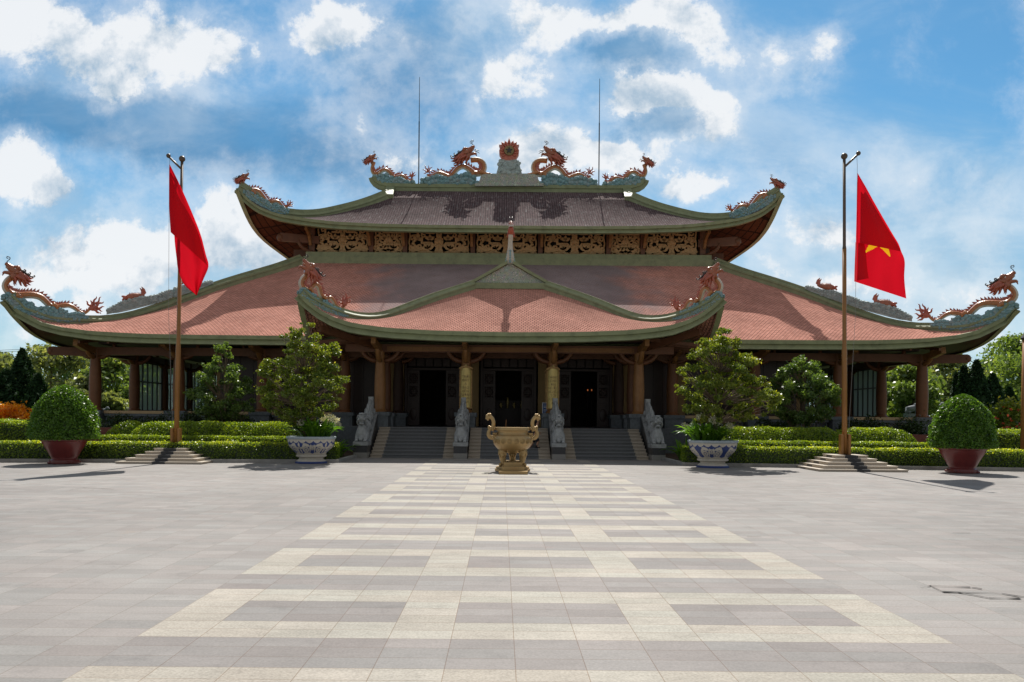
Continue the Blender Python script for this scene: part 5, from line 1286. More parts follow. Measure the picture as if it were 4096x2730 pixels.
# ================================================================ bronze incense urn
UX, UY = P(2050,1885,23.5).x, 23.5
t = thing('incense_urn', 'big bronze tripod incense urn with scrolled handles standing on the patterned walkway', 'incense urn', (UX, UY, 0))
k = 1/660.6
def prof(pts): return [(r*k, (1398.6-y)*k) for r, y in pts]
b = MB(); b.lathe(prof([(140,1036),(175,1010),(250,980),(300,958),(345,905),(375,860),(390,800),(385,760),(368,720),(345,700),(312,688),(300,672),(296,655),(296,625),(303,608),(322,600)]), (UX,UY,0), 40); b.build('bowl', M['bronze'], t, 'auto')
b = MB(); b.lathe(prof([(322,602),(330,596),(330,548),(325,538),(312,536),(305,548),(290,640),(0.5,660)]), (UX,UY,0), 40, cap=False); b.build('rim', M['bronze'], t, 'auto')
for s_ in (-1, 1):
    b = MB(); X = lambda x: UX+s_*(735-x)*k*-1*-1
    X = lambda x: UX-s_*(735-x)*k
    Zf = lambda y: (1398.6-y)*k
    def arm(pts, r): b.tube([(X(x), UY, Zf(y)) for x, y in [tuple(q_) for q_ in crom(pts, 16)]], [v*k for v in np.interp(np.linspace(0,1,16), np.linspace(0,1,len(r)), r)], 10, ax=(0,1,0), flat=.8)
    arm([(365,752),(300,738),(262,690),(262,630),(290,580),(345,555)], [40,44,42,36,32,40]); arm([(335,548),(352,490),(352,425),(325,365),(270,325)], [34,38,38,36,42])
    for x, y, r in ((250,345,46),(225,320,28),(222,360,28),(245,385,26),(285,295,30),(250,290,24),(300,565,46),(270,535,30),(340,540,36),(375,560,34),(345,590,30),(262,560,22)): b.ball((X(x),UY,Zf(y)), (r*k,.055,r*k), 0, 10, 7)
    b.build('handle', M['bronze'], t, True)
    b = MB()
    for x, y, r in ((385,720,50),(362,700,30),(410,690,26),(360,755,34),(402,770,30),(385,800,26),(430,655,18),(350,665,16)): b.ball((X(x),UY-.02,Zf(y)), (r*k*.9,.1,r*k), 0, 9, 7)
    for a in range(6): b.tube([(X(395),UY-.08,Zf(690)),(X(395+(a-2.5)*14),UY-.1,Zf(655)),(X(395+(a-2.5)*20),UY-.06,Zf(642))], [.02,.017,.006], 5)
    b.build('lion_mask', M['bronze'], t, True)
for i, (ax, ay) in enumerate(((-.30,-.12),(.30,-.12),(0,.3))):
    b = MB(); b.tube([(UX+ax*.95,UY+ay*.9,.70),(UX+ax*1.03,UY+ay*1.05,.55),(UX+ax*.98,UY+ay,.39),(UX+ax*.9,UY+ay*.95,.23),(UX+ax*.98,UY+ay*1.05,.15)], [.14,.125,.095,.075,.075], 12)
    b.ball((UX+ax*1.2,UY+ay*1.3,.2), (.055,.07,.065)); b.ball((UX+ax*1.02,UY+ay*1.2-.05,.58), (.1,.06,.09)); b.ball((UX+ax*1.0,UY+ay-.09,.48), (.06,.04,.07))
    for q_ in (-1, 1): b.tube([(UX+ax+q_*.08,UY+ay-.08,.62),(UX+ax*1.02+q_*.1,UY+ay-.08,.51),(UX+ax*.97+q_*.06,UY+ay-.08,.42)], [.03,.028,.01], 6)
    b.build('leg', M['bronze'], t, True)
for i in range(8):
    a = -math.pi/2+(i-3.5)*.34; b = MB(); r = 389*k; cz = Zf(805); cx_, cy_ = UX+r*math.cos(a), UY+r*math.sin(a); ta = Vector((-math.sin(a), math.cos(a), 0))
    for rr in (.075, .05): b.tube([Vector((cx_,cy_,cz))+ta*rr*math.cos(q_/14*2*math.pi)+Vector((0,0,rr*math.sin(q_/14*2*math.pi))) for q_ in range(15)], .008, 4, cap=False)
    b.tube([Vector((cx_,cy_,cz-.05)),Vector((cx_,cy_,cz+.05))], .009, 4); b.tube([Vector((cx_,cy_,cz))-ta*.03+Vector((0,0,-.03)),Vector((cx_,cy_,cz))-ta*.03+Vector((0,0,.03))], .008, 4); b.tube([Vector((cx_,cy_,cz))+ta*.03+Vector((0,0,-.03)),Vector((cx_,cy_,cz))+ta*.03+Vector((0,0,.03))], .008, 4)
    if -math.pi < a < 0: b.build('medallion', M['bronze'], t)
b = MB()
b.lathe([(.5,0),(.525,.015),(.525,.075),(.5,.09)], (UX,UY,0), 36); b.lathe([(.485,.092),(.495,.1),(.495,.13),(.47,.145)], (UX,UY,0), 36)
b.box(UX-.405,UX+.405,UY-1.4,UY+.3,0,.092); b.box(UX-.325,UX+.325,UY-1.1,UY+.3,.094,.2); b.box(UX-.262,UX+.262,UY-.85,UY+.3,.202,.305)
b.build('base', M['bronze'], t, 'auto')
st = thing('incense_stick', 'lone incense stick standing tilted in the bronze urn', 'incense stick', (UX-.21, UY, 1.2))
b = MB(); b.tube([(UX-.22,UY,1.18),(UX-.2,UY,1.53)], .006, 5); b.build('stick', M['ochre'], st)

# ================================================================ pots
def red_pot(x, y, label):
    t = thing('plant_pot', label, 'pot', (x, y, 0), 'glazed red pots'); kk = 1/370.0; pz = lambda yy: (1565-yy)*kk
    b = MB(); b.lathe([(.455,pz(1562)),(.46,pz(1545)),(.45,pz(1520)),(.395,pz(1505)),(.395,pz(1492)),(.44,pz(1468)),(.5,pz(1425)),(.56,pz(1390)),(.63,pz(1350)),(.67,pz(1320)),(.69,pz(1300)),(.765,pz(1290)),(.77,pz(1280)),(.72,pz(1276)),(.66,pz(1300)),(.55,pz(1350))], (0,0,0), 40); b.v = [(x+.94*p[0], y+.94*p[1], p[2]) for p in b.v]
    b.build('bowl', M['redpot'], t, 'auto')
    b = MB()
    for i in range(4):
        a = math.pi/4+i*math.pi/2; b.ball((x+.4*math.cos(a), y+.4*math.sin(a), .045), (.1,.1,.05), 0, 8, 6)
    b.build('foot', M['redpot'], t, True)
    b = MB(); b.lathe([(.62,0),(.3,.04),(.0,.05)], (x,y,pz(1305)), 24, cap=False); b.build('earth', M['soil'], t)
RPL = (P(254,1858,25.2).x, 25.25); RPR = (P(3852,1895,24.5).x, 24.55)
red_pot(*RPL, 'dark red glazed pot under the clipped dome at the left of the plaza'); red_pot(*RPR, 'dark red glazed pot under the clipped dome at the right of the plaza')
def painted(variant):
    """blue and white painting on the bowl: scalloped collar, spirals, leaf sprays and flowers"""
    def ell(x, y, cx, cy, a, b_, an):
        c, s_ = math.cos(R(an)), math.sin(R(an)); dx, dy_ = x-cx, y-cy; px_, py_ = dx*c+dy_*s_, -dx*s_+dy_*c
        return (px_/a)**2+(py_/b_)**2 < 1
    def f(th, z, i):
        u = (th/(2*math.pi)*5+(.5 if variant else .02)) % 1.0; v = z-.52; x = (u-.5)*.95; X = abs(x)     # metres on the wall of the bowl
        su = (th/(2*math.pi)*20) % 1.0
        if z > .775-.085*math.sin(math.pi*su)**.8: return 0                    # white scallops of the collar
        if z < .335+.05*(1-min(1, abs(X-.25)/.22)**2): return 0                # white lower lobes
        if variant: 
            if ell(x, v, 0, .1, .03, .1, 0): return 1
        elif X < .17:                                                          # four-petalled flower
            for an in (0, 90, 180, 270):
                if ell(x, v, .085*math.cos(R(an)), .01+.1*math.sin(R(an)), .075 if an % 180 == 0 else .085, .035, an): return 0
        sp = math.hypot(X-.25, (v+.05)*1.05); an_ = math.atan2(v+.05, X-.25)
        if sp < .105: return 1 if sp > .02 and abs(((sp/.105*1.5-an_/(2*math.pi)) % 1.0)-.5) < .13 else 0    # spiral
        if ell(X, v, .16, .06, .13, .045, 62) or ell(X, v, .26, .11, .12, .05, -18) or ell(X, v, .16, -.1, .1, .045, -50): return 0
        if X > .36:                                                            # rosette between leaf sprays
            rr = math.hypot(X-.475, v-.02); pet = .082+.014*math.cos(10*math.atan2(v-.02, x-.475*(1 if x > 0 else -1)))
            if rr < pet: return 1 if .036 < rr < .046 else 0
            if ell(X, v, .385, -.02, .15, .03, 80): return 0
            return 1
        return 1
    return f
def blue_pot(x, y, label, variant):
    t = thing('plant_pot', label, 'pot', (x, y, 0), 'blue and white planters'); kk = 1/845.6; pz = lambda yy: (1435-yy)*kk
    b = MB(); P_ = [(.465,1185),(.485,1165),(.55,1110),(.62,1050),(.68,1000),(.727,950),(.75,900),(.765,850),(.775,800),(.778,748)]; fine = []
    for i in range(len(P_)-1):
        for q_ in range(7): fine.append((lerp(P_[i][0],P_[i+1][0],q_/7), pz(lerp(P_[i][1],P_[i+1][1],q_/7))))
    fine.append((.778, pz(748)))
    b.lathe(fine, (x,y,0), 320, cap=False, mf=painted(variant)); b.build('bowl', [M['potwhite'], M['potblue']], t, True)
    b = MB(); b.lathe([(.78,pz(748)),(.805,pz(740)),(.822,pz(710)),(.822,pz(685)),(.8,pz(672)),(.74,pz(672)),(.7,pz(720)),(.6,pz(740)),(0.01,pz(735))], (x,y,0), 8 if False else 48, cap=False); b.build('rim', M['potrim'], t, 'auto')
    b = MB(); b.lathe([(.53,0),(.535,.03),(.5,.07),(.42,.13),(.395,.15),(.4,.19),(.47,.215),(.505,.235),(.505,.275),(.47,.297),(.44,.3)], (x,y,0), 96, mf=lambda th, z, i: 1 if z < .05+.035*abs(math.sin(th*5)) else 0)
    b.build('foot', [M['potwhite'], M['potblue']], t, 'auto')
    b = MB(); b.lathe([(.7,0),(.4,.05),(.0,.06)], (x,y,.82), 24, cap=False); b.build('earth', M['soil'], t)
BPL = (P(1245,1860,26.7).x, 26.7); BPR = (P(2852,1876,26.2).x, 26.25)
blue_pot(*BPL, 'blue and white painted planter left of the steps', 0); blue_pot(*BPR, 'blue and white painted planter right of the steps', 1)

# ================================================================ flagpoles and flags
def flagpole(cx, cy, sgn, lean, label):
    t = thing('flagpole', label, 'flagpole', (cx, cy, 0), 'flagpoles with stepped plinths')
    z = 0
    for i, (w_, h) in enumerate(((2.74,.075),(2.3,.1),(1.86,.1),(1.42,.1),(1.02,.1))):
        b = MB(); hw = w_/2
        for x0, x1, m_ in ((-hw,-.21,0),(-.21,.21,1),(.21,hw,0)):
            b.box(cx+x0,cx+x1,cy-hw,cy+hw,z,z+h-.025,m_); b.box(cx+x0-(.02 if x0 == -hw else 0),cx+x1+(.02 if x1 == hw else 0),cy-hw-.02,cy+hw+.02,z+h-.025,z+h,m_)
        for s_ in (-1, 1): b.box(cx+s_*hw-.005, cx+s_*hw+.005, cy-.21, cy+.21, z, z+h-.026, 1)
        b.build('plinth_step', [M['cream'], M['granite']], t); z += h
    H = 10.15; pts = []; rad = []
    for zz, r in ((z,.082),(3.9,.08),(4.0,.066),(7.2,.064),(7.3,.05),(H,.047)): pts.append((cx+lean*(zz/H), cy, zz)); rad.append(r)
    b = MB(); b.tube(pts[:4], rad[:4], 14); b.build('pole', M['pole'], t, True)
    b = MB(); b.tube(pts[3:], rad[3:], 14); b.build('pole_top', M['poletop'], t, True)
    b = MB()
    for a in (-1, 1): b.box(cx+a*.12-.04,cx+a*.12+.04,cy-.1,cy+.1,z,z+.66); b.box(cx+a*.055-.02,cx+a*.055+.02,cy-.05,cy+.05,z,z+.5)
    b.build('base_clamp', M['pole'], t, 'auto')
    tx = cx+lean; b = MB(); b.ball((tx,cy,H+.08), .105, 0, 14, 10); ex, ez = tx+sgn*.46, H+.16
    b.build('finial', M['poletop'], t, True)
    b = MB(); b.tube([(tx,cy,H-.28),(ex,cy,ez)], .035, 8); b.ball((ex,cy,ez+.02), .075, 0, 12, 8); b.build('arm', M['poletop'], t, True)
    b = MB(); b.tube([(ex-sgn*.05,cy,ez-.06),(ex-sgn*.03,cy,ez-.4),(ex-sgn*.06,cy-.02,5.0),(cx+sgn*.1,cy-.05,1.2)], .006, 4); b.build('halyard', M['granite_lt'], t)
FPL = (P(704,1790,26.75).x, 26.75); FPR = (P(3379,1808,25.9).x, 25.9)
flagpole(*FPL, -1, .12, 'brown flagpole on a stepped stone plinth at the left of the plaza'); flagpole(*FPR, 1, -.1, 'brown flagpole on a stepped stone plinth at the right of the plaza')
def flag(label, zoom, Y, sheets, star=None, loc=None):
    ox, oy, zs = zoom; f = lambda x, y, d: P(ox+x/zs, oy+y/zs, Y+d)
    t = thing('flag', label, 'flag', f(*loc, 0), 'red flags'); b = MB(); sb_ = MB(); poly = []
    if star:
        for i in range(10):
            a = -math.pi/2+R(8)+i*math.pi/5; r = 225 if i % 2 == 0 else 225*.382; poly.append((505+r*math.cos(a), 888+r*math.sin(a)))
    def instar(x, y):
        c = False; j = len(poly)-1
        for i in range(len(poly)):
            if (poly[i][1] > y) != (poly[j][1] > y) and x < (poly[j][0]-poly[i][0])*(y-poly[i][1])/(poly[j][1]-poly[i][1])+poly[i][0]: c = not c
            j = i
        return c
    for k_, (left, right, d0, d1, amp) in enumerate(sheets):      # each sheet hangs between two edge lines; d = how far back each edge lies
        n, mm = (96, 64) if star and k_ == 1 else (30, 20); L_ = crom(left, n); R_ = crom(right, n); pts, sv = [], []
        for i in range(n):
            for j in range(mm+1):
                u = j/mm; v = i/(n-1); x, y = lerp(L_[i][0],R_[i][0],u), lerp(L_[i][1],R_[i][1],u)
                sv.append((x, y)); pts.append(f(x, y, lerp(d0,d1,u) + amp*math.sin(u*7.5+v*1.2)*(.2+v)*math.sin(math.pi*u)**.7 + amp*.5*math.sin(v*6+u*3)*math.sin(math.pi*u)))
        w_ = mm+1
        fa = [(i*w_+j, (i+1)*w_+j, (i+1)*w_+j+1, i*w_+j+1) for i in range(n-1) for j in range(mm)]
        ins = [k_ == 1 and instar(sum(sv[q_][0] for q_ in c)/4, sum(sv[q_][1] for q_ in c)/4) for c in fa]
        b.add(pts, [c for c, q_ in zip(fa, ins) if not q_])
        if star and k_ == 1: sb_.add(pts, [c for c, q_ in zip(fa, ins) if q_])
    for nm, bb_, mt in (('cloth', b, M['flag']), ('star', sb_, M['star'])):
        if bb_.f: c = bb_.build(nm, mt, t, True); at = c.data.attributes.new('var', 'FLOAT', 'FACE'); at.data.foreach_set('value', np.full(len(c.data.polygons), .4))
flag('red flag hanging folded and limp from the left flagpole', (640,580,2.529), FPL[1]-.42,
     [([(96,198),(92,300),(92,480),(94,640),(98,740),(104,830),(108,885)], [(99,200),(160,320),(235,480),(330,700),(415,920),(462,1110),(492,1232)], -.02, .06, .08),
      ([(100,260),(108,450),(118,700),(140,860),(150,1000),(168,1150),(185,1270),(250,1420),(365,1520)], [(118,262),(215,452),(325,702),(370,800),(418,930),(464,1110),(491,1228),(440,1360),(371,1524)], .28, .16, .12)], None, (97,200))
flag('red flag with part of a yellow star hanging from the right flagpole', (3320,600,2.529), FPR[1],
     [([(279,236),(275,400),(270,560),(266,740),(263,860),(262,935)], [(281,238),(370,390),(455,545),(620,830),(690,945),(722,1030)], -.08, .0, .07),
      ([(276,330),(272,500),(268,700),(264,850),(262,935),(256,1080),(250,1220),(245,1332)], [(322,332),(432,520),(560,735),(650,880),(722,1030),(756,1130),(752,1300),(771,1505)], .28, .24, .11),
      ([(258,935),(254,1050),(250,1150),(247,1250),(246,1329)], [(345,938),(362,1040),(372,1150),(380,1230),(392,1300)], .05, .12, .02)], True, (280,238))

# lamp post at the right edge
x = P(4103,1500,27.5).x; t = thing('lamp_post', 'ochre post with a dark cap at the right edge behind the hedge', 'post', (x, 27.5, 0))
b = MB(); b.tube([(x,27.5,0),(x,27.5,4.45)], [.15,.11], 12); b.build('post', M['pole'], t, True)
b = MB(); b.lathe([(.14,0),(.17,.06),(.06,.24),(.0,.26)], (x,27.5,4.45), 12); b.build('cap', M['iron'], t)

# couplet boards on the two middle porch columns, and the pair behind
def text_mesh(s, size, name):
    cu = bpy.data.curves.new(name, 'FONT'); cu.body = s; cu.size = size; cu.align_x = 'CENTER'; cu.align_y = 'CENTER'; cu.extrude = .004
    o = bpy.data.objects.new(name, cu); sc.collection.objects.link(o); dg = bpy.context.evaluated_depsgraph_get(); me = bpy.data.meshes.new_from_object(o.evaluated_get(dg)); bpy.data.objects.remove(o); return me
def board(x, y, r, z0, z1, label, words):
    t = thing('couplet_board', label, 'sign', (x, y-r, (z0+z1)/2), 'gilded couplet boards'); b = MB(); rows = []
    for i in range(13):
        f = i/12; z = lerp(z0, z1, f); row = []
        for j in range(11):
            a = lerp(-1, 1, j/10); w_ = 1.15*(1 if f < .9 else 1-.9*((f-.9)/.1)**2) ; an = a*w_; row.append((x+(r+.03)*math.sin(an), y-(r+.03)*math.cos(an), z))
        rows.append(row)
    b.grid(rows, 0, flip=True); o = b.build('plate', M['plaque'], t, True)
    b = MB()
    for s_ in (-1, 1):
        for q_ in range(22):
            z = lerp(z0+.04, z1-.28, q_/21); an = s_*1.12; b.ball((x+(r+.04)*math.sin(an), y-(r+.04)*math.cos(an), z), .03, 0, 6, 5)
    for q_ in range(13):
        an = lerp(-1.1, 1.1, q_/12); b.ball((x+(r+.045)*math.sin(an), y-(r+.045)*math.cos(an), z1-.2+.12*math.cos(an)), .045, 0, 7, 5); b.ball((x+(r+.045)*math.sin(an), y-(r+.045)*math.cos(an), z0+.02), .03, 0, 6, 5)
    for s_ in (-1, 1): b.tube([(x+(r+.035)*math.sin(s_*1.12), y-(r+.035)*math.cos(s_*1.12), lerp(z0+.0,z1-.2,q_/8)) for q_ in range(9)], .02, 5)
    b.tube([(x+(r+.04)*math.sin(lerp(-1.12,1.12,q_/10)), y-(r+.04)*math.cos(lerp(-1.12,1.12,q_/10)), z1-.2+.1*math.cos(lerp(-1.12,1.12,q_/10))) for q_ in range(11)], .02, 5)
    b.build('carved_border', M['gold'], t, True)
    for i, wd in enumerate(words):
        me = text_mesh(wd, .15, 'letters'); me.name = 'letters'; me.materials.append(M['letters']); z = z1-.5-i*(z1-z0-.62)/len(words)
        me.transform(Matrix.Translation((0, -r-.05, z-(z0+z1)/2+.0)) @ Matrix.Translation((0, r, 0)) @ Matrix.Rotation(R(90), 4, 'X')); link('letters', me, t)
board(-1.83, 33.4, .235, 1.95, 3.78, 'gilded board reading TRỜI ĐẤT on the left middle porch column', ['TRỜI','ĐẤT','Á','BẢO','BỀN','HƯƠNG','NAM','NÀY'])
board(1.83, 33.4, .235, 1.95, 3.78, 'gilded board reading DÂNG LÒNG on the right middle porch column', ['DÂNG','LÒNG','ƠN','NƯỚC','NGHĨA','TÔI','CÒN','AI'])
board(1.86, 35.3, .225, 2.1, 3.8, 'shaded gilded board on the column just behind the right middle porch column', [])
# blue notice standing behind the right middle column
x0 = P(2172,1600,34.6).x; t = thing('notice_board', 'narrow blue notice board standing beside the right middle porch pedestal', 'sign', (x0+.12, 34.6, 1.15))
b = MB(); b.box(x0,x0+.3,34.58,34.62,1.3,2.22); b.build('panel', M['sign'], t); b = MB(); b.box(x0-.035,x0,34.57,34.63,1.16,2.25); b.box(x0+.3,x0+.335,34.57,34.63,1.16,2.25); b.box(x0,x0+.3,34.57,34.63,2.222,2.25); b.build('frame', M['signwhite'], t)
b = MB(); rr_ = random.Random(2)
for q_ in range(13): wd = rr_.uniform(.12,.22); b.box(x0+.04,x0+.04+wd,34.572,34.579,2.14-q_*.055-(.03 if q_ > 2 else 0),2.155-q_*.055-(.03 if q_ > 2 else 0)+(.012 if q_ == 2 else 0))
b.build('printed_lines', M['signwhite'], t)

# ================================================================ the visitor on the steps
def person():
    px = P(2140,1760,31.35).x; y = 31.35; z1 = RIS*2; z2 = RIS*3
    t = thing('person', 'person in a black shirt and dark shorts climbing the middle steps behind the urn', 'person', (px, y, z1))
    def skin_obj(name, verts, edges, rad, m, parent, lv=2):
        import bmesh
        og = ORG[parent.name]; bm = bmesh.new(); ly = bm.verts.layers.skin.verify()
        vv = [bm.verts.new((v[0]+px-og.x, v[1]+y-og.y, v[2]-og.z)) for v in verts]
        for i, v in enumerate(vv): r_ = rad[i]; v[ly].radius = (r_, r_) if not hasattr(r_, '__len__') else r_; v[ly].use_root = (i == 0)
        for e in edges: bm.edges.new((vv[e[0]], vv[e[1]]))
        me = bpy.data.meshes.new(name); bm.to_mesh(me); bm.free()
        o = link(name, me, parent); o.modifiers.new('skin', 'SKIN'); sb_ = o.modifiers.new('sub', 'SUBSURF'); sb_.levels = lv; sb_.render_levels = lv
        dg = bpy.context.evaluated_depsgraph_get(); nm = bpy.data.meshes.new_from_object(o.evaluated_get(dg)); o.modifiers.clear(); o.data = nm; nm.name = name; nm.materials.clear(); nm.materials.append(m)
        nm.polygons.foreach_set('use_smooth', [True]*len(nm.polygons)); return o
    # walking to the right: x forward; left leg trails on the lower step
    f0, f1 = z1+.0, z2+.0
    V = [(0,0,.90),(.02,0,1.06),(.05,0,1.2),(.07,0,1.28),(.085,0,1.34),(.1,0,1.42),(.105,0,1.47)]
    V = [(a, b_, c) for a, b_, c in V]; E_ = [(i,i+1) for i in range(6)]; r = [.1,.085,.1,.055,.042,.065,.05]
    def add(p, par, rr): V.append(p); E_.append((par, len(V)-1)); r.append(rr); return len(V)-1
    for s_, knee, ank, toe in ((-1,(.13,-.06,.66),(.06,-.06,f1+.08),(.17,-.06,f1+.03)), (1,(-.08,.06,.62),(-.24,.06,f0+.1),(-.15,.07,f0+.03))):
        h = add((0,s_*.055,.85), 0, .075); k_ = add(knee, h, .052); c_ = add((lerp(knee[0],ank[0],.35),knee[1],lerp(knee[2],ank[2],.35)), k_, .05); a_ = add(ank, c_, .03); add(toe, a_, .028)
    for s_, el, wr in ((-1,(.0,-.16,1.03),(.13,-.15,.95)), (1,(.02,.15,1.02),(.16,.13,1.0))):
        sh = add((.05,s_*.12,1.22), 2, .045); e_ = add(el, sh, .034); w_ = add(wr, e_, .024); hd_ = add((wr[0]+.045,wr[1],wr[2]-.005), w_, .025)
    skin_obj('body', V, E_, r, M['skin'], t)
    b = MB()
    for s_, hx, hy, hz in ((-1,.18,-.15,.945),(1,.21,.13,.995)):
        for q_ in range(4): L_ = (.052,.06,.056,.044)[q_]; b.tube([(px+hx,y+hy+(q_-1.5)*.014,hz),(px+hx+L_*.6,y+hy+(q_-1.5)*.015,hz-.008),(px+hx+L_*.9,y+hy+(q_-1.5)*.015,hz-.03)], [.0085,.008,.006], 6)
        b.tube([(px+hx-.02,y+hy-.02*s_,hz+.01),(px+hx+.01,y+hy-.035*s_,hz+.015),(px+hx+.03,y+hy-.035*s_,hz+.01)], [.01,.009,.006], 6)
    b.tube([(px+.16,y,1.455),(px+.178,y,1.438),(px+.162,y,1.43)], [.012,.014,.008], 6)
    for s_ in (-1, 1): b.ball((px+.1,y+s_*.063,1.44), (.018,.01,.028), 0, 8, 6)
    b.build('hand', M['skin'], t, True)
    skin_obj('shirt', [(.0,0,.9),(.015,0,1.03),(.05,0,1.2),(.065,0,1.27),(.05,-.13,1.22),(.02,-.16,1.1),(.05,.13,1.22),(.03,.155,1.1)], [(0,1),(1,2),(2,3),(2,4),(4,5),(2,6),(6,7)], [(.115,.13),(.105,.12),(.115,.13),.06,.06,.05,.06,.05], M['shirt'], t)
    skin_obj('shorts', [(0,0,.93),(0,0,.86),(.02,-.065,.82),(.12,-.06,.64),(-.01,.065,.82),(-.08,.06,.6)], [(0,1),(1,2),(2,3),(1,4),(4,5)], [.115,.115,.098,.085,.098,.085], M['cloth'], t)
    b = MB(); b.ball((px+.08,y,1.475), (.078,.072,.07)); b.ball((px+.045,y,1.44), (.06,.068,.075)); b.ball((px+.135,y,1.515), (.03,.05,.022)); b.build('hair', M['hair'], t, True)
    for ax, ay, az in ((.06,-.06,f1),(-.24,.06,f0)):
        b = MB(); b.tube([(px+ax-.05,y+ay,az+.035),(px+ax+.05,y+ay,az+.035),(px+ax+.14,y+ay,az+.025)], [.034,.036,.026], 10, flat=.9); b.tube([(px+ax,y+ay,az+.05),(px+ax,y+ay,az+.13)], .038, 8); b.build('shoe', M['shirt'], t, True)
    b = MB(); b.tube([(px-.05,y-.02,1.26),(px-.14,y-.02,1.2),(px-.15,y-.02,1.05),(px-.08,y-.02,.96)], [.05,.085,.09,.05], 10); b.build('backpack', M['shirt'], t, True)
    b = MB(); b.tube([(px+.06,y-.125,1.28),(px+.11,y-.1,1.15),(px+.05,y-.14,1.0)], .016, 6); b.build('strap', M['bagw'], t, True)
person()

# grey stone beasts far behind on the right and left
def far_beast(px, py, Y, label, mir, k):
    x = P(px,py,Y).x; t = thing('stone_lion', label, 'statue', (x, Y, 0), 'distant stone lions'); s_ = -1 if mir else 1; zb = P(px,1655,Y).z
    b = MB(); b.box(x-.75*k,x+.75*k,Y-.4*k,Y+.4*k,0,zb); b.build('plinth', M['pedestal'], t)
    b = MB(); b.tube([(x-s_*.6*k,Y,zb+.4*k),(x-s_*.2*k,Y,zb+.5*k),(x+s_*.3*k,Y,zb+.6*k)], [.3*k,.32*k,.34*k], 12); b.ball((x-s_*.45*k,Y,zb+.22*k), (.32*k,.3*k,.3*k))
    for q_ in (-1, 1): b.tube([(x+s_*.4*k,Y+q_*.16*k,zb+.55*k),(x+s_*.48*k,Y+q_*.18*k,zb+.2*k),(x+s_*.55*k,Y+q_*.18*k,zb+.02)], [.14*k,.1*k,.1*k], 8)
    b.build('body', M['pedestal'], t, True)
    b = MB(); b.ball((x+s_*.52*k,Y,zb+.93*k), (.28*k,.26*k,.27*k)); b.ball((x+s_*.76*k,Y,zb+.85*k), (.14*k,.16*k,.13*k))
    for q_ in range(7): b.ball((x+s_*.3*k,Y+(q_-3)*.09*k,zb+(.85+.1*math.cos(q_-3))*k), .14*k, 0, 8, 6)
    b.build('head', M['pedestal'], t, True)
far_beast(3650,1640,52,'grey stone lion far behind the right veranda, between its two end columns', False, .62)
far_beast(3790,1640,52,'grey stone lion far behind the right veranda, beyond its outermost column', True, .62)
far_beast(418,1635,52,'grey stone lion far behind the left veranda beside its outermost column', False, .38)
# power line
t = thing('power_line', 'thin power lines crossing the sky left of the temple', 'cable', P(0,1400,85))
b = MB()
for o_ in (0, 7): b.tube([P(-700,1425+o_,85),P(-300,1412+o_,85),P(0,1402+o_,85),P(230,1392+o_,85),P(700,1368+o_,85)], .02, 4)
b.build('cable', M['iron'], t)
# ================================================================ plants
def leafmesh(name, C, size, var, m, parent, rng, aim=None, aimw=.5, aspect=.5, fold=True):
    C = np.asarray(C, float); N = len(C); size = np.broadcast_to(np.asarray(size, float), (N,))
    nrm = rng.normal(size=(N,3)); nrm /= np.linalg.norm(nrm, axis=1)[:,None]
    if aim is not None: nrm = nrm*(1-aimw) + np.broadcast_to(aim, (N,3))*aimw; nrm /= np.linalg.norm(nrm, axis=1)[:,None]+1e-9
    tv = rng.normal(size=(N,3)); tv -= nrm*np.sum(tv*nrm, axis=1)[:,None]; tv /= np.linalg.norm(tv, axis=1)[:,None]+1e-9
    bt = np.cross(nrm, tv); L = size[:,None]; og = np.array(ORG[parent.name])
    C = C - og
    V = np.empty((N,4,3)); V[:,0] = C-tv*L*.5; V[:,1] = C+bt*L*aspect*.5+nrm*L*.06-tv*L*.05; V[:,2] = C+tv*L*.5-nrm*L*.05; V[:,3] = C-bt*L*aspect*.5+nrm*L*.06-tv*L*.05
    me = bpy.data.meshes.new(name); me.vertices.add(N*4); me.vertices.foreach_set('co', V.ravel())
    me.loops.add(N*4); me.loops.foreach_set('vertex_index', np.arange(N*4, dtype=np.int32))
    me.polygons.add(N); me.polygons.foreach_set('loop_start', np.arange(0, N*4, 4, dtype=np.int32)); me.polygons.foreach_set('loop_total', np.full(N, 4, dtype=np.int32))
    me.materials.append(m); me.update(calc_edges=True)
    at = me.attributes.new('var', 'FLOAT', 'FACE'); at.data.foreach_set('value', np.clip(np.asarray(var, float), 0, 1).astype(np.float32))
    return link(name, me, parent)
def limb_mesh(t, segs, m=None):
    b = MB()
    for pts, r0, r1 in segs:
        n = max(5, len(pts)*2); p = crom([tuple(q_) for q_ in pts], n); b.tube(p, list(np.linspace(r0, r1, n)), 8)
    return b.build('trunk', m or M['bark'], t, True)
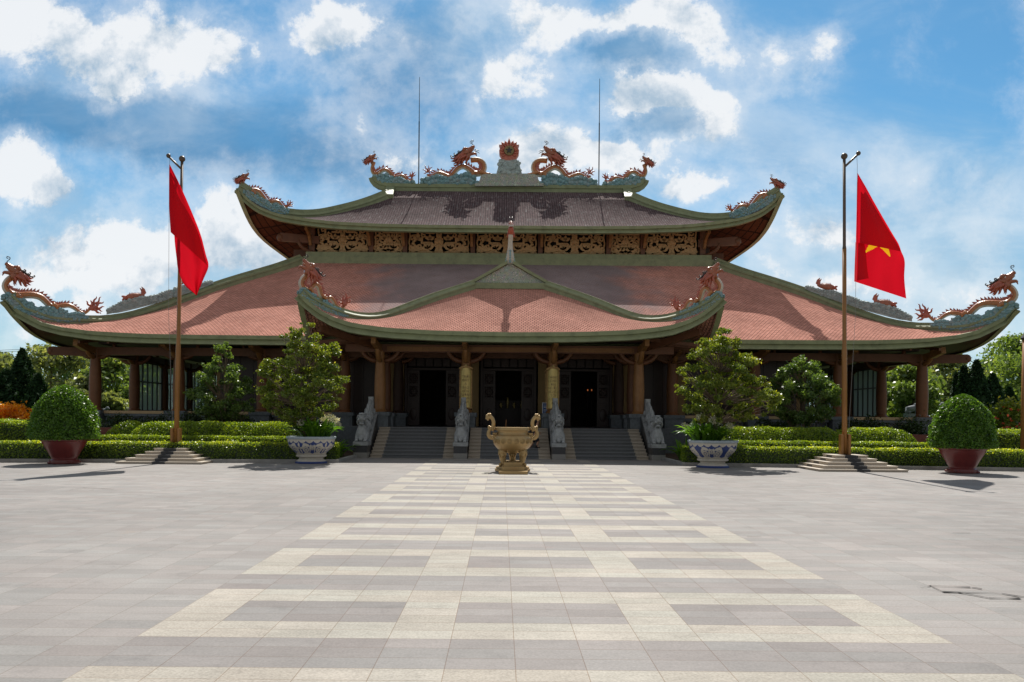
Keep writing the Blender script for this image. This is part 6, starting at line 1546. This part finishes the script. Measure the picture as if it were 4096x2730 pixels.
def tree(name, label, cat, base, clumps, m, nleaf, lsize, seed, trunk, group=None, aimw=.35, flat=.7, tipw=.5, aspect=.5, vb=0.0, surf=.55):
    """clumps: (x, y, z, r) relative to base; every clump is a tuft of leaves fed by its own limb"""
    rng = np.random.default_rng(seed); t = thing(name, label, cat, base, group); B = np.array(base)
    segs = [([tuple(B+np.array(p)) for p in tr[0]], tr[1], tr[2]) for tr in trunk]
    spine = np.array([B+np.array(p) for p in trunk[0][0]])
    cl = np.array(clumps); w_ = cl[:,3]**2; w_ = w_/w_.sum()
    C, A, vr, sz = [], [], [], []
    ctr = (cl[:,:3]*cl[:,3:4]).sum(0)/cl[:,3].sum()
    for (x, y, z, r), ww in zip(clumps, w_):
        n = int(nleaf*ww*rng.uniform(.55,1.5))+8; d = rng.normal(size=(n,3)); d /= np.linalg.norm(d, axis=1)[:,None]; rad = r*(surf+(1-surf)*rng.random(n))**.6*(1+.12*rng.normal(size=n))
        rad *= 1+.22*np.sin(d[:,0]*5+x*9)*np.sin(d[:,1]*4+d[:,2]*6); rad = np.where(rng.random(n) < .05, rad*1.45, rad)
        c = d*rad[:,None]; c[:,2] *= flat; C.append(B+np.array([x,y,z])+c)
        a = d.copy(); a[:,2] += .6; A.append(a/np.linalg.norm(a, axis=1)[:,None])
        out = np.linalg.norm(np.array([x,y,z])+c-ctr, axis=1); cv = rng.normal()*.12
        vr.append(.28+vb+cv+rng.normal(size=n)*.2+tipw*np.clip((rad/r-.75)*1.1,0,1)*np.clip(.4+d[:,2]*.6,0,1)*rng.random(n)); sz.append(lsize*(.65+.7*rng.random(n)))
        k = int(np.argmin(np.linalg.norm(spine-np.array([B[0],B[1],B[2]+z*.72]), axis=1))); s0 = spine[k]
        e = B+np.array([x,y,z]); mid = s0*.45+e*.55+np.array([0,0,-.06*r]); segs.append(([tuple(s0),tuple(mid),tuple(e)], trunk[0][2]*.55, .008))
    limb_mesh(t, segs)
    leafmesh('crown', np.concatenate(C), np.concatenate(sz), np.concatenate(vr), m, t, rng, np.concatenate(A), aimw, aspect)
    return t
def ring_clumps(rng, levels):
    out = []
    for z, R_, n, r in levels:
        a0 = rng.random()*6.28
        for i in range(n):
            a = a0+i*6.283/n+rng.normal()*.2; rr = R_*(.75+.4*rng.random()); out.append((rr*math.cos(a), rr*math.sin(a), z+rng.normal()*r*.35, r*(.75+.5*rng.random())))
    return out
# potted trees (survey: outline of each crown against the temple)
rng = np.random.default_rng(11)
def outline_clumps(rng, base, outl, Y, n, r0, r1, dep):
    """fill a crown whose outline (survey points, picture pixels) stands at depth Y"""
    poly = [(P(x,y,Y).x-base[0], P(x,y,Y).z-base[2]) for x, y in outl]; xs = [p[0] for p in poly]; zs = [p[1] for p in poly]; out = []
    def inside(x, z):
        c = False; j = len(poly)-1
        for i in range(len(poly)):
            if (poly[i][1] > z) != (poly[j][1] > z) and x < (poly[j][0]-poly[i][0])*(z-poly[i][1])/(poly[j][1]-poly[i][1])+poly[i][0]: c = not c
            j = i
        return c
    def edge(x, z):
        return min(math.hypot(x-p[0], z-p[1]) for a, c in zip(poly, poly[1:]+poly[:1]) for p in [(lerp(a[0],c[0],k/5), lerp(a[1],c[1],k/5)) for k in range(6)])
    w0, w1 = min(xs), max(xs); tries = 0
    while len(out) < n and tries < 20000:
        tries += 1; x, z = rng.uniform(w0, w1), rng.uniform(min(zs), max(zs))
        if not inside(x, z): continue
        e = edge(x, z); r = rng.uniform(r0, r1)
        if e < r*.75: 
            r = max(e*1.15, r0*.55)
            if e < r0*.35: continue
        out.append((x, rng.uniform(-1, 1)*min(dep, e*1.6+.12), z, r))
    return out
V = lambda pts: [(x*1.7408, y*1.7408) for x, y in pts]
LT = V([(708,736),(728,745),(735,770),(770,785),(782,800),(775,830),(785,850),(803,865),(808,880),(785,905),(780,930),(760,950),(735,965),(705,975),(680,985),(655,975),(625,960),(610,940),(590,915),(585,885),(600,870),(590,845),(605,825),(640,820),(655,790),(640,770),(665,755),(680,745)])
b0 = (BPL[0]-.02, BPL[1], .78)
tx_ = lambda px, py: (P(px*1.7408,py*1.7408,BPL[1]).x-b0[0], 0, P(px*1.7408,py*1.7408,BPL[1]).z-b0[2])
tree('potted_tree', 'bushy potted tree leaning out of the left blue and white planter', 'tree', b0, outline_clumps(rng, b0, LT, BPL[1], 190, .10, .25, 1.05), M['l_pot'], 25000, .086, 21,
     [([(.02,0,-.05), tx_(705,1000), tx_(695,975), tx_(692,930), tx_(695,860), tx_(705,780)], .11, .03)], 'potted trees beside the steps', flat=.62, tipw=.75, surf=.2)
RT = V([(1668,738),(1690,755),(1700,785),(1695,810),(1740,815),(1755,840),(1752,865),(1775,890),(1798,920),(1797,935),(1770,950),(1740,965),(1700,975),(1670,980),(1640,985),(1600,975),(1570,960),(1560,935),(1580,925),(1548,900),(1545,888),(1570,870),(1548,858),(1555,845),(1580,835),(1585,810),(1590,790),(1620,765),(1645,772),(1655,750)])
b1 = (BPR[0]+.02, BPR[1], .78)
tx_ = lambda px, py: (P(px*1.7408,py*1.7408,BPR[1]).x-b1[0], 0, P(px*1.7408,py*1.7408,BPR[1]).z-b1[2])
tree('potted_tree', 'upright potted tree with yellowish shoots in the right blue and white planter', 'tree', b1, outline_clumps(rng, b1, RT, BPR[1], 200, .10, .25, 1.05), M['l_pot'], 26000, .088, 22,
     [([(0,0,-.05), tx_(1643,1000), tx_(1644,975), tx_(1648,930), tx_(1655,860), tx_(1665,780)], .095, .03)], 'potted trees beside the steps', flat=.62, tipw=1.0, vb=.03, surf=.2)
GL = V([(518,782),(530,800),(535,830),(560,845),(575,870),(583,900),(588,930),(580,955),(545,970),(505,975),(470,970),(445,950),(430,920),(432,900),(455,885),(450,860),(470,835),(495,825),(500,800)])
b2 = (P(897,1690,33).x, 33, .05); bb = (P(515*1.7408,1690,33).x, 33.0, .05)
tree('garden_tree', 'dark green conical tree behind the hedges between the left flagpole and the left potted tree', 'tree', bb, outline_clumps(rng, bb, GL, 33.0, 130, .13, .28, 1.2), M['l_tree'], 14000, .105, 23,
     [([(0,0,0),(.02,0,.9),(.03,0,2),(.02,0,3.2),(.05,0,4.3)], .09, .02), ([(.15,.1,0),(.3,.1,1),(.5,.1,2)], .05, .02), ([(-.12,.05,0),(-.3,0,1),(-.6,0,1.8)], .05, .02)], flat=.7, tipw=.55, surf=.25)
GR = V([(1840,812),(1860,825),(1880,845),(1905,860),(1915,885),(1930,910),(1930,935),(1915,955),(1890,970),(1840,985),(1800,970),(1775,950),(1765,920),(1770,890),(1775,860),(1790,845),(1810,835),(1820,820)])
bb = (P(1848*1.7408,1690,33).x, 33.0, .05)
tree('garden_tree', 'dense dark rounded tree behind the hedges between the right potted tree and the right flagpole', 'tree', bb, outline_clumps(rng, bb, GR, 33.0, 140, .14, .32, 1.3), M['l_tree'], 17000, .11, 24,
     [([(0,0,0),(.0,0,.8),(-.05,0,1.7),(0,0,2.6),(.05,0,3.6)], .09, .02), ([(-.1,.1,0),(-.35,.1,.8),(-.7,.1,1.6)], .05, .02)], flat=.75, tipw=.5, vb=-.03, surf=.25)

# clipped domes in the red pots
def dome(x, y, z0, R_, H, label, seed):
    rng = np.random.default_rng(seed); t = thing('topiary', label, 'topiary', (x, y, z0-.06), 'clipped domes in red pots')
    limb_mesh(t, [([(x,y,z0-.1),(x+.02,y,z0+.3),(x,y,z0+.8)], .1, .07)]+[([(x,y,z0+.15+.1*i),(x+.5*math.cos(i*1.1),y+.5*math.sin(i*1.1),z0+.5+.12*i)], .035, .012) for i in range(7)])
    N = 28000; u = rng.random(N); a = rng.random(N)*2*math.pi; zf = u**.85
    prof_r = lambda f: np.where(f < .06, .93+f/.06*.07, np.clip(1-((f-.06)/.94)**2.45, 0, 1)**.64)
    jit = 1+.035*rng.normal(size=N)+.03*np.sin(a*7+zf*9)+.025*np.sin(a*13-zf*17); dep = 1-.28*rng.random(N)**2.2
    r = R_*prof_r(zf)*jit*dep; C = np.stack([x+r*np.cos(a), y+r*np.sin(a), z0+H*zf*(.97+.03*jit)], 1)
    nrm = np.stack([np.cos(a)*prof_r(zf), np.sin(a)*prof_r(zf), zf*.9+.15], 1); nrm /= np.linalg.norm(nrm, axis=1)[:,None]
    # underside
    M_ = 2500; rr = R_*.9*np.sqrt(rng.random(M_)); aa = rng.random(M_)*2*math.pi; C2 = np.stack([x+rr*np.cos(aa), y+rr*np.sin(aa), z0+.05+.1*rng.random(M_)], 1); n2 = np.tile([0,0,-1.0], (M_,1))
    # solid twiggy heart keeps the sky from showing through
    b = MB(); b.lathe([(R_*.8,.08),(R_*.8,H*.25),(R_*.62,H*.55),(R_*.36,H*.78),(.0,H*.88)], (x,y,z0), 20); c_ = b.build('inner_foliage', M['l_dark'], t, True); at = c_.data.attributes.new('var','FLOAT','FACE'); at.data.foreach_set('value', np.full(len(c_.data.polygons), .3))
    leafmesh('crown', np.concatenate([C,C2]), .062*(.65+.7*rng.random(N+M_))*np.where(rng.random(N+M_) < .02, 1.6, 1), np.concatenate([.42+.22*rng.normal(size=N)+.12*np.sin(a*9+zf*11), np.full(M_, .2)]), M['l_dome'], t, rng, np.concatenate([nrm,n2]), .42, .62)
dome(RPL[0], RPL[1], .77, .98, 1.72, 'dome-clipped green bush growing in the left red pot', 31)
dome(RPR[0], RPR[1], .77, .89, 1.66, 'dome-clipped green bush growing in the right red pot', 32)

# hedges
def hedge(label, p0, p1, wd, z0, z1, m, seed, group, rnd=0.0, dens=950, ls=.062, name='hedge', cat='hedge', wav=.03, topv=.5):
    rng = np.random.default_rng(seed); p0, p1 = np.array(p0, float), np.array(p1, float); d = p1-p0; L = np.linalg.norm(d); d /= L; nn = np.array([-d[1], d[0]]);
    t = thing(name, label, cat, ((p0[0]+p1[0])/2, (p0[1]+p1[1])/2, z0), group); h = z1-z0
    nf, ntp, ne = int(L*h*dens), int(L*wd*dens*1.1), int(wd*h*dens)
    def shape(s, c, z):      # rounds the section of the loosely clipped ones
        if rnd > 0:
            q_ = np.clip((z-z0)/h, 0, 1); k = np.sqrt(np.clip(1-(q_*.98)**(2/max(rnd,.05)), 0.02, 1)); c = c*(.35+.65*k)
            e = np.minimum(s, L-s); f = np.sqrt(np.clip(1-(1-np.clip(e/(h*.8),0,1))**2, 0.03, 1)); z = z0+(z-z0)*(.25+.75*f)
        return s, c, z
    parts_ = []
    for kind, n in (('f', nf), ('b', int(nf*.6)), ('t', ntp), ('e0', ne), ('e1', ne)):
        s = rng.random(n)*L; dpt = rng.random(n)**2*.16
        if kind == 'f': c, z, no = np.full(n, -wd/2)+dpt, z0+h*rng.random(n), np.tile([-nn[0],-nn[1],.35], (n,1))
        elif kind == 'b': c, z, no = np.full(n, wd/2)-dpt, z0+h*rng.random(n), np.tile([nn[0],nn[1],.35], (n,1))
        elif kind == 't': c, z, no = (rng.random(n)-.5)*wd, np.full(n, z1)-dpt*.8, np.tile([0,0,1.0], (n,1))
        else:
            s = (np.zeros(n)+dpt) if kind == 'e0' else L-dpt; c, z = (rng.random(n)-.5)*wd, z0+h*rng.random(n); sg = -1 if kind == 'e0' else 1; no = np.tile([d[0]*sg,d[1]*sg,.35], (n,1))
        if kind == 't' and rnd > 0: z = z0+h*np.sqrt(np.clip(1-(np.abs(c)/(wd/2))**2.4, .05, 1))-dpt*.6
        s, c, z = shape(s, c, z) if kind != 't' else (s, c, z)
        if rnd > 0 and kind == 't': e = np.minimum(s, L-s); z = z0+(z-z0)*(.25+.75*np.sqrt(np.clip(1-(1-np.clip(e/(h*.8),0,1))**2, .03, 1)))
        b_ = wav*np.sin(s*2.1+seed)+wav*.7*np.sin(s*5.3+seed*2)+wav*.5*np.sin(s*11+z*6); c = c+b_*(np.sign(c))*.8; z = z+(b_*.8 if kind == 't' else 0)
        z = np.where(rng.random(n) < .035, z+rng.random(n)*.07, z) if kind == 't' else z
        pos = np.stack([p0[0]+d[0]*s+nn[0]*c, p0[1]+d[1]*s+nn[1]*c, np.maximum(z, z0+.02)], 1)
        hh = np.clip((z-z0)/h, 0, 1.1)
        vv = .32+.18*rng.normal(size=n)+.13*np.sin(s*3.3+z*7)+(topv*rng.random(n) if kind == 't' else .25*topv*np.clip((hh-.8)/.2,0,1)*rng.random(n))  # leaves towards the top yellower: new growth, plus sunlight put into the colour
        keep = rng.random(n) > (0 if kind == 't' else .45*np.clip((.22-hh)/.22,0,1))
        parts_.append((pos[keep], no[keep], vv[keep]))
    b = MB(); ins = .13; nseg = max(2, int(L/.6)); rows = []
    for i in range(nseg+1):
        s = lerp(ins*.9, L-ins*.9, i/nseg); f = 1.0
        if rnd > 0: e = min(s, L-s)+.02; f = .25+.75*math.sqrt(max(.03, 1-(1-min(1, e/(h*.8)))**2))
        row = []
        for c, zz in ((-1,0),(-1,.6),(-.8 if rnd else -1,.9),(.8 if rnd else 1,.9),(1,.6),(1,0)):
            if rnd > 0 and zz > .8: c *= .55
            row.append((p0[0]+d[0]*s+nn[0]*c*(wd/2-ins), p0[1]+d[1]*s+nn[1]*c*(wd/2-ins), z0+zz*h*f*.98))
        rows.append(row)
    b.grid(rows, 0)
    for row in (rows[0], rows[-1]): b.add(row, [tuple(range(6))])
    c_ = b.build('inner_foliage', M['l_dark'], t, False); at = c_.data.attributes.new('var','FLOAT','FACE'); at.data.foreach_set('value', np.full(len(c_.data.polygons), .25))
    C = np.concatenate([p[0] for p in parts_]); n = len(C)
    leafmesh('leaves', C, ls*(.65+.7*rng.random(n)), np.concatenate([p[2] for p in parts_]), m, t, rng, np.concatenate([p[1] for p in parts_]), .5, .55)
    return t
def kY(x): return kerbX(x)+.5
hg = 'clipped hedges in the garden beds'
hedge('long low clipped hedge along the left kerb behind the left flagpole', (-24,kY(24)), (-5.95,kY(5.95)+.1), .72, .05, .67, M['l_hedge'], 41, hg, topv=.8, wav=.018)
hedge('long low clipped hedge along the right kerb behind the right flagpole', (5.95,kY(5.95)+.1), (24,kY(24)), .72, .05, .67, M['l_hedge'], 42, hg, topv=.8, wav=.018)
hedge('thin low hedge in the second row at the left', (-15.6,30.3), (-7.3,30.3), .55, .05, .79, M['l_gold'], 43, hg, topv=.35, wav=.014)
hedge('thin low hedge in the second row at the right', (7.3,30.3), (15.6,29.7), .55, .05, .79, M['l_gold'], 44, hg, topv=.35, wav=.014)
gg = 'rounded golden hedges'
hedge('short rounded golden hedge at the far left of the left bed', (-16.0,31.6), (-14.2,31.6), 1.3, .05, 1.34, M['l_gold'], 45, gg, rnd=.55, ls=.07, wav=.03)
hedge('long rounded golden hedge behind the left flagpole', (-14.9,31.25), (-7.2,31.4), 1.35, .05, 1.32, M['l_gold'], 46, gg, rnd=.55, ls=.07, wav=.03)
hedge('long rounded golden hedge behind the right potted tree', (7.4,31.5), (13.2,31.3), 1.35, .05, 1.30, M['l_gold'], 47, gg, rnd=.55, ls=.07, wav=.03)
hedge('rounded golden hedge behind the right flagpole', (12.4,31.2), (15.9,31.0), 1.35, .05, 1.30, M['l_gold'], 48, gg, rnd=.55, ls=.07, wav=.03)
hedge('clipped hedge behind the left domed bush, at the edge of the picture', (-24,30.5), (-17.1,30.7), 1.6, .05, 1.32, M['l_gold'], 49, hg, dens=700, ls=.07)
hedge('clipped hedge behind the right domed bush, at the edge of the picture', (17.6,29.6), (24,29.2), 1.6, .05, 1.28, M['l_gold'], 50, hg, dens=700, ls=.07)
# dark shrubs against the plinth
def shrub(label, x, y, R_, H, m, n, ls, seed, group=None, name='shrub', z0=.05, tipw=.5, vb=0, aspect=.5):
    rng = np.random.default_rng(seed); cl = []
    for i in range(14): a = rng.random()*6.28; rr = R_*.75*math.sqrt(rng.random()); cl.append((rr*math.cos(a), rr*math.sin(a)*.7, H*(.3+.62*rng.random()*(1-.45*rr/R_)), R_*.36*(.7+.5*rng.random())))
    return tree(name, label, 'shrub', (x,y,z0), cl, m, n, ls, seed, [([(0,0,0),(.02,0,H*.3),(0,0,H*.6)], .04, .015)], group, flat=.9, tipw=tipw, vb=vb, aspect=aspect)
sg = 'dark shrubs along the foot of the veranda'
for i, (px, top) in enumerate(((255,948),(300,958),(345,956),(382,950),(440,952),(490,960),(560,962),(610,968))):
    x = P(px*1.7408,1690,34.9).x; zt = P(px*1.7408,top*1.7408,34.9).z
    shrub('dark low shrub against the left veranda base' , x, 34.9, .95, zt, M['l_dark'], 2200, .1, 60+i, sg)
for i, (px, top) in enumerate(((1762,958),(1800,962),(1960,962),(2000,955),(2050,955),(2095,962))):
    x = P(px*1.7408,1690,34.9).x; zt = P(px*1.7408,top*1.7408,34.9).z
    shrub('dark low shrub against the right veranda base', x, 34.9, .95, zt, M['l_dark'], 2200, .1, 70+i, sg)
for i, px in enumerate((5, 38, 70)):
    shrub(('orange leaved croton bush at the left edge of the picture','orange leaved croton bush, middle one of three behind the left hedge','orange leaved croton bush just left of the domed bush')[i], P(px*1.7408,1650,33).x, 33.0, 1.0, P(px*1.7408,(926,930,936)[i]*1.7408,33).z, M['l_orange'], 2600, .15, 80+i, 'orange croton bushes', vb=.15, aspect=.35)
t = shrub('green shrub with red flowers behind the right domed bush', P(2305*1.7408,1650,32).x, 32.0, 1.15, P(2300*1.7408,918*1.7408,32).z+.1, M['l_pot'], 4200, .14, 90)
rng = np.random.default_rng(5); N = 110; a = rng.random(N)*6.28; rr = 1.0*np.sqrt(rng.random(N)); bx_ = np.array(ORG[t.name])
leafmesh('flowers', np.stack([bx_[0]+rr*np.cos(a), bx_[1]-.3+rr*np.sin(a)*.7, bx_[2]+1.0+1.35*rng.random(N)*(1-.45*rr)], 1), .15, np.full(N, .6), M['redpetal'], t, rng, np.array([0,-.6,.8]), .3, .7)

# lilies in and beside the planters
def lily(label, x, y, z, n, R_, L, seed, heads, group='white spider lilies'):
    rng = random.Random(seed); t = thing('lily_clump', label, 'plant', (x, y, z), group); b = MB()
    for i in range(n):
        a = rng.random()*6.283; r0 = rng.random()**.6*R_*.55; sx, sy = x+r0*math.cos(a), y+r0*math.sin(a)*.8; a2 = a+rng.uniform(-.6,.6); l = L*rng.uniform(.65,1.15); lean = rng.uniform(.35,1.05); wd = .048*rng.uniform(.8,1.2); rows = []
        side = Vector((-math.sin(a2), math.cos(a2), 0))
        for k in range(7):
            f = k/6; out_ = l*lean*(f**1.3)*.8; up_ = l*(f*(1-.12*lean) - (f**2.6)*lean*.62); w_ = wd*(math.sin(math.pi*min(1, .14+f*.86))**.7)*(1 if k < 6 else .1)
            c = Vector((sx+math.cos(a2)*out_, sy+math.sin(a2)*out_, z+up_)); rows.append([c-side*w_, c-Vector((0,0,w_*.5)), c+side*w_])
        b.grid(rows, 0)
    o = b.build('leaves', M['l_lily'], t, True); at = o.data.attributes.new('var','FLOAT','FACE'); nr = np.random.default_rng(seed); at.data.foreach_set('value', np.repeat(np.clip(.45+.25*nr.normal(size=n),0,1), 12).astype(np.float32))
    st = MB()
    for hx, hy, hz in heads:
        C, A = [], []
        st.tube([(x+hx*.35,y+hy*.4,z),(x+hx*.8,y+hy,z+hz*.6),(x+hx,y+hy,z+hz)], .014, 5)
        for q_ in range(95): dv = nr.normal(size=3); dv /= np.linalg.norm(dv); rr_ = .06+.1*nr.random(); C.append(np.array([x+hx,y+hy,z+hz])+dv*rr_*np.array([1.05,1.05,.8])); A.append(np.cross(dv,[.3,.5,.8]))
        leafmesh('flower', C, .12, np.full(len(C), .5), M['petal'], t, nr, np.array(A), .6, .22)
    if heads: st.build('stalk', M['l_lily'], t, True)
lily('strap-leaved lilies with white flowers in the left blue and white planter', BPL[0]+.15, BPL[1]+.05, .84, 150, .85, .95, 101, [(-.42,-.3,.5),(.66,-.2,.62),(.45,.1,.7),(.2,.3,.66)])
lily('strap-leaved lilies with white flowers in the right blue and white planter', BPR[0]-.2, BPR[1]+.05, .84, 160, .85, .98, 102, [(-.3,-.35,.82),(.1,-.35,.72),(.7,-.15,.52),(-.05,.25,.8),(.3,-.2,.66)])
lily('shaded lilies with white flowers beside the leftmost stone beast', -6.75, 30.0, .05, 70, .8, 1.05, 103, [(-.1,-.2,1.35),(.2,.1,1.2),(-.35,.1,1.15)])
lily('shaded lilies with white flowers beside the rightmost stone beast', 6.85, 30.0, .05, 80, .8, 1.05, 104, [(-.25,-.2,1.3),(.15,.0,1.35),(.35,-.2,1.2)])
lily('leafy green lily clump left of the right domed bush', P(2128*1.7408,1690,31).x, 31, .05, 26, .5, 1.15, 105, [])

# ================================================================ trees behind
def conifer(label, px, top, Y, R_, seed):
    x = P(px*1.7408,1650,Y).x; H = P(px*1.7408,top*1.7408,Y).z; rng = np.random.default_rng(seed); t = thing('conifer', label, 'tree', (x, Y, 0), 'dark conifers beyond the garden')
    limb_mesh(t, [([(x,Y,0),(x,Y,H*.5),(x,Y,H*.95)], .16, .02)]+[([(x,Y,H*f),(x+R_*(1-f)*.7*math.cos(f*40),Y+R_*(1-f)*.7*math.sin(f*40),H*f+.25)], .04, .01) for f in np.linspace(.15,.85,12)])
    N = 7000; f = rng.random(N)**1.25; a = rng.random(N)*6.283; lob = 1+.16*np.sin(a*5+f*15+seed)+.13*np.sin(a*9-f*30)
    r = R_*(1-f)**.8*(.45+.55*np.sqrt(rng.random(N)))*lob+.04; C = np.stack([x+r*np.cos(a), Y+r*np.sin(a), .15+H*f*(.98+.03*lob)], 1)
    A = np.stack([np.cos(a), np.sin(a), np.full(N,.5)], 1)
    leafmesh('crown', C, .26*(.6+.7*rng.random(N)), .35+.22*rng.normal(size=N)+.15*np.sin(a*5+f*15), M['l_con'], t, rng, A, .3, .4)
conifer('tall dark conifer behind the left domed bush', 50, 812, 44, 1.5, 201); conifer('broad dark conifer at the left edge, behind the croton bushes', 14, 858, 43, 1.7, 202); conifer('short dark conifer just right of the tall left one', 88, 868, 43, 1.25, 203)
for i, (px, top, r, l) in enumerate(((2243,838,1.2,'tallest dark conifer right of the temple'),(2214,850,.8,'slim dark conifer just left of the tallest right one'),(2198,866,.6,'thin dark conifer nearest the right veranda'),(2280,868,1.2,'broad dark conifer just right of the tallest right one'),(2318,898,1.1,'low dark conifer near the right edge post'),(2262,880,1.1,'dark conifer behind the right domed bush'))):
    conifer(l, px, top, 43+i*.5, r, 210+i)
def bgtree(label, px, top, Y, R_, m, seed, low=.25, n=5200, ls=.34, dense=1.0):
    x = P(px*1.7408,1650,Y).x; H = max(2.5, P(px*1.7408,top*1.7408,Y).z); rng = np.random.default_rng(seed); cl = []
    for i in range(int(34*dense)):
        f = low+(1-low)*rng.random()**.9; rr = R_*math.sin(math.pi*min(.93, .2+.75*(f-low)/(1-low)))*math.sqrt(rng.random()); a = rng.random()*6.28; r = R_*.3*(.6+.6*rng.random())
        cl.append((rr*math.cos(a), rr*math.sin(a), min(H*f, H-r*.6), r))
    cl.append((0,0,H-R_*.2,R_*.24))
    tree('broadleaf_tree', label, 'tree', (x,Y,0), cl, m, n, ls, seed, [([(0,0,0),(.1,0,H*.3),(-.05,0,H*.6),(.1,0,H*.9)], .22, .05)], 'trees beyond the garden', flat=.75, tipw=.6, aspect=.55)
bgl = [(-12,815,62,3.2,'l_bg2','olive green tree cut by the left edge of the picture'),(30,838,66,3.0,'l_bg','green tree just behind the left conifers'),(118,800,60,3.4,'l_bg2','pale leafy tree between the left conifers and the temple corner'),(165,802,72,3.2,'l_bg','tall tree showing above the left veranda beam end'),
 (190,868,56,2.0,'l_bg2','grey green small tree left of the outermost left column'),(262,822,58,2.6,'l_bg','bright green tree seen through the open left bay'),(248,905,54,1.6,'l_bg2','low bushy tree inside the open left bay'),(345,815,62,3.2,'l_bg','tree behind the first left glass bay'),(430,815,64,3.4,'l_bg2','tree behind the second left glass bay'),
 (2060,820,60,3.0,'l_bg','dark tree seen through the open right bay'),(2098,838,56,2.2,'l_bg','small dark tree behind the outermost right column'),(1985,815,62,3.4,'l_bg2','tree behind the first right glass bay'),(1900,815,66,3.4,'l_bg','tree behind the second right glass bay'),
 (2170,815,64,3.2,'l_bg2','pale feathery tree just right of the temple corner'),(2296,826,66,2.4,'l_bg','slender green tree between the right conifers and the edge'),(2345,772,70,4.0,'l_bg','big bright green tree at the right edge'),(2385,800,60,4.0,'l_bg','large tree cut by the right edge of the picture')]
for i, (px, top, Y, r, mm, l) in enumerate(bgl): bgtree(l, px, top, Y, r, M[mm], 300+i)
# the wood that closes the view
def wood(x0, x1, Y, H, seed, n):
    rng = np.random.default_rng(seed); C = []; 
    g_ = bpy.data.objects.new('woods', None)
    xs = rng.uniform(x0, x1, n); hh = H*(.72+.18*np.sin(xs*.31+seed)+.1*np.sin(xs*.83)+.05*np.sin(xs*2.1)); z = hh*np.sqrt(rng.random(n)); y = Y+3.5*rng.random(n)-2*(z/H)
    t = thing('woods', '', '', ((x0+x1)/2, Y, 0)); 
    A = np.tile([0,-.5,.7], (n,1)); o = leafmesh('woods', np.stack([xs,y,z],1), .55*(.6+.8*rng.random(n)), .35+.2*rng.normal(size=n)+.18*np.sin(xs*1.3+z*1.1), M['l_bg'], t, rng, A, .3, .6)
    loc = t.location.copy(); o.parent = None; o.location = loc; bpy.data.objects.remove(t); o.name = 'woods'; o['kind'] = 'stuff'; o['label'] = 'far wood of green trees closing the view behind the garden'; o['category'] = 'woods'
wood(-75, -10, 80, 7.6, 401, 9000); wood(10, 75, 80, 7.4, 402, 9000)

# ================================================================ to metres
for o in list(sc.objects):
    if o.parent is None and o.type in ('MESH', 'EMPTY'):
        o.location = o.location*S; o.scale = (S, S, S)
